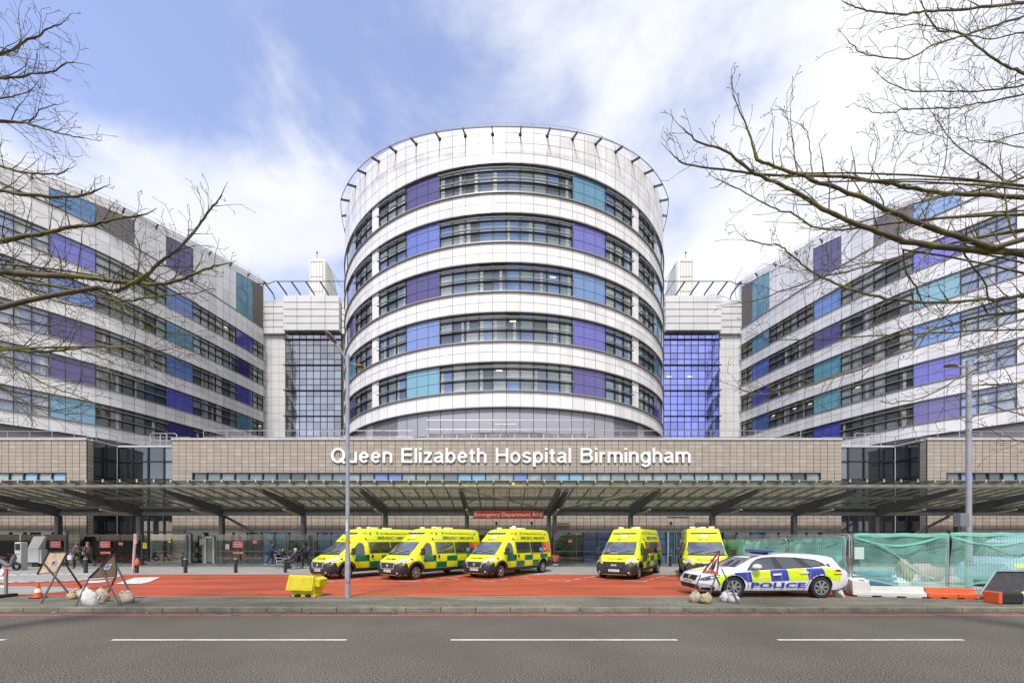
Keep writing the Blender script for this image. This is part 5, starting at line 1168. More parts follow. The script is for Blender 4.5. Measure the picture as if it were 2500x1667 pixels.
# ================================================================== STREET FURNITURE
# glass screens in front of the building: posts, panes, rails
scr_glass = clear_glass('screen glass', (.88, .92, .89), .01, .012, .02, (.3, .32, .28))
post_m = mat('screen post', (.15, .15, .155), .4, metal=.4)
def screen(label, x0, x1, step=1.85, y=30.45, z1=2.28):
    t = thing('glass_screen', label, 'glass screen', ((x0+x1)/2, y, -.05), group='glass screens under the canopy')
    mb = MB(); mb.box(((x0+x1)/2, y, .02), (x1-x0, .5, .16)); mb.build('plinth', mat('concrete plinth', (.2, .2, .18), .9, var=.3, vscale=2), t, local=False)
    n_ = max(1, round((x1-x0)/step)); st = (x1-x0)/n_
    for k in range(n_+1):
        x_ = x0+k*st; mb = MB(); mb.box((x_, y+.06, 1.12), (.07, .10, 2.3))
        for z in (.45, 1.3, 2.1): mb.box((x_, y-.02, z), (.30, .04, .035)); mb.blob((x_-.13, y-.07, z), (.035,)*3, 0, 6, 4); mb.blob((x_+.13, y-.07, z), (.035,)*3, 0, 6, 4)
        mb.build('post', post_m, t, local=False)
    for k in range(n_):
        xa, xb = x0+k*st+.03, x0+(k+1)*st-.03; mb = MB()
        mb.box(((xa+xb)/2, y-.07, 1.22), (xb-xa, .014, 2.2)); mb.build('pane', scr_glass, t, local=False)
    mb = MB(); mb.box(((x0+x1)/2, y+.14, 1.02), (x1-x0, .05, .10)); mb.box(((x0+x1)/2, y+.14, .5), (x1-x0, .05, .10)); mb.box(((x0+x1)/2, y+.14, 1.98), (x1-x0, .03, .03))
    mb.build('rail', mat('screen rail', (.30, .31, .30), .4, metal=.3), t, local=False)
    return t
def XP(px_, D=30.45): return (px_-CX)/F*D
screen('long glass screen at the far left in front of the blue panel', XP(-60), XP(160))
screen('glass screen behind the two walkers in hooded coats', XP(197), XP(345))
screen('glass screen with yellow notices in front of the dark recess', XP(368), XP(455))
screen('glass screen behind the people with the wheelchairs', XP(528), XP(755))
screen('glass screen half hidden behind the left ambulances', XP(765), XP(1130), 2.0)
screen('glass screen between the middle and fourth ambulances', XP(1352), XP(1462))
screen('glass screen showing above the green netting', XP(1795), XP(2052))
screen('glass screen above the netting at the far right', XP(2056), XP(2400))
# sign plates on the screens
def plate(px0, py0, px1, py1, D, m_, label, lines=None, name='sign_plate', grp=None, arrows=False, tm=None, cat='sign'):
    a, b = P(px0, py1, D), P(px1, py0, D); mb = MB(); mb.box(((a.x+b.x)/2, D, (a.z+b.z)/2), (b.x-a.x, .02, b.z-a.z)); t = mb.build(name, m_)
    me = t.data; c = Vector(((a.x+b.x)/2, D, (a.z+b.z)/2)); me.transform(Matrix.Translation(-c)); t.location = c
    tag(t, label, cat, grp); mb = MB(); w_, h_ = b.x-a.x, b.z-a.z
    if lines:
        n_ = len(lines); lh = h_/(n_+.35)
        for k, s_ in enumerate(lines):
            lw = w_*.84*min(1, len(s_)/max(len(q) for q in lines)*1.02); put_text(mb, s_, (-lw/2, -.014, h_/2-lh*(k+.92)), (1, 0, 0), (0, 0, 1), lw, lh*.55, bold=.03)
    if arrows:
        for k in range(5):
            x_ = -w_*.40+k*w_*.18; hh = h_*.3
            for s_ in (1, -1): mb.quad((x_, -.013, s_*hh), (x_+.045, -.013, s_*hh), (x_+.045+hh, -.013, 0), (x_+hh, -.013, 0))
    if mb.v: mb.build('lettering', tm or sign_wht, t, fix=False)
    return t
EDE = ['EMERGENCY', 'DEPARTMENT', 'ENTRANCE']
for (x0, x1), w_ in (((122, 149.5), 'leftmost red entrance sign above the tan board'), ((243, 270.4), 'middle red entrance sign above the brown board'), ((567.5, 595.6), 'right red entrance sign on the screen beside the white door')):
    plate(x0, 1320, x1, 1336.7, 30.3, sign_red, w_, EDE, grp='red entrance signs on the glass screens')
for (x0, x1), w_ in (((244, 271), 'red strip of white chevrons above the brown board'), ((567.5, 595.6), 'red strip of white chevrons beside the white door')):
    plate(x0, 1345.5, x1, 1352, 30.3, sign_red, w_, arrows=True, grp='chevron strips on the glass screens')
for (x0, y0, x1, y1), w_ in (((289.6, 1323, 301, 1330.5), 'tiny red sign on the glass behind the brown board'), ((617, 1318, 628.5, 1326.5), 'tiny red sign on the glass above the woman in the blue jacket'), ((1386.5, 1316.5, 1397, 1324), 'tiny red sign on the glass left of the fourth ambulance')):
    plate(x0, y0, x1, y1, 30.32, sign_red, w_, ['AMBULANCE', 'ENTRANCE'], grp='tiny red signs on the glass')
ynot = mat('yellow notice', (.75, .72, .03), .5)
plate(349, 1324, 358, 1338, 30.3, ynot, 'larger yellow notice beside the orange marked post', ['NOTICE', 'STAFF', 'ONLY'], tm=txt_k, grp='yellow notices'); plate(411, 1314, 417, 1323.5, 30.3, ynot, 'small yellow notice on the glass by the beige wall', ['NOTICE'], tm=txt_k, grp='yellow notices')
def nosmoke(px0, py0, px1, py1, D, label):
    t = plate(px0, py0, px1, py1, D, sign_wht, label, grp='no smoking notices'); w_ = (px1-px0)/F*D
    mb = MB(); r_ = w_*.36; z_ = w_*.18
    mb.lathe([(r_, -.014), (r_*.78, -.014), (r_*.78, -.018), (r_, -.018), (r_, -.014)], (0, 0, z_), 'y', 20); mb.bar((-r_*.62, -.016, z_+r_*.62), (r_*.62, -.016, z_-r_*.62), .035, .01, 0, up=(0, 1, 0))
    mb.box((0, -.014, -w_*.45), (w_*.75, .004, w_*.22)); mb.build('ban_symbol', sign_red, t)
    mb = MB(); mb.box((0, -.012, z_), (r_*1.1, .003, .02)); mb.build('cigarette', black_m, t)
nosmoke(487.5, 1317, 497, 1330, 32.8, 'white no smoking notice on the dark door'); nosmoke(551, 1328, 559.5, 1340, 30.28, 'white no smoking notice on the glass screen by the white door')
# bollards
def make_bollard(h_=1.0):
    t = thing('bollard', 'x', 'bollard'); mb = MB(); mb.lathe([(.001, 0), (.095, 0), (.095, h_-.1), (.085, h_-.04), (.05, h_), (.001, h_+.01)], n=18); mb.build('post', blkpl_m, t, smooth=40)
    mb = MB(); mb.lathe([(.097, h_-.19), (.0985, h_-.185), (.0985, h_-.15), (.097, h_-.145)], n=18); mb.build('reflective_band', mat('reflective band', (.5, .5, .52), .3), t); return t
proto = None
for (px_, py_), lb in (((209.4, 1398), 'black bollard in front of the walker with the scarf'), ((452.8, 1398), 'black bollard on the yellow line left of the dark door, front one of a pair'), ((446.5, 1382.5), 'black bollard behind another, left of the dark door'),
                       ((575.4, 1397.5), 'black bollard below the red entrance sign by the white door'), ((696.6, 1397), 'black bollard in front of the wheelchairs'), ((1636, 1382), 'black bollard between the fourth and fifth ambulances by the blue doors'), ((334, 1398), 'black bollard with an orange collar beside the leaning pale post')):
    o = proto if proto is None else copy_tree(proto)
    if proto is None: o = proto = make_bollard()
    o.location = G(px_, py_); o['label'] = lb; o['group'] = 'black bollards along the footway'
q = G(334, 1398)
mb = MB(); mb.lathe([(.10, .45), (.15, .47), (.16, .6), (.13, .75), (.10, .78)], (q.x, q.y, q.z), n=16); mb.blob((q.x-.13, q.y-.1, q.z+.7), (.05, .05, .08)); tag(mb.build('collar', orange_m, smooth=50), 'orange plastic collar round the bollard by the leaning post', 'collar')
q = G(324, 1398.5); mb = MB(); mb.tube([(q.x, q.y, q.z), (q.x+.17, q.y, q.z+2.3)], [.055, .075], 10); mb.box((q.x+.17, q.y, q.z+2.0), (.16, .08, .55)); tag(mb.build('leaning_post', mat('pinkish post paint', (.5, .36, .33), .6, var=.2), smooth=50), 'pale pink post leaning slightly beside a bollard with an orange collar', 'post')
q = G(1649.8, 1371.5); a = thing('access_post', 'grey metal card reader post in front of the blue doors', 'post', q); mb = MB(); mb.box((0, 0, .68), (.16, .14, 1.36)); mb.build('post', mat('brown grey post', (.11, .10, .10), .5), a, bevel=.02); mb = MB(); mb.box((0, -.08, 1.3), (.17, .06, .36)); mb.build('reader', alu_m, a, bevel=.02)
# ambulance parking A-board
q = G(1357, 1382); a = thing('parking_sign', 'small red framed sign on a low stand behind the third ambulance', 'sign', (q.x, q.y+.3, g(q.y)))
mb = MB(); mb.box((0, 0, .6), (.62, .05, .50), rot=Matrix.Rotation(R(8), 3, 'Y')); mb.build('board', sign_red, a, bevel=.01); mb = MB()
for k, s_ in enumerate(('AMBULANCE', 'PARKING', 'ONLY')): put_text(mb, s_, (-.2+(.03*k), -.04, .70-.16*k), (1, 0, -.1), (.1, 0, 1), .4-.07*k, .07, bold=.03)
mb.build('lettering', sign_wht, a, fix=False); mb = MB()
for x_ in (-.25, .25):
    mb.tube([(x_, 0, .5), (x_*1.4, -.25, 0)], .02, 5); mb.tube([(x_, 0, .5), (x_*1.4, .3, 0)], .02, 5)
mb.build('stand', steel_m, a); mb = MB(); mb.box((0, -.05, .1), (.45, .3, .14)); mb.build('ballast', alu_m, a, bevel=.02)

# grit bin
q = G(737, 1457.5); b_ = thing('grit_bin', 'yellow plastic grit bin with a sloping lid on the pavement', 'grit bin', (q.x, q.y+.05, .11), R(-6))
gy = mat('grit bin yellow', (.64, .55, .012), .42, var=.12, vscale=5, speck=.06)
mb = MB()
# tapered tub on skids
def taper(mb, x0, x1, y0, y1, z0, z1, dx, dy, mi=0):
    P_ = [(x0+dx, y0+dy, z0), (x1-dx, y0+dy, z0), (x1-dx, y1-dy, z0), (x0+dx, y1-dy, z0), (x0, y0, z1), (x1, y0, z1), (x1, y1, z1), (x0, y1, z1)]
    mb.add(P_, ((3, 2, 1, 0), (4, 5, 6, 7), (0, 1, 5, 4), (1, 2, 6, 5), (2, 3, 7, 6), (3, 0, 4, 7)), mi)
taper(mb, -.44, .52, .0, .62, .10, .48, .04, .03)
for x_ in (-.30, .05, .42): mb.box((x_, .3, .05), (.2, .52, .10))
mb.build('tub', gy, b_, bevel=.02)
mb = MB()
lid_ = [(-.56, -.07, .24), (.50, -.07, .22), (.55, .02, .74), (.50, .06, .78), (-.48, .06, .80), (-.52, .02, .78)]
mb.add([(-.58, -.08, .235), (.46, -.08, .215), (.50, .60, .28), (-.54, .60, .28), (-.50, .02, .79), (.50, .02, .77), (.52, .64, .70), (-.48, .64, .72)], ((3, 2, 1, 0), (4, 5, 6, 7), (0, 1, 5, 4), (1, 2, 6, 5), (2, 3, 7, 6), (3, 0, 4, 7)))
mb.build('lid', gy, b_, bevel=.03)
mb = MB(); mb.add([(-.49, -.075, .30), (.40, -.075, .285), (.43, -.012, .68), (-.44, -.012, .70)], ((0, 1, 2, 3),)); mb.build('lid_panel', mat('grit bin panel', (.60, .51, .01), .5, var=.25, vscale=7, speck=.1, sscale=60), b_)
mb = MB(); mb.add([(.50, .05, .38), (.66, .10, .34), (.66, .60, .36), (.50, .60, .38), (.50, .02, .70), (.68, .1, .62), (.68, .6, .62), (.50, .6, .70)], ((3, 2, 1, 0), (4, 5, 6, 7), (0, 1, 5, 4), (1, 2, 6, 5), (2, 3, 7, 6), (3, 0, 4, 7))); mb.build('side_flap', gy, b_, bevel=.02)
for x_ in (-.15, .28): mb = MB(); mb.box((x_, -.02, .06), (.16, .10, .07)); mb.build('fork_pocket', black_m, b_)
b_.scale = (.84, .9, .88); b_.location.x -= .05

# street lamps
def lamp(label, base, h_, r0, r1, arms, mid, extra=True):
    t = thing('street_lamp', label, 'street lamp', base, group='twin headed street lamps'); pm = mat('lamp post grey', (.32, .335, .37), .5, metal=.2, var=.22, vscale=3)
    mb = MB(); mb.lathe([(.001, 0), (r0, 0), (r0, mid), (r1*1.1, mid+.12), (r1, mid+.3), (r1*.92, h_), (.001, h_)], n=16); mb.build('pole', pm, t, smooth=40)
    if extra:
        mb = MB(); mb.box((.02, -r0+.01, mid*.62), (.11, .04, .62)); mb.build('service_door', pm, t, bevel=.015)
        mb = MB(); mb.lathe([(r1+.004, mid+.42), (r1+.006, mid+.42), (r1+.006, mid+.56), (r1+.004, mid+.56)], n=16); mb.build('orange_band', mat('orange band', (.50, .26, .02), .5), t)
        mb = MB(); mb.box((.0, -r1-.004, mid+.98), (.05, .012, .34)); mb.build('number_label', sign_wht, t); mb = MB(); put_text(mb, 'A114', (-.018, -r1-.012, mid+1.14), (0, 0, -1), (1, 0, 0), .26, .034); mb.build('number_lettering', black_m, t, fix=False)
    for (dx, dy, dz, hx, hz) in arms:
        mb = MB(); mb.tube([(0, 0, h_-.25), (dx*.35, dy*.35, h_-.25+dz*.45), (dx*.6, dy*.6, h_-.25+dz*.7)], .03, 8); a_ = mb.build('arm', pm, t, smooth=50)
        mb = MB(); s0 = Vector((dx*.5, dy*.5, h_-.25+dz*.62)); e = Vector((dx, dy, h_-.25+dz)); d = (e-s0); n_ = 7
        V = []; u = Vector((d.x, d.y, d.z)).normalized(); sd2 = u.cross(Vector((0, 0, 1))).normalized(); up2 = sd2.cross(u)
        prof = [(0, .03, .03), (.15, .08, .06), (.4, .135, .075), (.65, .145, .075), (.85, .11, .06), (.97, .05, .03), (1, .012, .01)]
        for f_, w2, h2 in prof:
            c = s0+d*f_
            for k in range(12): aa = 2*math.pi*k/12; V.append(c+sd2*w2*math.cos(aa)+up2*h2*math.sin(aa)*(1 if math.sin(aa) > 0 else .55))
        mb.add(V, [(i*12+k, i*12+(k+1) % 12, (i+1)*12+(k+1) % 12, (i+1)*12+k) for i in range(6) for k in range(12)]); hd_ = mb.build('lamp_head', mat('lamp head grey', (.10, .09, .085), .45), t, smooth=60)
        mb = MB(); c = s0+d*.58; V = [c-up2*.045+sd2*.10*math.cos(2*math.pi*k/12)+u*d.length*.26*math.sin(2*math.pi*k/12) for k in range(12)]; mb.add(V, [tuple(range(12))]); mb.build('diffuser', mat('lamp diffuser', (.30, .17, .10), .25, coat=1), hd_)
    return t
q = G(849, 1457.5)
lamp('street lamp on the pavement between the grit bin and the leftmost ambulance', (q.x, 12.35, .11), 7.65-.11, .082, .062, [(-.60, -.25, .85, 0, 0), (.40, .3, -.05, 0, 0)], 1.25)
lamp('street lamp rising from behind the green netting on the right', ((2365-CX)/F*15, 15.0, g(15)), 8.6, .10, .085, [(-1.45, -.5, -.15, 0, 0), (1.70, .5, .85, 0, 0)], 1.6, extra=False)
c = P(2347, 1268.5, 14.85); o = MB(); o.box((0, 0, 0), (.33, .24, .49)); o.box((.18, .06, .14), (.2, .03, .03)); o.box((.18, .06, -.14), (.2, .03, .03)); o = o.build('equipment_box', mat('equipment box grey', (.16, .16, .18), .5), bevel=.02); o.location = c; tag(o, 'grey box strapped to the right street lamp', 'box')

# road works sign frames
brn = lambda nm, c: mat(nm, c, .8, var=.35, vscale=5, speck=.2, sscale=25)
def frame_sign(label, D, board_px, legs_px, bm_, note, name='road_sign_frame'):
    """sign seen from behind on a folding steel frame; legs_px: (top px, foot px, depth offset of foot)"""
    c = P(sum(p[0] for p in board_px)/len(board_px), 1457, D); t = thing(name, label, 'road works sign', (c.x, D, .11))
    bp = [P(x_, y_, D+.02*k) for k, (x_, y_) in enumerate(board_px)]; bp = [P(x_, y_, D) for x_, y_ in board_px]
    mb = MB(); mb.prism(bp, (0, .02, 0)); mb.build('board', bm_, t, local=False)
    mb = MB(); n_ = len(bp)
    for k in range(n_): mb.bar(bp[k]+Vector((0, -.01, 0)), bp[(k+1) % n_]+Vector((0, -.01, 0)), .025, .025)
    mb.build('rim', blkpl_m, t, local=False)
    if note:
        c_ = [P(x_, y_, D) for x_, y_ in note]; mb = MB(); mb.prism([p+Vector((0, -.008, 0)) for p in c_], (0, .004, 0)); mb.build('label_sticker', mat('printed sticker', (.5, .48, .62), .5, var=.4, vscale=30), t, local=False)
        mb = MB(); v_ = lambda a, b, f_: a.lerp(b, f_)
        for k in range(3): a, b = v_(c_[0], c_[3], .2+.22*k), v_(c_[1], c_[2], .2+.22*k); mb.bar(v_(a, b, .15)+Vector((0, -.012, 0)), v_(a, b, .8)+Vector((0, -.012, 0)), .012, .014)
        mb.build('print_line', pol_b, t, local=False)
    for (tx, ty), (fx, fy) in legs_px:
        a = P(tx, ty, D-.02); Df = F*(H-.11)/(fy-CY); b = P(fx, fy, Df); b.z = .11
        mb = MB(); mb.bar(a, b, .035, .035); mb.build('leg', mat('rusty frame steel', (.07, .065, .06), .7, var=.3, vscale=8), t, local=False)
    return t
def c1(x_, y_): return x_/4.704, 1250+y_/4.704
t = frame_sign('tan backed road works board on a folding frame at the left kerb', 12.0, [c1(565, 455), c1(780, 450), c1(655, 690), c1(430, 710)], [(c1(570, 460), c1(425, 715)), ((c1(500, 585)), c1(850, 1000)), (c1(740, 570), c1(1000, 960)), (c1(655, 690), c1(470, 1045))][1:], brn('tan board back', (.60, .45, .31)), [c1(600, 560), c1(655, 545), c1(640, 605), c1(585, 620)])
t = frame_sign('dark brown backed road works board on a folding frame nearest the kerb', 11.6, [c1(1315, 470), c1(1345, 640), c1(1335, 735), c1(1020, 755)], [(c1(1150, 630), c1(1380, 1068)), (c1(1020, 755), c1(868, 1075)), (c1(1345, 625), c1(1555, 1040)), (c1(1330, 735), c1(1225, 960))], brn('brown board back', (.15, .105, .06)), [c1(1225, 600), c1(1290, 588), c1(1255, 655), c1(1188, 660)])
mb = MB(); a = P(*c1(975, 882), 11.7); b = P(*c1(1285, 845), 11.9); mb.bar(a, b, .03, .03); mb.build('cross_bar', steel_m, t, local=False)
def c6(x_, y_): return 1660+x_/5.345, 1300+y_/5.345
D = 11.45; c = P(1720, 1460, D); tr = thing('road_narrows_sign', 'red bordered triangle sign of a narrowing road on a black frame before the police car', 'road works sign', (c.x, D, .11))
T_ = [P(*c6(515, 230), D), P(*c6(490, 540), D-.05), P(*c6(292, 520), D-.05)]
mb = MB(); mb.prism(T_, (0, .02, 0)); mb.build('board', mat('triangle orange red', (.62, .10, .03), .4), tr, local=False)
cen = (T_[0]+T_[1]+T_[2])/3; T2 = [cen+(p-cen)*.66 for p in T_]; mb = MB(); mb.prism([p+Vector((0, -.012, 0)) for p in T2], (0, .008, 0)); mb.build('white_panel', sign_wht, tr, local=False)
mb = MB()
for pts in ([(378, 483), (425, 415), (440, 345)], [(405, 488), (440, 430), (462, 350), (475, 345)], [(425, 495), (450, 440), (470, 370), (488, 340)]): mb.tube([P(*c6(*p), D-.075) for p in pts], [.012, .018, .010, .01][:len(pts)], 5)
mb.build('road_symbol', black_m, tr, local=False)
mb = MB(); n_ = 3
for k in range(3): mb.bar(T_[k], T_[(k+1) % 3], .02, .02)
mb.build('rim', blkpl_m, tr, local=False)
for (a, b) in (((275, 540), (130, 888)), ((470, 560), (350, 920)), ((455, 545), (575, 780)), ((545, 470), (768, 925))):
    A = P(*c6(*a), D+.02); fx, fy = c6(*b); Df = F*(H-.11)/(max(fy, 1452)-CY); B = P(fx, fy, Df); mb = MB(); mb.bar(A, B, .03, .03); mb.build('leg', steel_m, tr, local=False)
for (a, b) in (((235, 660), (440, 690)), ((250, 685), (420, 715))): mb = MB(); mb.bar(P(*c6(*a), D-.1), P(*c6(*b), D-.1), .03, .03); mb.build('cross_bar', trim_m, tr, local=False)
# sandbags
def sandbag(label, px_, py_, m_, sx_=.19, sy_=.13, sz_=.16, rot=0, tilt=0, k=0):
    fy = min(py_, 1476); q = G(px_, fy); mb = MB(); random.seed(100+k)
    seg, rings = 16, 10
    mb.blob((0, 0, 0), (sx_, sy_, sz_), 0, seg, rings, jit=.11)
    V = []
    for x, y, z in mb.v:
        t = abs(z)/sz_; fl = 1+.25*t*t; V.append((x*(1.0+.18*(1-t))+.02*math.sin(9*z/sz_+k), y*(1+.25*(z < 0)*t), max(z, -sz_*.72)+.015*math.sin(14*x/sx_+k)))
    mb.v = V; o = mb.build('sandbag', m_, smooth=70); o.location = (q.x, q.y+.05, .11+sz_*.7); o.rotation_euler = (R(tilt), R(rot), R(k*37 % 60-30))
    tb = MB(); tb.tube([(0, 0, sz_*.8), (.03, -.02, sz_*1.15)], [.035, .05], 7); n_ = tb.build('tied_neck', m_, o, smooth=70)
    return tag(o, label, 'sandbag', 'sandbags holding down the sign frames')
tanb = mat('tan sandbag', (.42, .36, .27), .9, var=.3, vscale=9, bump=.4, bscale=25); whb = mat('white sandbag', (.58, .57, .56), .85, var=.25, vscale=7, bump=.4, bscale=20); ylb = mat('khaki sandbag', (.40, .34, .20), .9, var=.3, vscale=9, bump=.4, bscale=25)
SB = [('brown sandbag behind the leg of the tan board', 172, 1462, ylb, .16, .12, .15, 20), ('cream sandbag leaning beside the brown one at the tan board', 183, 1461, tanb, .18, .12, .16, -10), ('white sandbag on top of another, left of the brown board frame', 208, 1466, whb, .24, .13, .19, 60), ('big white sandbag lowest in the row nearest the kerb', 217, 1476, whb, .26, .15, .18, 70), ('cream sandbag under the middle of the brown board', 246, 1469, tanb, .25, .14, .17, 75),
      ('cream sandbag at the right foot of the brown board frame', 308, 1471, tanb, .20, .13, .18, 8), ('grey brown sandbag half hidden at the right foot of the brown board frame', 294, 1470, ylb, .12, .1, .17, 0),
      ('tan sandbag at the left foot of the triangle sign', 1700, 1470, tanb, .16, .13, .18, -8), ('khaki sandbag slumped at the middle leg of the triangle sign', 1726, 1473, ylb, .19, .13, .17, 12), ('white sandbag between triangle sign and police car wheel', 1776, 1468, whb, .16, .12, .17, -8), ('small grey white sandbag at the right foot of the triangle sign', 1793, 1471, whb, .13, .11, .15, 15), ('torn white sandbag behind the rear of the police car', 2052, 1457, whb, .2, .14, .10, 60)]
for k, (lb, x_, y_, m_, a, b, c, rt) in enumerate(SB): sandbag(lb, x_, y_, m_, a, b, c, rt, 0, k)
random.seed(11)

# pay machine and clutter at the far left
q = G(90, 1383); t = thing('pay_machine', 'white pay machine with a slanted panel at the far left', 'machine', q); wm = mat('machine white', (.46, .46, .45), .5, var=.06)
mb = MB(); mb.box((0, 0, .8), (.85, .5, .95)); mb.build('cabinet', wm, t, bevel=.03); mb = MB(); mb.add([(-.40, -.26, 1.28), (.38, -.26, 1.28), (.38, .2, 1.28), (-.40, .2, 1.28), (-.12, -.10, 2.2), (.72, -.10, 2.2), (.72, 0, 2.2), (-.12, 0, 2.2)], ((3, 2, 1, 0), (4, 5, 6, 7), (0, 1, 5, 4), (1, 2, 6, 5), (2, 3, 7, 6), (3, 0, 4, 7))); hp = mb.build('display_panel', wm, t, bevel=.02)
mb = MB(); mb.add([(.02, -.195, 1.6), (.30, -.195, 1.6), (.40, -.155, 1.95), (.12, -.155, 1.95)], ((0, 1, 2, 3),)); mb.build('notice', mat('cream notice', (.5, .5, .38), .6), hp); mb = MB(); mb.box((.45, 0, .75), (.2, .4, 1.0)); mb.build('side_box', wm, t, bevel=.02); mb = MB(); mb.box((.05, 0, .16), (.5, .3, .32)); mb.build('foot', black_m, t)
q = G(52, 1390); t = thing('pay_machine', 'tall narrow white cabinet left of the pay machine', 'machine', q); mb = MB(); mb.box((0, 0, .9), (.42, .4, 1.8)); mb.build('cabinet', wm, t, bevel=.04); mb = MB(); mb.box((.02, -.22, 1.5), (.28, .04, .4)); mb.build('screen', black_m, t, bevel=.01)
q = G(15, 1392); t = thing('parked_moped', 'dark grey moped parked at the left edge of the footway', 'moped', q)
mb = MB(); mb.lathe([(.17, -.05), (.25, -.06), (.27, 0), (.25, .06), (.17, .05)], (-.6, 0, .27), 'y', 20); mb.build('wheel', black_m, t, smooth=50); mb = MB(); mb.lathe([(.17, -.05), (.25, -.06), (.27, 0), (.25, .06), (.17, .05)], (.65, 0, .27), 'y', 20); mb.build('wheel', black_m, t, smooth=50)
mb = MB(); mb.tube([(-.62, 0, .3), (-.5, 0, .55), (-.25, 0, .62), (.1, 0, .3), (.35, 0, .32), (.5, 0, .8), (.55, 0, 1.0)], [.12, .17, .18, .12, .12, .13, .06], 10); mb.tube([(.66, 0, .3), (.5, 0, .95)], .04, 6); mb.build('body', mat('moped grey', (.10, .10, .11), .35, coat=.5), t, smooth=60)
mb = MB(); mb.tube([(-.7, 0, .75), (-.4, 0, .80), (.05, 0, .74)], [.10, .13, .09], 8); mb.build('saddle', black_m, t, smooth=60); mb = MB(); mb.tube([(.48, -.32, 1.05), (.52, 0, 1.02), (.48, .32, 1.05)], .02, 6); mb.build('handlebar', steel_m, t)
# red and white barrier, far left
q = G(-10, 1452); t = thing('road_barrier', 'red and white plastic road works barrier at the left edge of the pavement', 'barrier', (q.x+.2, 12.4, .11))
mb = MB(); mb.box((0, 0, .78), (1.5, .05, .22)); mb.build('reflective_board', mat('barrier red', (.60, .06, .02), .4, var=.1), t, bevel=.01); mb = MB()
for k in range(4): mb.add([(-.62+k*.36, -.03, .68), (-.48+k*.36, -.03, .68), (-.36+k*.36, -.03, .88), (-.50+k*.36, -.03, .88)], ((0, 1, 2, 3),))
mb.build('white_stripe', sign_wht, t); mb = MB(); mb.box((0, 0, .34), (1.42, .04, .06)); mb.box((0, 0, .6), (1.42, .04, .06)); mb.build('rail', sign_wht, t)
for x_ in (-.7, .7): mb = MB(); mb.box((x_, 0, .45), (.07, .06, .9)); mb.build('upright', mat('barrier grey', (.2, .2, .2), .6), t, bevel=.01); mb = MB(); mb.box((x_, 0, .05), (.2, .5, .10)); mb.build('foot', black_m, t, bevel=.03)
q = G(88, 1460); t = thing('road_cone', 'red and white cone squashed between the barrier and the tan board', 'cone', (q.x, 12.2, .11)); mb = MB(); mb.lathe([(.20, .03), (.15, .05), (.03, .68), (.001, .68)], n=18); mb.build('cone', orange_m, t, smooth=40); mb = MB(); mb.lathe([(.115, .25), (.118, .25), (.082, .42), (.079, .42)], n=18); mb.build('reflective_sleeve', sign_wht, t, smooth=40); mb = MB(); mb.box((0, 0, .02), (.42, .42, .05)); mb.build('base', black_m, t, bevel=.02); t.scale = (.72, .72, .72)

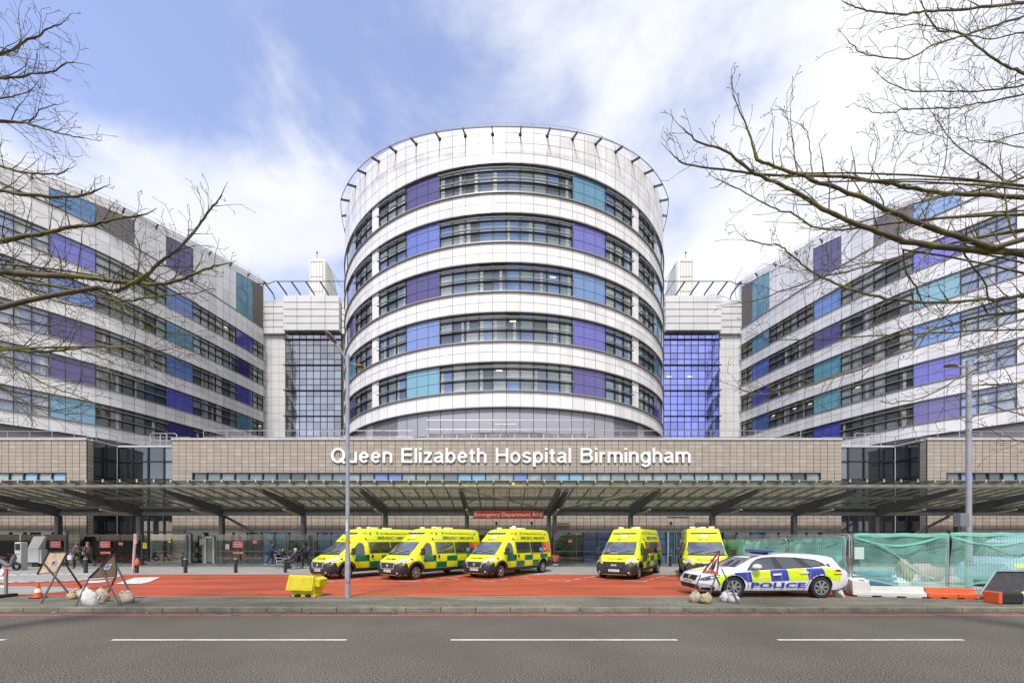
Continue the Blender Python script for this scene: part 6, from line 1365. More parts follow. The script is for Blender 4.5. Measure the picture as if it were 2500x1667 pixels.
# ================================================================== SITE FENCE WITH NETTING
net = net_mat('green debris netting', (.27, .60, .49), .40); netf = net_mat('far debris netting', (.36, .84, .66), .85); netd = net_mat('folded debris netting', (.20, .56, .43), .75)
galv = mat('galvanised fence tube', (.30, .30, .29), .5, metal=.4, var=.2); wire = mat('fence wire', (.09, .10, .10), .6)
def fence_panel(label, a, b, h_=2.0, nets=True, seed=1):
    a, b = Vector(a), Vector(b); t = thing('mesh_fence_panel', label, 'fence panel', ((a.x+b.x)/2, (a.y+b.y)/2, a.z), group='site fence panels with green netting')
    d = b-a; L_ = d.length; u = d/L_; up = Vector((0, 0, 1)); nrm = Vector((u.y, -u.x, 0)); nrm = nrm if nrm.y < 0 else -nrm
    mb = MB(); mb.tube([a+up*.02, a+up*(h_-.12), a+u*.10+up*h_, b-u*.10+up*h_, b+up*(h_-.12), b+up*.02], .021, 7); mb.tube([a+up*.15, b+up*.15], .016, 6); mb.tube([a+up*(h_*.55), b+up*(h_*.55)], .008, 4)
    mb.build('tube_frame', galv, t, local=False, smooth=50)
    mb = MB(); n_ = int(L_/.095)
    for k in range(1, n_): mb.bar(a+u*(L_*k/n_)+up*.15, a+u*(L_*k/n_)+up*h_, .005, .005)
    for k in range(1, 9): mb.bar(a+up*(.15+(h_-.15)*k/9), b+up*(.15+(h_-.15)*k/9), .005, .005)
    mb.build('wire_mesh', wire, t, local=False, fix=False)
    if nets:
        random.seed(seed); mb = MB(); nx, nz = int(L_/.12), 14; ph = random.uniform(0, 6)
        bot = lambda s_: .22+.14*math.sin(s_*3.1+ph)+.10*math.sin(s_*7+ph)
        def pt(i, j):
            s_ = i/nx; f_ = j/nz; z = bot(s_)+(h_-.0-bot(s_)+.02*math.sin(s_*20+ph))*f_
            o_ = .05+.035*math.sin(s_*17+f_*3+ph)+.03*math.sin(f_*9+s_*5)
            return a+u*(L_*s_)+up*z+nrm*o_
        mb.add([pt(i, j) for i in range(nx+1) for j in range(nz+1)], [(i*(nz+1)+j, (i+1)*(nz+1)+j, (i+1)*(nz+1)+j+1, i*(nz+1)+j+1) for i in range(nx) for j in range(nz)])
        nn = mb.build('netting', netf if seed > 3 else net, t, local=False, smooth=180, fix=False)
        # folds and the rolled-over top hem
        def ribbon(f0, w_, th=.07):
            mb = MB()
            q_ = [f0(k/24) for k in range(25)]
            for p, r_ in zip(q_, q_[1:]): mb.quad(*[a+u*(L_*p[0])+up*(p[1]-w_/2)+nrm*(th+.01), a+u*(L_*r_[0])+up*(r_[1]-w_/2)+nrm*(th+.01), a+u*(L_*r_[0])+up*(r_[1]+w_/2)+nrm*th, a+u*(L_*p[0])+up*(p[1]+w_/2)+nrm*th])
            mb.build('netting_fold', netd, nn, local=False, fix=False)
        ribbon(lambda s_: (s_, h_-.04+.02*math.sin(s_*15)), .11); ribbon(lambda s_: (s_, h_-.10-.28*math.sin(math.pi*min(1, s_*1.1))), .06)
        ribbon(lambda s_: (.15+.7*s_, 1.75-1.2*s_+.1*math.sin(6*s_)), .05) if seed % 2 else ribbon(lambda s_: (.9-.5*s_, 1.8-1.3*s_), .045)
        ribbon(lambda s_: (s_, bot(s_)+.02), .06)
        mb = MB(); mb.tube([a+u*(L_*k/16)+up*(1.55+.18*math.sin(k*.5+ph)-.1*math.sin(math.pi*k/16))+nrm*.12 for k in range(17)], .007, 4); mb.build('cord', black_m, t, local=False)
    for p in (a, b):
        mb = MB(); mb.box((p.x, p.y, p.z+.06), (.22, .60, .12)); mb.build('foot_block', mat('concrete foot', (.22, .21, .19), .9), t, local=False, bevel=.02)
    random.seed(11); return t
def gp(x_, y_): return (x_, y_, g(y_))
A0 = ((2080-CX)/F*13.15, 13.15)
fence_panel('netted fence panel beside the rear of the police car with a pale notice on it', gp(*A0), gp(A0[0]+3.0, 13.05), 1.98, seed=1)
fence_panel('netted fence panel in front of the right street lamp', gp(A0[0]+3.08, 13.05), gp(A0[0]+6.1, 12.95), 2.0, seed=2)
fence_panel('netted fence panel running off the right edge', gp(A0[0]+6.2, 12.95), gp(A0[0]+9.2, 12.9), 2.0, seed=3)
B0 = ((2063-CX)/F*13.3, 13.3); B1 = ((1921-CX)/F*16.0, 16.0); B2 = ((1815-CX)/F*18.9, 18.9); B3 = ((1758-CX)/F*21.5, 21.5)
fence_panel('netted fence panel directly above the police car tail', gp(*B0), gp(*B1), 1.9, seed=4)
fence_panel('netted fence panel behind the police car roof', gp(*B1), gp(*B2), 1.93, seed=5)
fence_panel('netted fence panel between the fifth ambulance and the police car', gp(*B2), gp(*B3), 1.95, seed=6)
fence_panel('bare mesh fence panel set end on at the fence corner', gp(A0[0]-.04, 13.2), gp(A0[0]+.62, 14.9), 1.98, nets=False)
a, b = P(2085, 1364, 12.95), P(2108, 1335, 12.95); mb = MB(); mb.box(((a.x+b.x)/2, 12.93, (a.z+b.z)/2), (b.x-a.x, .01, b.z-a.z)); tag(mb.build('notice', mat('faded notice', (.5, .62, .58), .6)), 'faded pale notice tied to the netting beside the police car', 'notice')
# plastic barriers at the foot
def barrier(label, x0, x1, y0, y1, m_, head=False):
    L_ = math.hypot(x1-x0, y1-y0); t = thing('plastic_barrier', label, 'barrier', (x0, y0, .11), math.atan2(y1-y0, x1-x0), group='plastic barriers along the fence foot')
    mb = MB(); pr = [(-.2, 0), (.2, 0), (.2, .16), (.08, .24), (.06, .42), (-.06, .42), (-.08, .24), (-.2, .16)]
    # feet notches left open by building three feet below the beam
    beam = [(y, z+.06) for y, z in pr]
    mb.prism([(0, y, z) for y, z in beam], (L_, 0, 0)); n_ = 3
    for k in range(n_): x_ = L_*(k+.5)/n_; mb.box((x_, 0, .03), (L_/n_*.62, .38, .06))
    mb.box((L_/2, -.10, .30), (L_*.75, .03, .05)); mb.build('shell', m_, t, bevel=.02)
    if head:
        mb = MB(); mb.add([(0, -.2, .06), (.48, -.2, .06), (.48, .2, .06), (0, .2, .06), (0, -.16, .72), (.42, -.16, .72), (.48, -.10, .72), (.48, .2, .84), (0, .2, .84)], ((0, 1, 5, 4), (1, 2, 7, 6), (2, 3, 8, 7), (3, 0, 4, 8), (4, 5, 6, 7, 8), (1, 6, 5), (3, 2, 1, 0))); mb.build('upright_block', m_, t, bevel=.02)
        mb = MB(); mb.box((.26, -.12, .735), (.14, .05, .03)); mb.build('hand_slot', black_m, t)
    t.scale = (1, 1, .68)
xa, xb, xc = (2077-CX)/F*12.75, (2256-CX)/F*12.25, (2378-CX)/F*12.0
barrier('long white plastic barrier at the foot of the netting behind the police car', xa, xb, 12.8, 12.3, whitepl_m, True)
barrier('orange red plastic barrier end to end with the white one', xb+.02, xc, 12.3, 12.05, orange_m)
barrier('white water filled barrier lying inside the netting at the back', 11.6, 14.6, 17.2, 17.0, whitepl_m)
barrier('second white water filled barrier inside the netting at the back', 14.7, 17.7, 17.0, 16.8, whitepl_m)
barrier('third white barrier inside the netting lying nearer the lamp post', 12.6, 15.8, 15.6, 15.4, whitepl_m)
bl_m = mat('sky blue plastic', (.16, .36, .62), .45, var=.12, vscale=3)
for k in range(4):
    t = thing('stacked_barrier', ['lowest', 'second lowest', 'second from top', 'topmost'][k]+' sky blue plastic barrier in the stack inside the netting', 'barrier', ((2137-CX)/F*13.9, 13.95, g(13.95)+.05+.17*k), R(3*k-4), group='stacked blue barriers')
    mb = MB(); mb.box((0, 0, .08), (1.25-.1*k, .6, .12)); mb.box((0, 0, .145), (1.05-.1*k, .45, .04)); mb.build('slab', bl_m, t, bevel=.03); [MB().box((s_*(.42-.03*k), -.2, .17), (.12, .08, .03)).build('lug', bl_m, t, bevel=.01) for s_ in (-1, 1)]
o = sandbag('khaki bag slumped on the white barrier inside the netting', 2215, 1425, ylb, .42, .25, .26, 80, 0, 20); o.location = ((2212-CX)/F*15.4, 15.45, .68)
pb = mat('pink rubble bag', (.42, .28, .26), .9, var=.3, vscale=5)
for k, (x_, lb) in enumerate(((2250, 'pinkish heap of rubble beyond the back white barriers, left of the lamp post'), (2402, 'pinkish heap of rubble beyond the back white barriers, right of the lamp post'))):
    mb = MB(); mb.blob((0, 0, 0), (.8, .5, .55), 0, 14, 8, jit=.12); o = mb.build('rubble_heap', pb, smooth=50); o.location = ((x_-CX)/F*18.5, 18.5, .25); tag(o, lb, 'rubble heap', 'rubble heaps')
# tipped dark board and lamp foot at the right edge
t = thing('fallen_board', 'large dark board leaning on its side at the right edge of the pavement', 'board', ((2450-CX)/F*11.9, 11.9, .11))
mb = MB(); mb.prism([P(2386, 1458, 11.9), P(2432, 1394, 12.3), P(2620, 1394, 12.3), P(2620, 1458, 11.9)], (0, .03, 0)); mb.build('board', mat('charcoal board', (.03, .03, .032), .45, var=.5, vscale=4), t, local=False)
mb = MB(); mb.bar(P(2386, 1460, 11.86), P(2432, 1393, 12.26), .03); mb.bar(P(2432, 1393, 12.26), P(2620, 1393, 12.26), .03); mb.build('rim', alu_m, t, local=False)
t = thing('barrier_foot', 'black and orange barrier foot with a yellow lamp at the right kerb edge', 'barrier foot', ((2455-CX)/F*11.2, 11.2, .11))
mb = MB(); mb.box((0, 0, .16), (.62, .36, .32)); mb.build('block', black_m, t, bevel=.05); mb = MB(); mb.box((-.36, 0, .17), (.10, .38, .34)); mb.build('end_cap', orange_m, t, bevel=.03); mb = MB(); mb.blob((.38, -.1, .26), (.07, .05, .09)); mb.build('lamp', mat('yellow lamp', (.8, .85, .02), .3), t, smooth=60); mb = MB(); mb.box((-.75, .2, .2), (.7, .06, .07)); mb.build('rail', orange_m, t, bevel=.01)
# dark van roof glimpsed above the netting on the right edge
t = thing('parked_van', 'blue white van behind the netting at the right edge', 'van', ((2520-CX)/F*16, 16, g(16)), R(184))
tabv = [(2.3, .3, .7, .7, .85, .5, .7, .08, 0), (2.2, .25, .95, .8, .92, .7, .75, .1, .02), (1.6, .25, 1.15, .85, .95, .9, .78, .1, .03), (1.0, .25, 1.85, .88, .96, 1.1, .78, .14, .03), (.6, .25, 2.0, .88, .96, 1.1, .78, .14, .03), (-2.2, .25, 2.0, .88, .96, 1.1, .78, .14, .03), (-2.35, .3, 1.8, .85, .93, 1.1, .76, .1, 0)]
vb, vbv = car_body('body', tabv, [(1.45, .33, .40), (-1.5, .33, .40)], [mat('pale blue van', (.30, .42, .52), .3, coat=.6), black_m], t, wid=.96)
for s_ in 'LR': decal(vbv, s_, [(1.5, 1.15), (.55, 1.15), (.55, 1.7), (1.05, 1.7)], veh_glass, t, 'door_window', .01); decal(vbv, s_, [(2.0, .8), (-2.2, .8), (-2.2, .95), (2.0, .95)], pol_y, t, 'yellow_stripe', .008)
decal(vbv, 'F', [(-.75, 1.2), (.75, 1.2), (.68, 1.75), (-.68, 1.75)], screen_glass, t, 'windscreen', .012)
for x, y in ((1.45, .82), (1.45, -.82), (-1.5, .82), (-1.5, -.82)): wheel(t, x, y, .33, .22, rim_m, 6)
# ================================================================== PEOPLE
def skin_geo(verts, edges, radii, subdiv=1, root=0):
    me = bpy.data.meshes.new('s'); me.from_pydata(verts, edges, []); o = bpy.data.objects.new('s', me); COL.objects.link(o)
    o.modifiers.new('skin', 'SKIN'); sl = me.skin_vertices[0].data if me.skin_vertices else None
    if sl is None:
        b = bmesh.new(); b.from_mesh(me); b.verts.layers.skin.verify(); b.to_mesh(me); b.free(); sl = me.skin_vertices[0].data
    for i, r_ in enumerate(radii): sl[i].radius = (r_, r_) if not isinstance(r_, tuple) else r_
    sl[root].use_root = True
    if subdiv: s_ = o.modifiers.new('sub', 'SUBSURF'); s_.levels = subdiv
    dg = bpy.context.evaluated_depsgraph_get(); m2 = bpy.data.meshes.new_from_object(o.evaluated_get(dg)); bpy.data.objects.remove(o); return m2
def chain_mesh(name, chains, m_, parent):
    """chains: list of lists of (key, (x,y,z), r); equal keys are joined"""
    idx = {}; V = []; E_ = []; Rr = []
    for ch in chains:
        prev = None
        for key, p, r_ in ch:
            if key not in idx: idx[key] = len(V); V.append(p); Rr.append(r_)
            if prev is not None: E_.append((prev, idx[key]))
            prev = idx[key]
    me = skin_geo(V, E_, Rr); me.materials.clear()
    for m in (m_ if isinstance(m_, list) else [m_]): me.materials.append(m)
    me.polygons.foreach_set('use_smooth', [True]*len(me.polygons))
    o = bpy.data.objects.new(name, me); COL.objects.link(o); o.parent = parent; return o
SKIN = [mat('light skin', (.50, .28, .20), .6), mat('dark skin', (.10, .05, .035), .55)]
cloth = lambda nm, c, **k: mat(nm, c, .9, bump=.3, bscale=30, **k)
def person(label, loc, head, hgt, skin, top, legs, hair, thigh, shin, arm, fore, lean=0, coat=0, seat=0, bulk=1.0, hairlen=0, hood=None, shoes=None, foot_z=0):
    """forward +x. thigh/shin/arm/fore: degrees forward from straight down for (left, right)"""
    s_ = hgt/1.75; t = thing('person', label, 'person', loc, R(head))
    hipz = .92*s_ if not seat else seat
    pel = Vector((0, 0, hipz)); ln = R(lean); up = Vector((math.sin(ln), 0, math.cos(ln)))
    waist = pel+up*.16*s_; chest = pel+up*.40*s_; nk = pel+up*.56*s_+Vector((.01, 0, 0)); hd = nk+Vector((math.sin(ln*.6), 0, math.cos(ln*.6)))*.12*s_
    def limb(p, a, l_): return p+Vector((math.sin(R(a)), 0, -math.cos(R(a))))*l_*s_
    B = [[('pel', pel, .12*bulk), ('waist', waist, .11*bulk), ('chest', chest, .125*bulk), ('nk', nk, .055), ('h0', hd, .082), ('h1', hd+Vector((.012, 0, .085*s_)), .088), ('h2', hd+Vector((.0, 0, .15*s_)), .055)],
         [('h0', hd, .082), ('jaw', hd+Vector((.055, 0, -.01)), .045)], [('h1', hd+Vector((.012, 0, .085)), .088), ('nose', hd+Vector((.105, 0, .05)), .014)]]
    C = [[('pel', pel, .155*bulk), ('waist', waist, .145*bulk), ('chest', chest, .155*bulk), ('col', nk-up*.02, .085)]]; Lg = [[('pel', pel, .14*bulk)]]; Lg = []
    feet = []
    for k, sd_ in enumerate((1, -1)):
        hip = pel+Vector((0, sd_*.09*s_, -.03)); kn = limb(hip, thigh[k], .43); an = limb(kn, shin[k], .42); toe = an+Vector((math.cos(R(shin[k]*.4)), 0, math.sin(R(shin[k]*.4))*.5))*.16*s_+Vector((0, 0, -.03))
        B.append([('pel', pel, .12*bulk), ('hip%d' % k, hip, .075), ('kn%d' % k, kn, .05), ('an%d' % k, an, .036), ('toe%d' % k, toe, .03)])
        Lg.append([('pel', pel, .13*bulk), ('hip%d' % k, hip, .095*bulk), ('kn%d' % k, kn, .07*bulk), ('an%d' % k, an, .055)]); feet.append((an, toe))
        sh = chest+up*.10*s_+Vector((0, sd_*.17*s_, 0)); el = limb(sh, arm[k], .29)+Vector((0, sd_*.03, 0)); wr = limb(el, fore[k], .25); hn = limb(wr, fore[k], .07)
        B.append([('chest', chest, .12*bulk), ('sh%d' % k, sh, .06), ('el%d' % k, el, .042), ('wr%d' % k, wr, .030), ('hn%d' % k, hn, .036)])
        for f_, (fo, fl) in enumerate(((-.022, .05), (-.008, .062), (.008, .06), (.022, .048))):
            a = hn+Vector((0, fo, 0)); m__ = limb(a, fore[k]+8, fl*.55); e = limb(m__, fore[k]+35, fl*.5); B.append([('hn%d' % k, hn, .036), ('f%d%da' % (k, f_), a+Vector((0, fo*.2, -.01)), .010), ('f%d%db' % (k, f_), m__, .009), ('f%d%dc' % (k, f_), e, .008)])
        th = hn+Vector((.03, -sd_*.03, .01)); B.append([('wr%d' % k, wr, .030), ('t%da' % k, th, .011), ('t%db' % k, th+Vector((.02, 0, -.03)), .009)])
        C.append([('chest', chest, .15*bulk), ('sh%d' % k, sh, .085*bulk), ('el%d' % k, el, .065*bulk), ('wr%d' % k, wr, .05)])
    if coat: C.append([('pel', pel, .155*bulk), ('skirt', pel+Vector((0, 0, -coat)), .165*bulk)])
    chain_mesh('body', B, SKIN[skin], t); chain_mesh('jacket', C, top, t); chain_mesh('trousers', Lg, legs, t)
    for an, toe in feet: mb = MB(); mb.tube([an+Vector((-.05, 0, -.03)), an+Vector((.02, 0, -.035)), toe+Vector((.02, 0, 0))], [.045, .052, .035], 8); mb.build('shoe', shoes or black_m, t, smooth=60)
    hm = MB(); hc = hd+Vector((-.018, 0, .10*s_)); hm.blob(hc, (.105, .10, .095), 0, 12, 8, jit=.04); hm.blob(hd+Vector((-.045, 0, .04)), (.08, .09, .10), 0, 10, 6, jit=.05)
    if hairlen: hm.blob(hd+Vector((-.07, 0, -.06)), (.06, .085, hairlen), 0, 10, 6, jit=.06)
    hm.build('hood' if hood else 'hair', hood or hair, t, smooth=60)
    for sy in (1, -1): em = MB(); em.blob(hd+Vector((.096, sy*.032, .075)), (.008, .012, .007), 0, 6, 4); em.build('eye', black_m, t)
    return t
brn_h = mat('brown hair', (.05, .03, .02), .7); blk_h = mat('black hair', (.012, .01, .01), .6)
jeans = cloth('blue jeans', (.035, .05, .14)); blkc = cloth('black cloth', (.012, .012, .014)); olive = cloth('olive trousers', (.06, .055, .035))
def foot(px_, py_): q = G(px_, py_); return q+Vector((0, 0, .075))
# two walkers on the left, walking left; view: they head to -x in the picture (heading 180 + a little)
c = foot(189, 1388.5); person('person in a padded grey brown hooded coat walking with a white bag', c, 180, 1.68, 0, cloth('padded coat', (.10, .085, .07)), blkc, brn_h, (16, -22), (2, -30), (-5, 12), (5, 25), 4, coat=.42, bulk=1.12, hood=cloth('coat hood', (.09, .075, .06)))
c2 = foot(215, 1386.5); person('person in a patterned scarf and brown jacket walking behind the bollard', c2, 180, 1.70, 0, cloth('brown patterned jacket', (.13, .10, .075), var=.5, vscale=18), olive, brn_h, (24, -24), (4, -38), (10, -15), (45, 10), 3, bulk=1.1, hood=cloth('leopard scarf', (.20, .14, .09), var=.6, vscale=25))
mb = MB(); mb.box((0, 0, 0), (.12, .34, .30)); o = mb.build('carrier_bag', mat('white carrier bag', (.60, .58, .72), .5, var=.2, vscale=6), bevel=.04); o.location = (c.x-.28, c.y-.2, .72); o.rotation_euler = (0, 0, R(80)); tag(o, 'white carrier bag held by the person in the hooded coat', 'bag')
hb = MB(); hb.tube([(0, -.08, .14), (0, -.06, .26), (0, .06, .26), (0, .08, .14)], .01, 5); hb.build('handle', sign_wht, o)
mb = MB(); mb.box((0, 0, 0), (.16, .30, .2)); mb.tube([(0, -.12, .1), (.0, 0, .5), (0, .12, .1)], .012, 5); o = mb.build('handbag', mat('pale handbag', (.45, .42, .38), .5), bevel=.04); o.location = (c2.x-.2, c2.y-.22, .98); o.rotation_euler = (0, 0, R(90)); tag(o, 'pale handbag at the hip of the person in the scarf', 'bag')
# wheelchair group
pa = foot(661, 1383); person('woman with long dark hair in a blue jacket pushing a wheeled chair to the right', pa, 0, 1.68, 0, cloth('slate blue jacket', (.07, .085, .15)), jeans, brn_h, (14, -14), (-4, -40), (48, 40), (75, 70), 8, bulk=1.15, hairlen=.1, shoes=mat('grey trainers', (.3, .3, .32), .6))
pb_ = G(689, 1385.5)
person('seated person with short dark hair in a black shirt facing right', pb_+Vector((0, 0, .02)), 0, 1.66, 0, cloth('black shirt', (.015, .015, .017)), blkc, blk_h, (82, 80), (4, 2), (20, 25), (70, 80), 2, seat=.60, bulk=1.15)
pc_ = foot(746, 1387.5); person('tall person in dark clothes with a backpack pushing a wheelchair to the left', pc_, 178, 1.72, 1, cloth('charcoal jacket', (.03, .03, .035)), blkc, blk_h, (18, -12), (2, -34), (30, 42), (55, 62), 8, bulk=1.0, shoes=mat('navy trainers', (.10, .12, .25), .6))
pd_ = G(716, 1388.5); person('person bundled in a pale hood seated in the wheelchair facing left', pd_+Vector((.08, .0, .02)), 180, 1.6, 0, cloth('dark wrap', (.05, .05, .06)), cloth('checked blanket', (.06, .08, .16), var=.7, vscale=30), brn_h, (80, 78), (12, 10), (20, 20), (70, 70), -6, seat=.58, bulk=1.2, hood=cloth('pale knitted hat', (.45, .40, .34)))
mb = MB(); mb.blob((0, 0, 0), (.13, .17, .24), 0, 12, 8); o = mb.build('backpack', cloth('navy backpack', (.04, .045, .12)), smooth=60); o.location = (pc_.x+.20, pc_.y, 1.23); tag(o, 'navy backpack on the person pushing the wheelchair', 'backpack')
for sy in (.1, -.1): mb = MB(); mb.tube([(-.1, sy, .18), (-.2, sy, .22), (-.26, sy, .1), (-.22, sy, -.1), (-.1, sy, -.15)], .015, 5); mb.build('strap', blkc, o)
def wheelchair(label, loc, head, big=True, fm=None):
    t = thing('wheelchair', label, 'wheelchair', loc, R(head)); fm = fm or steel_m
    mb = MB()
    for sy in (.27, -.27): mb.tube([(-.45, sy, .95), (-.32, sy, .93), (-.26, sy, .5), (-.24, sy, .25), (.3, sy, .25), (.34, sy, .5), (-.26, sy, .5)], .014, 6); mb.tube([(.30, sy, .5), (.45, sy, .15), (.62, sy, .12)], .014, 6); mb.tube([(-.26, sy, .70), (.15, sy, .70), (.2, sy, .5)], .014, 6)
    mb.tube([(-.24, -.27, .25), (-.24, .27, .25)], .012, 5); mb.build('frame', fm, t, smooth=50)
    mb = MB(); mb.box((.04, 0, .5), (.52, .5, .05)); mb.build('seat', blkc, t, bevel=.02); mb = MB(); mb.box((-.27, 0, .72), (.04, .5, .40)); mb.build('backrest', blkc, t, bevel=.01)
    for sy in (.33, -.33):
        r_ = .30 if big else .12; mb = MB(); mb.lathe([(r_-.02, -.015), (r_, -.015), (r_, .015), (r_-.02, .015), (r_-.02, -.015)], (-.12, sy, r_), 'y', 26); w_ = mb.build('wheel', black_m, t, smooth=50)
        mb = MB(); mb.lathe([(.03, -.02), (.03, .02)], (-.12, sy, r_), 'y', 8)
        for k in range(14): a = 2*math.pi*k/14; mb.bar((-.12, sy, r_), (-.12+(r_-.02)*math.cos(a), sy, r_+(r_-.02)*math.sin(a)), .005)
        mb.build('spokes', alu_m, w_)
        mb = MB(); mb.lathe([(.05, -.015), (.075, -.015), (.075, .015), (.05, .015), (.05, -.015)], (.42, sy*.85, .075), 'y', 14); mb.build('caster', black_m, t, smooth=50)
    return t
wheelchair('wheelchair with big spoked wheels carrying the bundled person', (pd_.x+.08, pd_.y, pd_.z), 180)
wc = wheelchair('white framed transfer chair pushed by the woman in the blue jacket', (pb_.x, pb_.y, pb_.z), 0, big=False, fm=mat('white tube frame', (.6, .6, .6), .4))
# ================================================================== BARE TREES
bark = mat('mossy bark', (.115, .092, .052), .9, var=.35, vscale=3, bump=.5, bscale=40)
def mossy():
    m = bark; t = m.node_tree; b = t.nodes['Principled BSDF']
    n = t.nodes.new('ShaderNodeTexNoise'); n.inputs['Scale'].default_value = 2.6; n.inputs['Detail'].default_value = 6; c = t.nodes.new('ShaderNodeTexCoord'); t.links.new(c.outputs['Object'], n.inputs['Vector'])
    r = t.nodes.new('ShaderNodeMapRange'); r.inputs[1].default_value = .48; r.inputs[2].default_value = .62; t.links.new(n.outputs[0], r.inputs[0])
    x = t.nodes.new('ShaderNodeMix'); x.data_type = 'RGBA'; src = b.inputs['Base Color'].links[0].from_socket
    t.links.new(r.outputs[0], x.inputs[0]); t.links.new(src, x.inputs[6]); x.inputs[7].default_value = (.16, .15, .03, 1); t.links.new(x.outputs[2], b.inputs['Base Color'])
mossy()
def grow(mb, p, d, ln, r_, depth, rnd, bias=Vector((0, 0, .25))):
    """a crooked twig with upturned tip and side shoots"""
    n_ = max(3, int(ln/.10)); pts = [p.copy()]; rad = [r_]; d = d.normalized(); q = p.copy()
    for k in range(n_):
        d = (d+Vector((rnd.gauss(0, .13), rnd.gauss(0, .10), rnd.gauss(0, .13)))+bias*.12).normalized(); q = q+d*(ln/n_); pts.append(q.copy()); rad.append(r_*(1-.72*(k+1)/n_))
        if depth and k and rnd.random() < (.62 if depth > 1 else .50):
            ax = Vector((rnd.gauss(0, 1), rnd.gauss(0, .5), rnd.gauss(0, 1))); sd_ = d.cross(ax); sd_ = sd_.normalized() if sd_.length > .01 else Vector((0, 0, 1)); nd = (d*.75+sd_*rnd.uniform(.6, 1.0)); grow(mb, q, nd, ln*rnd.uniform(.25, .5), max(.0022, rad[-1]*.6), depth-1, rnd, bias)
    mb.tube(pts, [max(.0030, a) for a in rad], 5 if r_ > .012 else 3, cap=False)
    mb.blob(pts[-1], (.007, .007, .010), 0, 4, 2)
def limb(mb, trace, r0, r1, rnd, dens=3.2, tl=.55, depth=2, ymul=1):
    """main limb through traced points (px, py, distance)"""
    P_ = [P(a, b, c) for a, b, c in trace]; pts = []; m_ = 5
    for i in range(len(P_)-1):
        p0, p1, p2, p3 = P_[max(i-1, 0)], P_[i], P_[i+1], P_[min(i+2, len(P_)-1)]
        for k in range(m_):
            t = k/m_; pts.append(.5*((2*p1)+(p2-p0)*t+(2*p0-5*p1+4*p2-p3)*t*t+(3*p1-p0-3*p2+p3)*t**3))
    pts.append(P_[-1]); n_ = len(pts); pts = [p+Vector((rnd.gauss(0, .006), 0, rnd.gauss(0, .008))) for p in pts]
    rad = [(r0+(r1-r0)*(k/(n_-1)))*(1+rnd.uniform(-.08, .12)) for k in range(n_)]; mb.tube(pts, rad, 8 if r0 > .03 else 5, cap=True)
    L_ = 0; side = 1
    for k in range(1, n_):
        seg = pts[k]-pts[k-1]; L_ += seg.length*dens
        while L_ > 1:
            L_ -= rnd.uniform(.7, 1.3); d = seg.normalized(); side = -side if rnd.random() < .8 else side
            v_ = Vector((-d.z, 0, d.x))*side*(1 if d.x > 0 else -1); out = rnd.gauss(0, .45)
            f_ = k/n_; grow(mb, pts[k], d*rnd.uniform(.5, 1.1)+v_*rnd.uniform(.35, .95)+Vector((0, out, 0)), tl*(1.15-.55*f_)*rnd.uniform(.35, 1.15), max(.003, rad[k]*.42 if rad[k] < .02 else .010), depth, rnd)
    grow(mb, pts[-1], pts[-1]-pts[-3], tl*.45, r1*.9, depth, rnd)
def tree(label, base, trunk, joins, limbs, seed, dens, tl):
    rnd = random.Random(seed); t = thing('bare_tree', label, 'tree', base)
    mb = MB(); mb.tube(trunk, [.26, .22, .20, .17, .13, .09, .04][:len(trunk)], 14); mb.build('trunk', bark, t, local=False, smooth=60)
    for k, (j, tr, r0, r1) in enumerate(limbs):
        th = .78 if seed == 5 else 1.0; r0, r1 = r0*(1.0 if r0 > .04 else 1.15)*th, r1*1.5*th; mb = MB(); s_ = Vector(trunk[j]); e = P(*tr[0]); n_ = 8; mid = s_.lerp(e, .5)+Vector((0, 0, .5)); q = [s_.lerp(mid, i/n_).lerp(mid.lerp(e, i/n_), i/n_) for i in range(n_+1)]
        mb.tube(q, [r0*2.0-(r0*1.0)*i/n_ for i in range(n_+1)], 8); limb(mb, tr, r0, r1, rnd, dens, tl)
        mb.build('branch', bark, t, local=False, smooth=60, fix=False)
def TR(pts, d0, d1): n_ = len(pts)-1; return [(x, y, d0+(d1-d0)*i/n_) for i, (x, y) in enumerate(pts)]
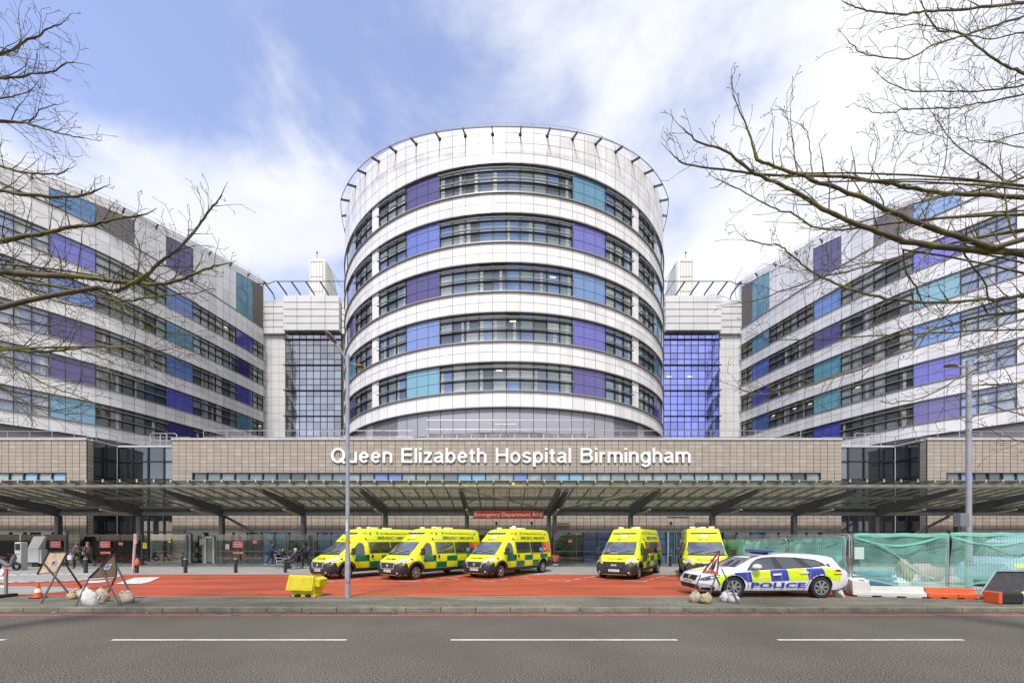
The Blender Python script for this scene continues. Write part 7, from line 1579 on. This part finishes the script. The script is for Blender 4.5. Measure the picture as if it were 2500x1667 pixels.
LB = [
 (5, TR([(-60, 150), (0, 130), (30, 122), (60, 100), (95, 88), (118, 68), (150, 58)], 8.2, 8.0), .024, .006),
 (5, TR([(40, 128), (52, 105), (47, 60), (45, 28)], 8.1, 8.0), .008, .003),
 (5, TR([(-60, 196), (0, 192), (50, 188), (80, 180), (130, 175), (160, 155), (180, 153)], 7.8, 7.6), .020, .005),
 (4, TR([(-60, 240), (0, 240), (45, 232), (75, 222)], 8.6, 8.5), .014, .005),
 (4, TR([(-60, 290), (0, 297), (60, 300), (110, 315), (160, 330), (205, 336)], 7.5, 7.3), .020, .005),
 (4, TR([(70, 300), (85, 285), (98, 268), (130, 256)], 7.5, 7.4), .010, .004),
 (3, TR([(-60, 398), (0, 405), (50, 420), (100, 425), (145, 423), (165, 414)], 8.6, 8.3), .022, .006),
 (3, TR([(-60, 455), (0, 465), (60, 475), (130, 480), (190, 478), (230, 468)], 7.4, 7.2), .030, .010),
 (3, TR([(-70, 610), (0, 590), (60, 577), (110, 570), (170, 555), (230, 548), (280, 535), (340, 528)], 7.0, 6.8), .034, .010),
 (2, TR([(-80, 655), (0, 661), (55, 669), (148, 674), (237, 680), (281, 687), (333, 691), (388, 693), (444, 682), (481, 665), (530, 648)], 6.6, 6.4), .052, .009),
 (2, TR([(237, 702), (281, 709), (314, 695), (359, 669), (396, 635), (437, 606), (477, 561), (510, 517), (530, 492)], 6.5, 6.3), .026, .008),
 (2, TR([(-70, 650), (0, 672), (55, 687), (111, 695), (185, 709), (240, 722), (296, 735), (351, 728), (407, 720), (470, 716)], 7.1, 6.9), .026, .007),
 (2, TR([(200, 712), (250, 725), (289, 738), (333, 769), (388, 802), (444, 816), (475, 818)], 6.9, 6.8), .018, .005),
 (2, TR([(-70, 640), (0, 655), (60, 700), (120, 728), (180, 745), (240, 752)], 7.6, 7.5), .018, .006),
 (2, TR([(-60, 760), (0, 787), (55, 791), (111, 793), (160, 796)], 7.8, 7.6), .015, .005),
 (2, TR([(-80, 835), (0, 846), (74, 858), (148, 855), (222, 846), (296, 846), (345, 851), (400, 856)], 6.9, 6.7), .024, .006),
 (2, TR([(180, 850), (240, 870), (277, 887), (310, 898)], 6.8, 6.7), .009, .004),
 (1, TR([(-80, 850), (0, 870), (55, 905), (129, 946), (185, 965), (225, 980)], 7.5, 7.3), .017, .005),
 (1, TR([(-80, 920), (0, 942), (55, 976), (104, 998), (160, 1010), (200, 1008)], 7.0, 6.9), .017, .005),
 (2, TR([(300, 848), (345, 862), (370, 883), (403, 903), (430, 903)], 6.7, 6.6), .010, .004),
 (3, TR([(318, 690), (335, 665), (340, 609), (325, 560), (332, 530)], 6.8, 6.7), .010, .004),
]
tree('bare branched mossy tree reaching in from the left edge', (-11.2, 6.2, .11), [(-11.2, 6.2, 0), (-11.1, 6.25, 2.2), (-11.3, 6.3, 4.2), (-11.1, 6.4, 6.2), (-11.3, 6.5, 8.2), (-11.1, 6.5, 10.0), (-11.3, 6.6, 11.6)], None, LB, 3, 9.5, .72)
RB = [
 (5, TR([(2570, 0), (2500, 7), (2368, 22), (2275, 28), (2200, 35), (2125, 28), (2088, 17), (2060, 8)], 7.6, 7.2), .026, .006),
 (5, TR([(2580, 240), (2500, 180), (2462, 165), (2413, 135), (2342, 82), (2293, 75), (2263, 37), (2250, 5)], 7.2, 7.0), .024, .006),
 (5, TR([(2570, 30), (2500, 41), (2424, 64), (2342, 90), (2275, 112), (2219, 144), (2144, 138), (2099, 127), (2070, 100)], 6.9, 6.7), .020, .005),
 (5, TR([(2570, 100), (2500, 80), (2420, 95), (2330, 78), (2240, 60), (2180, 70)], 7.9, 7.7), .014, .005),
 (4, TR([(2570, 205), (2500, 209), (2406, 221), (2305, 224), (2219, 221), (2181, 206), (2160, 198)], 7.4, 7.2), .017, .005),
 (4, TR([(2570, 215), (2500, 230), (2387, 254), (2312, 264), (2219, 266), (2181, 275), (2136, 275), (2115, 264)], 6.9, 6.7), .016, .004),
 (4, TR([(2400, 252), (2340, 285), (2290, 315), (2245, 330), (2210, 320)], 6.9, 6.7), .008, .003),
 (3, TR([(2580, 484), (2500, 481), (2368, 475), (2271, 466), (2181, 451), (2088, 434), (2013, 430), (1882, 428), (1770, 415), (1676, 400), (1645, 380)], 6.6, 6.1), .046, .007),
 (3, TR([(2580, 640), (2500, 619), (2368, 610), (2237, 595), (2162, 572), (2069, 539), (1994, 501), (1919, 456), (1844, 423), (1770, 367), (1706, 348), (1668, 312)], 5.9, 5.6), .060, .006),
 (3, TR([(2424, 606), (2312, 569), (2219, 535), (2121, 490), (2032, 456), (1949, 426), (1863, 397), (1844, 382), (1830, 329), (1807, 273), (1788, 230)], 5.8, 5.6), .046, .004),
 (3, TR([(2069, 560), (1994, 557), (1938, 524), (1882, 505), (1807, 464), (1750, 436)], 6.2, 6.0), .016, .005),
 (2, TR([(2580, 715), (2500, 722), (2406, 730), (2256, 739), (2144, 724), (2069, 703), (1994, 670), (1938, 628), (1901, 599), (1850, 592), (1820, 583)], 6.2, 5.9), .028, .005),
 (3, TR([(2300, 600), (2237, 618), (2160, 640), (2069, 662), (1994, 680), (1900, 715), (1840, 735), (1790, 742)], 6.7, 6.4), .020, .005),
 (3, TR([(2260, 610), (2181, 632), (2100, 645), (2020, 660), (1960, 660), (1900, 650)], 7.1, 6.9), .013, .004),
 (2, TR([(2580, 735), (2500, 759), (2387, 774), (2256, 815), (2219, 845), (2106, 898), (1994, 935), (1882, 961), (1830, 958), (1805, 948)], 6.4, 6.0), .030, .005),
 (2, TR([(2580, 800), (2500, 804), (2331, 810), (2237, 815), (2069, 823), (1994, 829), (1882, 830), (1850, 820)], 6.9, 6.6), .020, .005),
 (2, TR([(2580, 800), (2500, 838), (2406, 890), (2331, 931), (2256, 969), (2181, 984), (2150, 978)], 6.0, 5.8), .017, .005),
 (1, TR([(2580, 930), (2500, 935), (2440, 938), (2400, 937)], 6.2, 6.1), .016, .012),
 (1, TR([(2580, 1045), (2500, 1015), (2443, 997), (2400, 980)], 5.8, 5.7), .013, .005),
 (1, TR([(2580, 1085), (2500, 1079), (2440, 1060), (2395, 1036)], 6.4, 6.3), .010, .004),
 (4, TR([(2580, 335), (2500, 325), (2440, 342), (2390, 350), (2350, 333)], 8.1, 7.8), .014, .004),
 (4, TR([(2580, 350), (2500, 361), (2406, 344), (2350, 350), (2300, 372)], 8.4, 8.1), .012, .004),
 (4, TR([(2454, 445), (2406, 404), (2331, 352), (2293, 300), (2270, 270)], 7.6, 7.4), .013, .004),
 (3, TR([(2580, 420), (2500, 434), (2424, 456), (2256, 490), (2144, 531), (2050, 554), (1990, 562)], 7.3, 7.0), .026, .006),
 (3, TR([(2256, 540), (2275, 470), (2305, 411), (2316, 299), (2320, 250)], 6.4, 6.2), .010, .003),
 (3, TR([(2488, 590), (2462, 542), (2450, 441), (2440, 380)], 6.0, 5.9), .013, .005),
 (3, TR([(1945, 423), (1938, 367), (1932, 320), (1931, 264)], 5.7, 5.6), .010, .003),
 (3, TR([(1985, 445), (1980, 390), (1972, 325), (1948, 302)], 5.8, 5.7), .009, .003),
 (3, TR([(2125, 440), (2130, 405), (2140, 374), (2144, 330)], 6.3, 6.2), .009, .003),
 (3, TR([(2185, 452), (2183, 420), (2189, 393), (2215, 354)], 6.4, 6.3), .007, .003),
 (2, TR([(2205, 610), (2210, 660), (2235, 700), (2250, 738)], 5.9, 6.2), .012, .008),
 (2, TR([(2350, 612), (2375, 650), (2405, 690), (2412, 728)], 5.9, 6.2), .012, .008),
]
tree('bare branched mossy tree reaching in from the right edge with thick limbs', (10.9, 5.6, .11), [(10.9, 5.6, 0), (10.8, 5.6, 2.4), (11.0, 5.7, 4.4), (10.8, 5.7, 6.3), (11.0, 5.8, 8.3), (10.8, 5.9, 10.0), (11.0, 5.9, 11.4)], None, RB, 5, 8.0, .58)
# fallen leaves in the gutter
rnd = random.Random(2); mb = MB()
for k in range(420):
    x_ = rnd.uniform(-13, 15); y_ = 10.41-abs(rnd.gauss(0, .12)) if rnd.random() < .75 else rnd.uniform(10.7, 12.4); z_ = .012 if y_ < 10.5 else .122; a = rnd.uniform(0, 6.28); s_ = rnd.uniform(.012, .035)
    mb.add([(x_+s_*math.cos(a), y_+s_*math.sin(a), z_), (x_-s_*.5*math.sin(a), y_+s_*.5*math.cos(a), z_+.008), (x_-s_*math.cos(a), y_-s_*math.sin(a), z_), (x_+s_*.5*math.sin(a), y_-s_*.5*math.cos(a), z_+.004)], ((0, 1, 2, 3),), rnd.randrange(2))
o = mb.build('leaf_litter', [mat('dry leaf', (.30, .20, .06), .8), mat('pale litter', (.42, .40, .34), .8)], fix=False); tag(o, 'scattered dry leaves and grit in the gutter and on the pavement', 'leaf litter', kind='stuff')
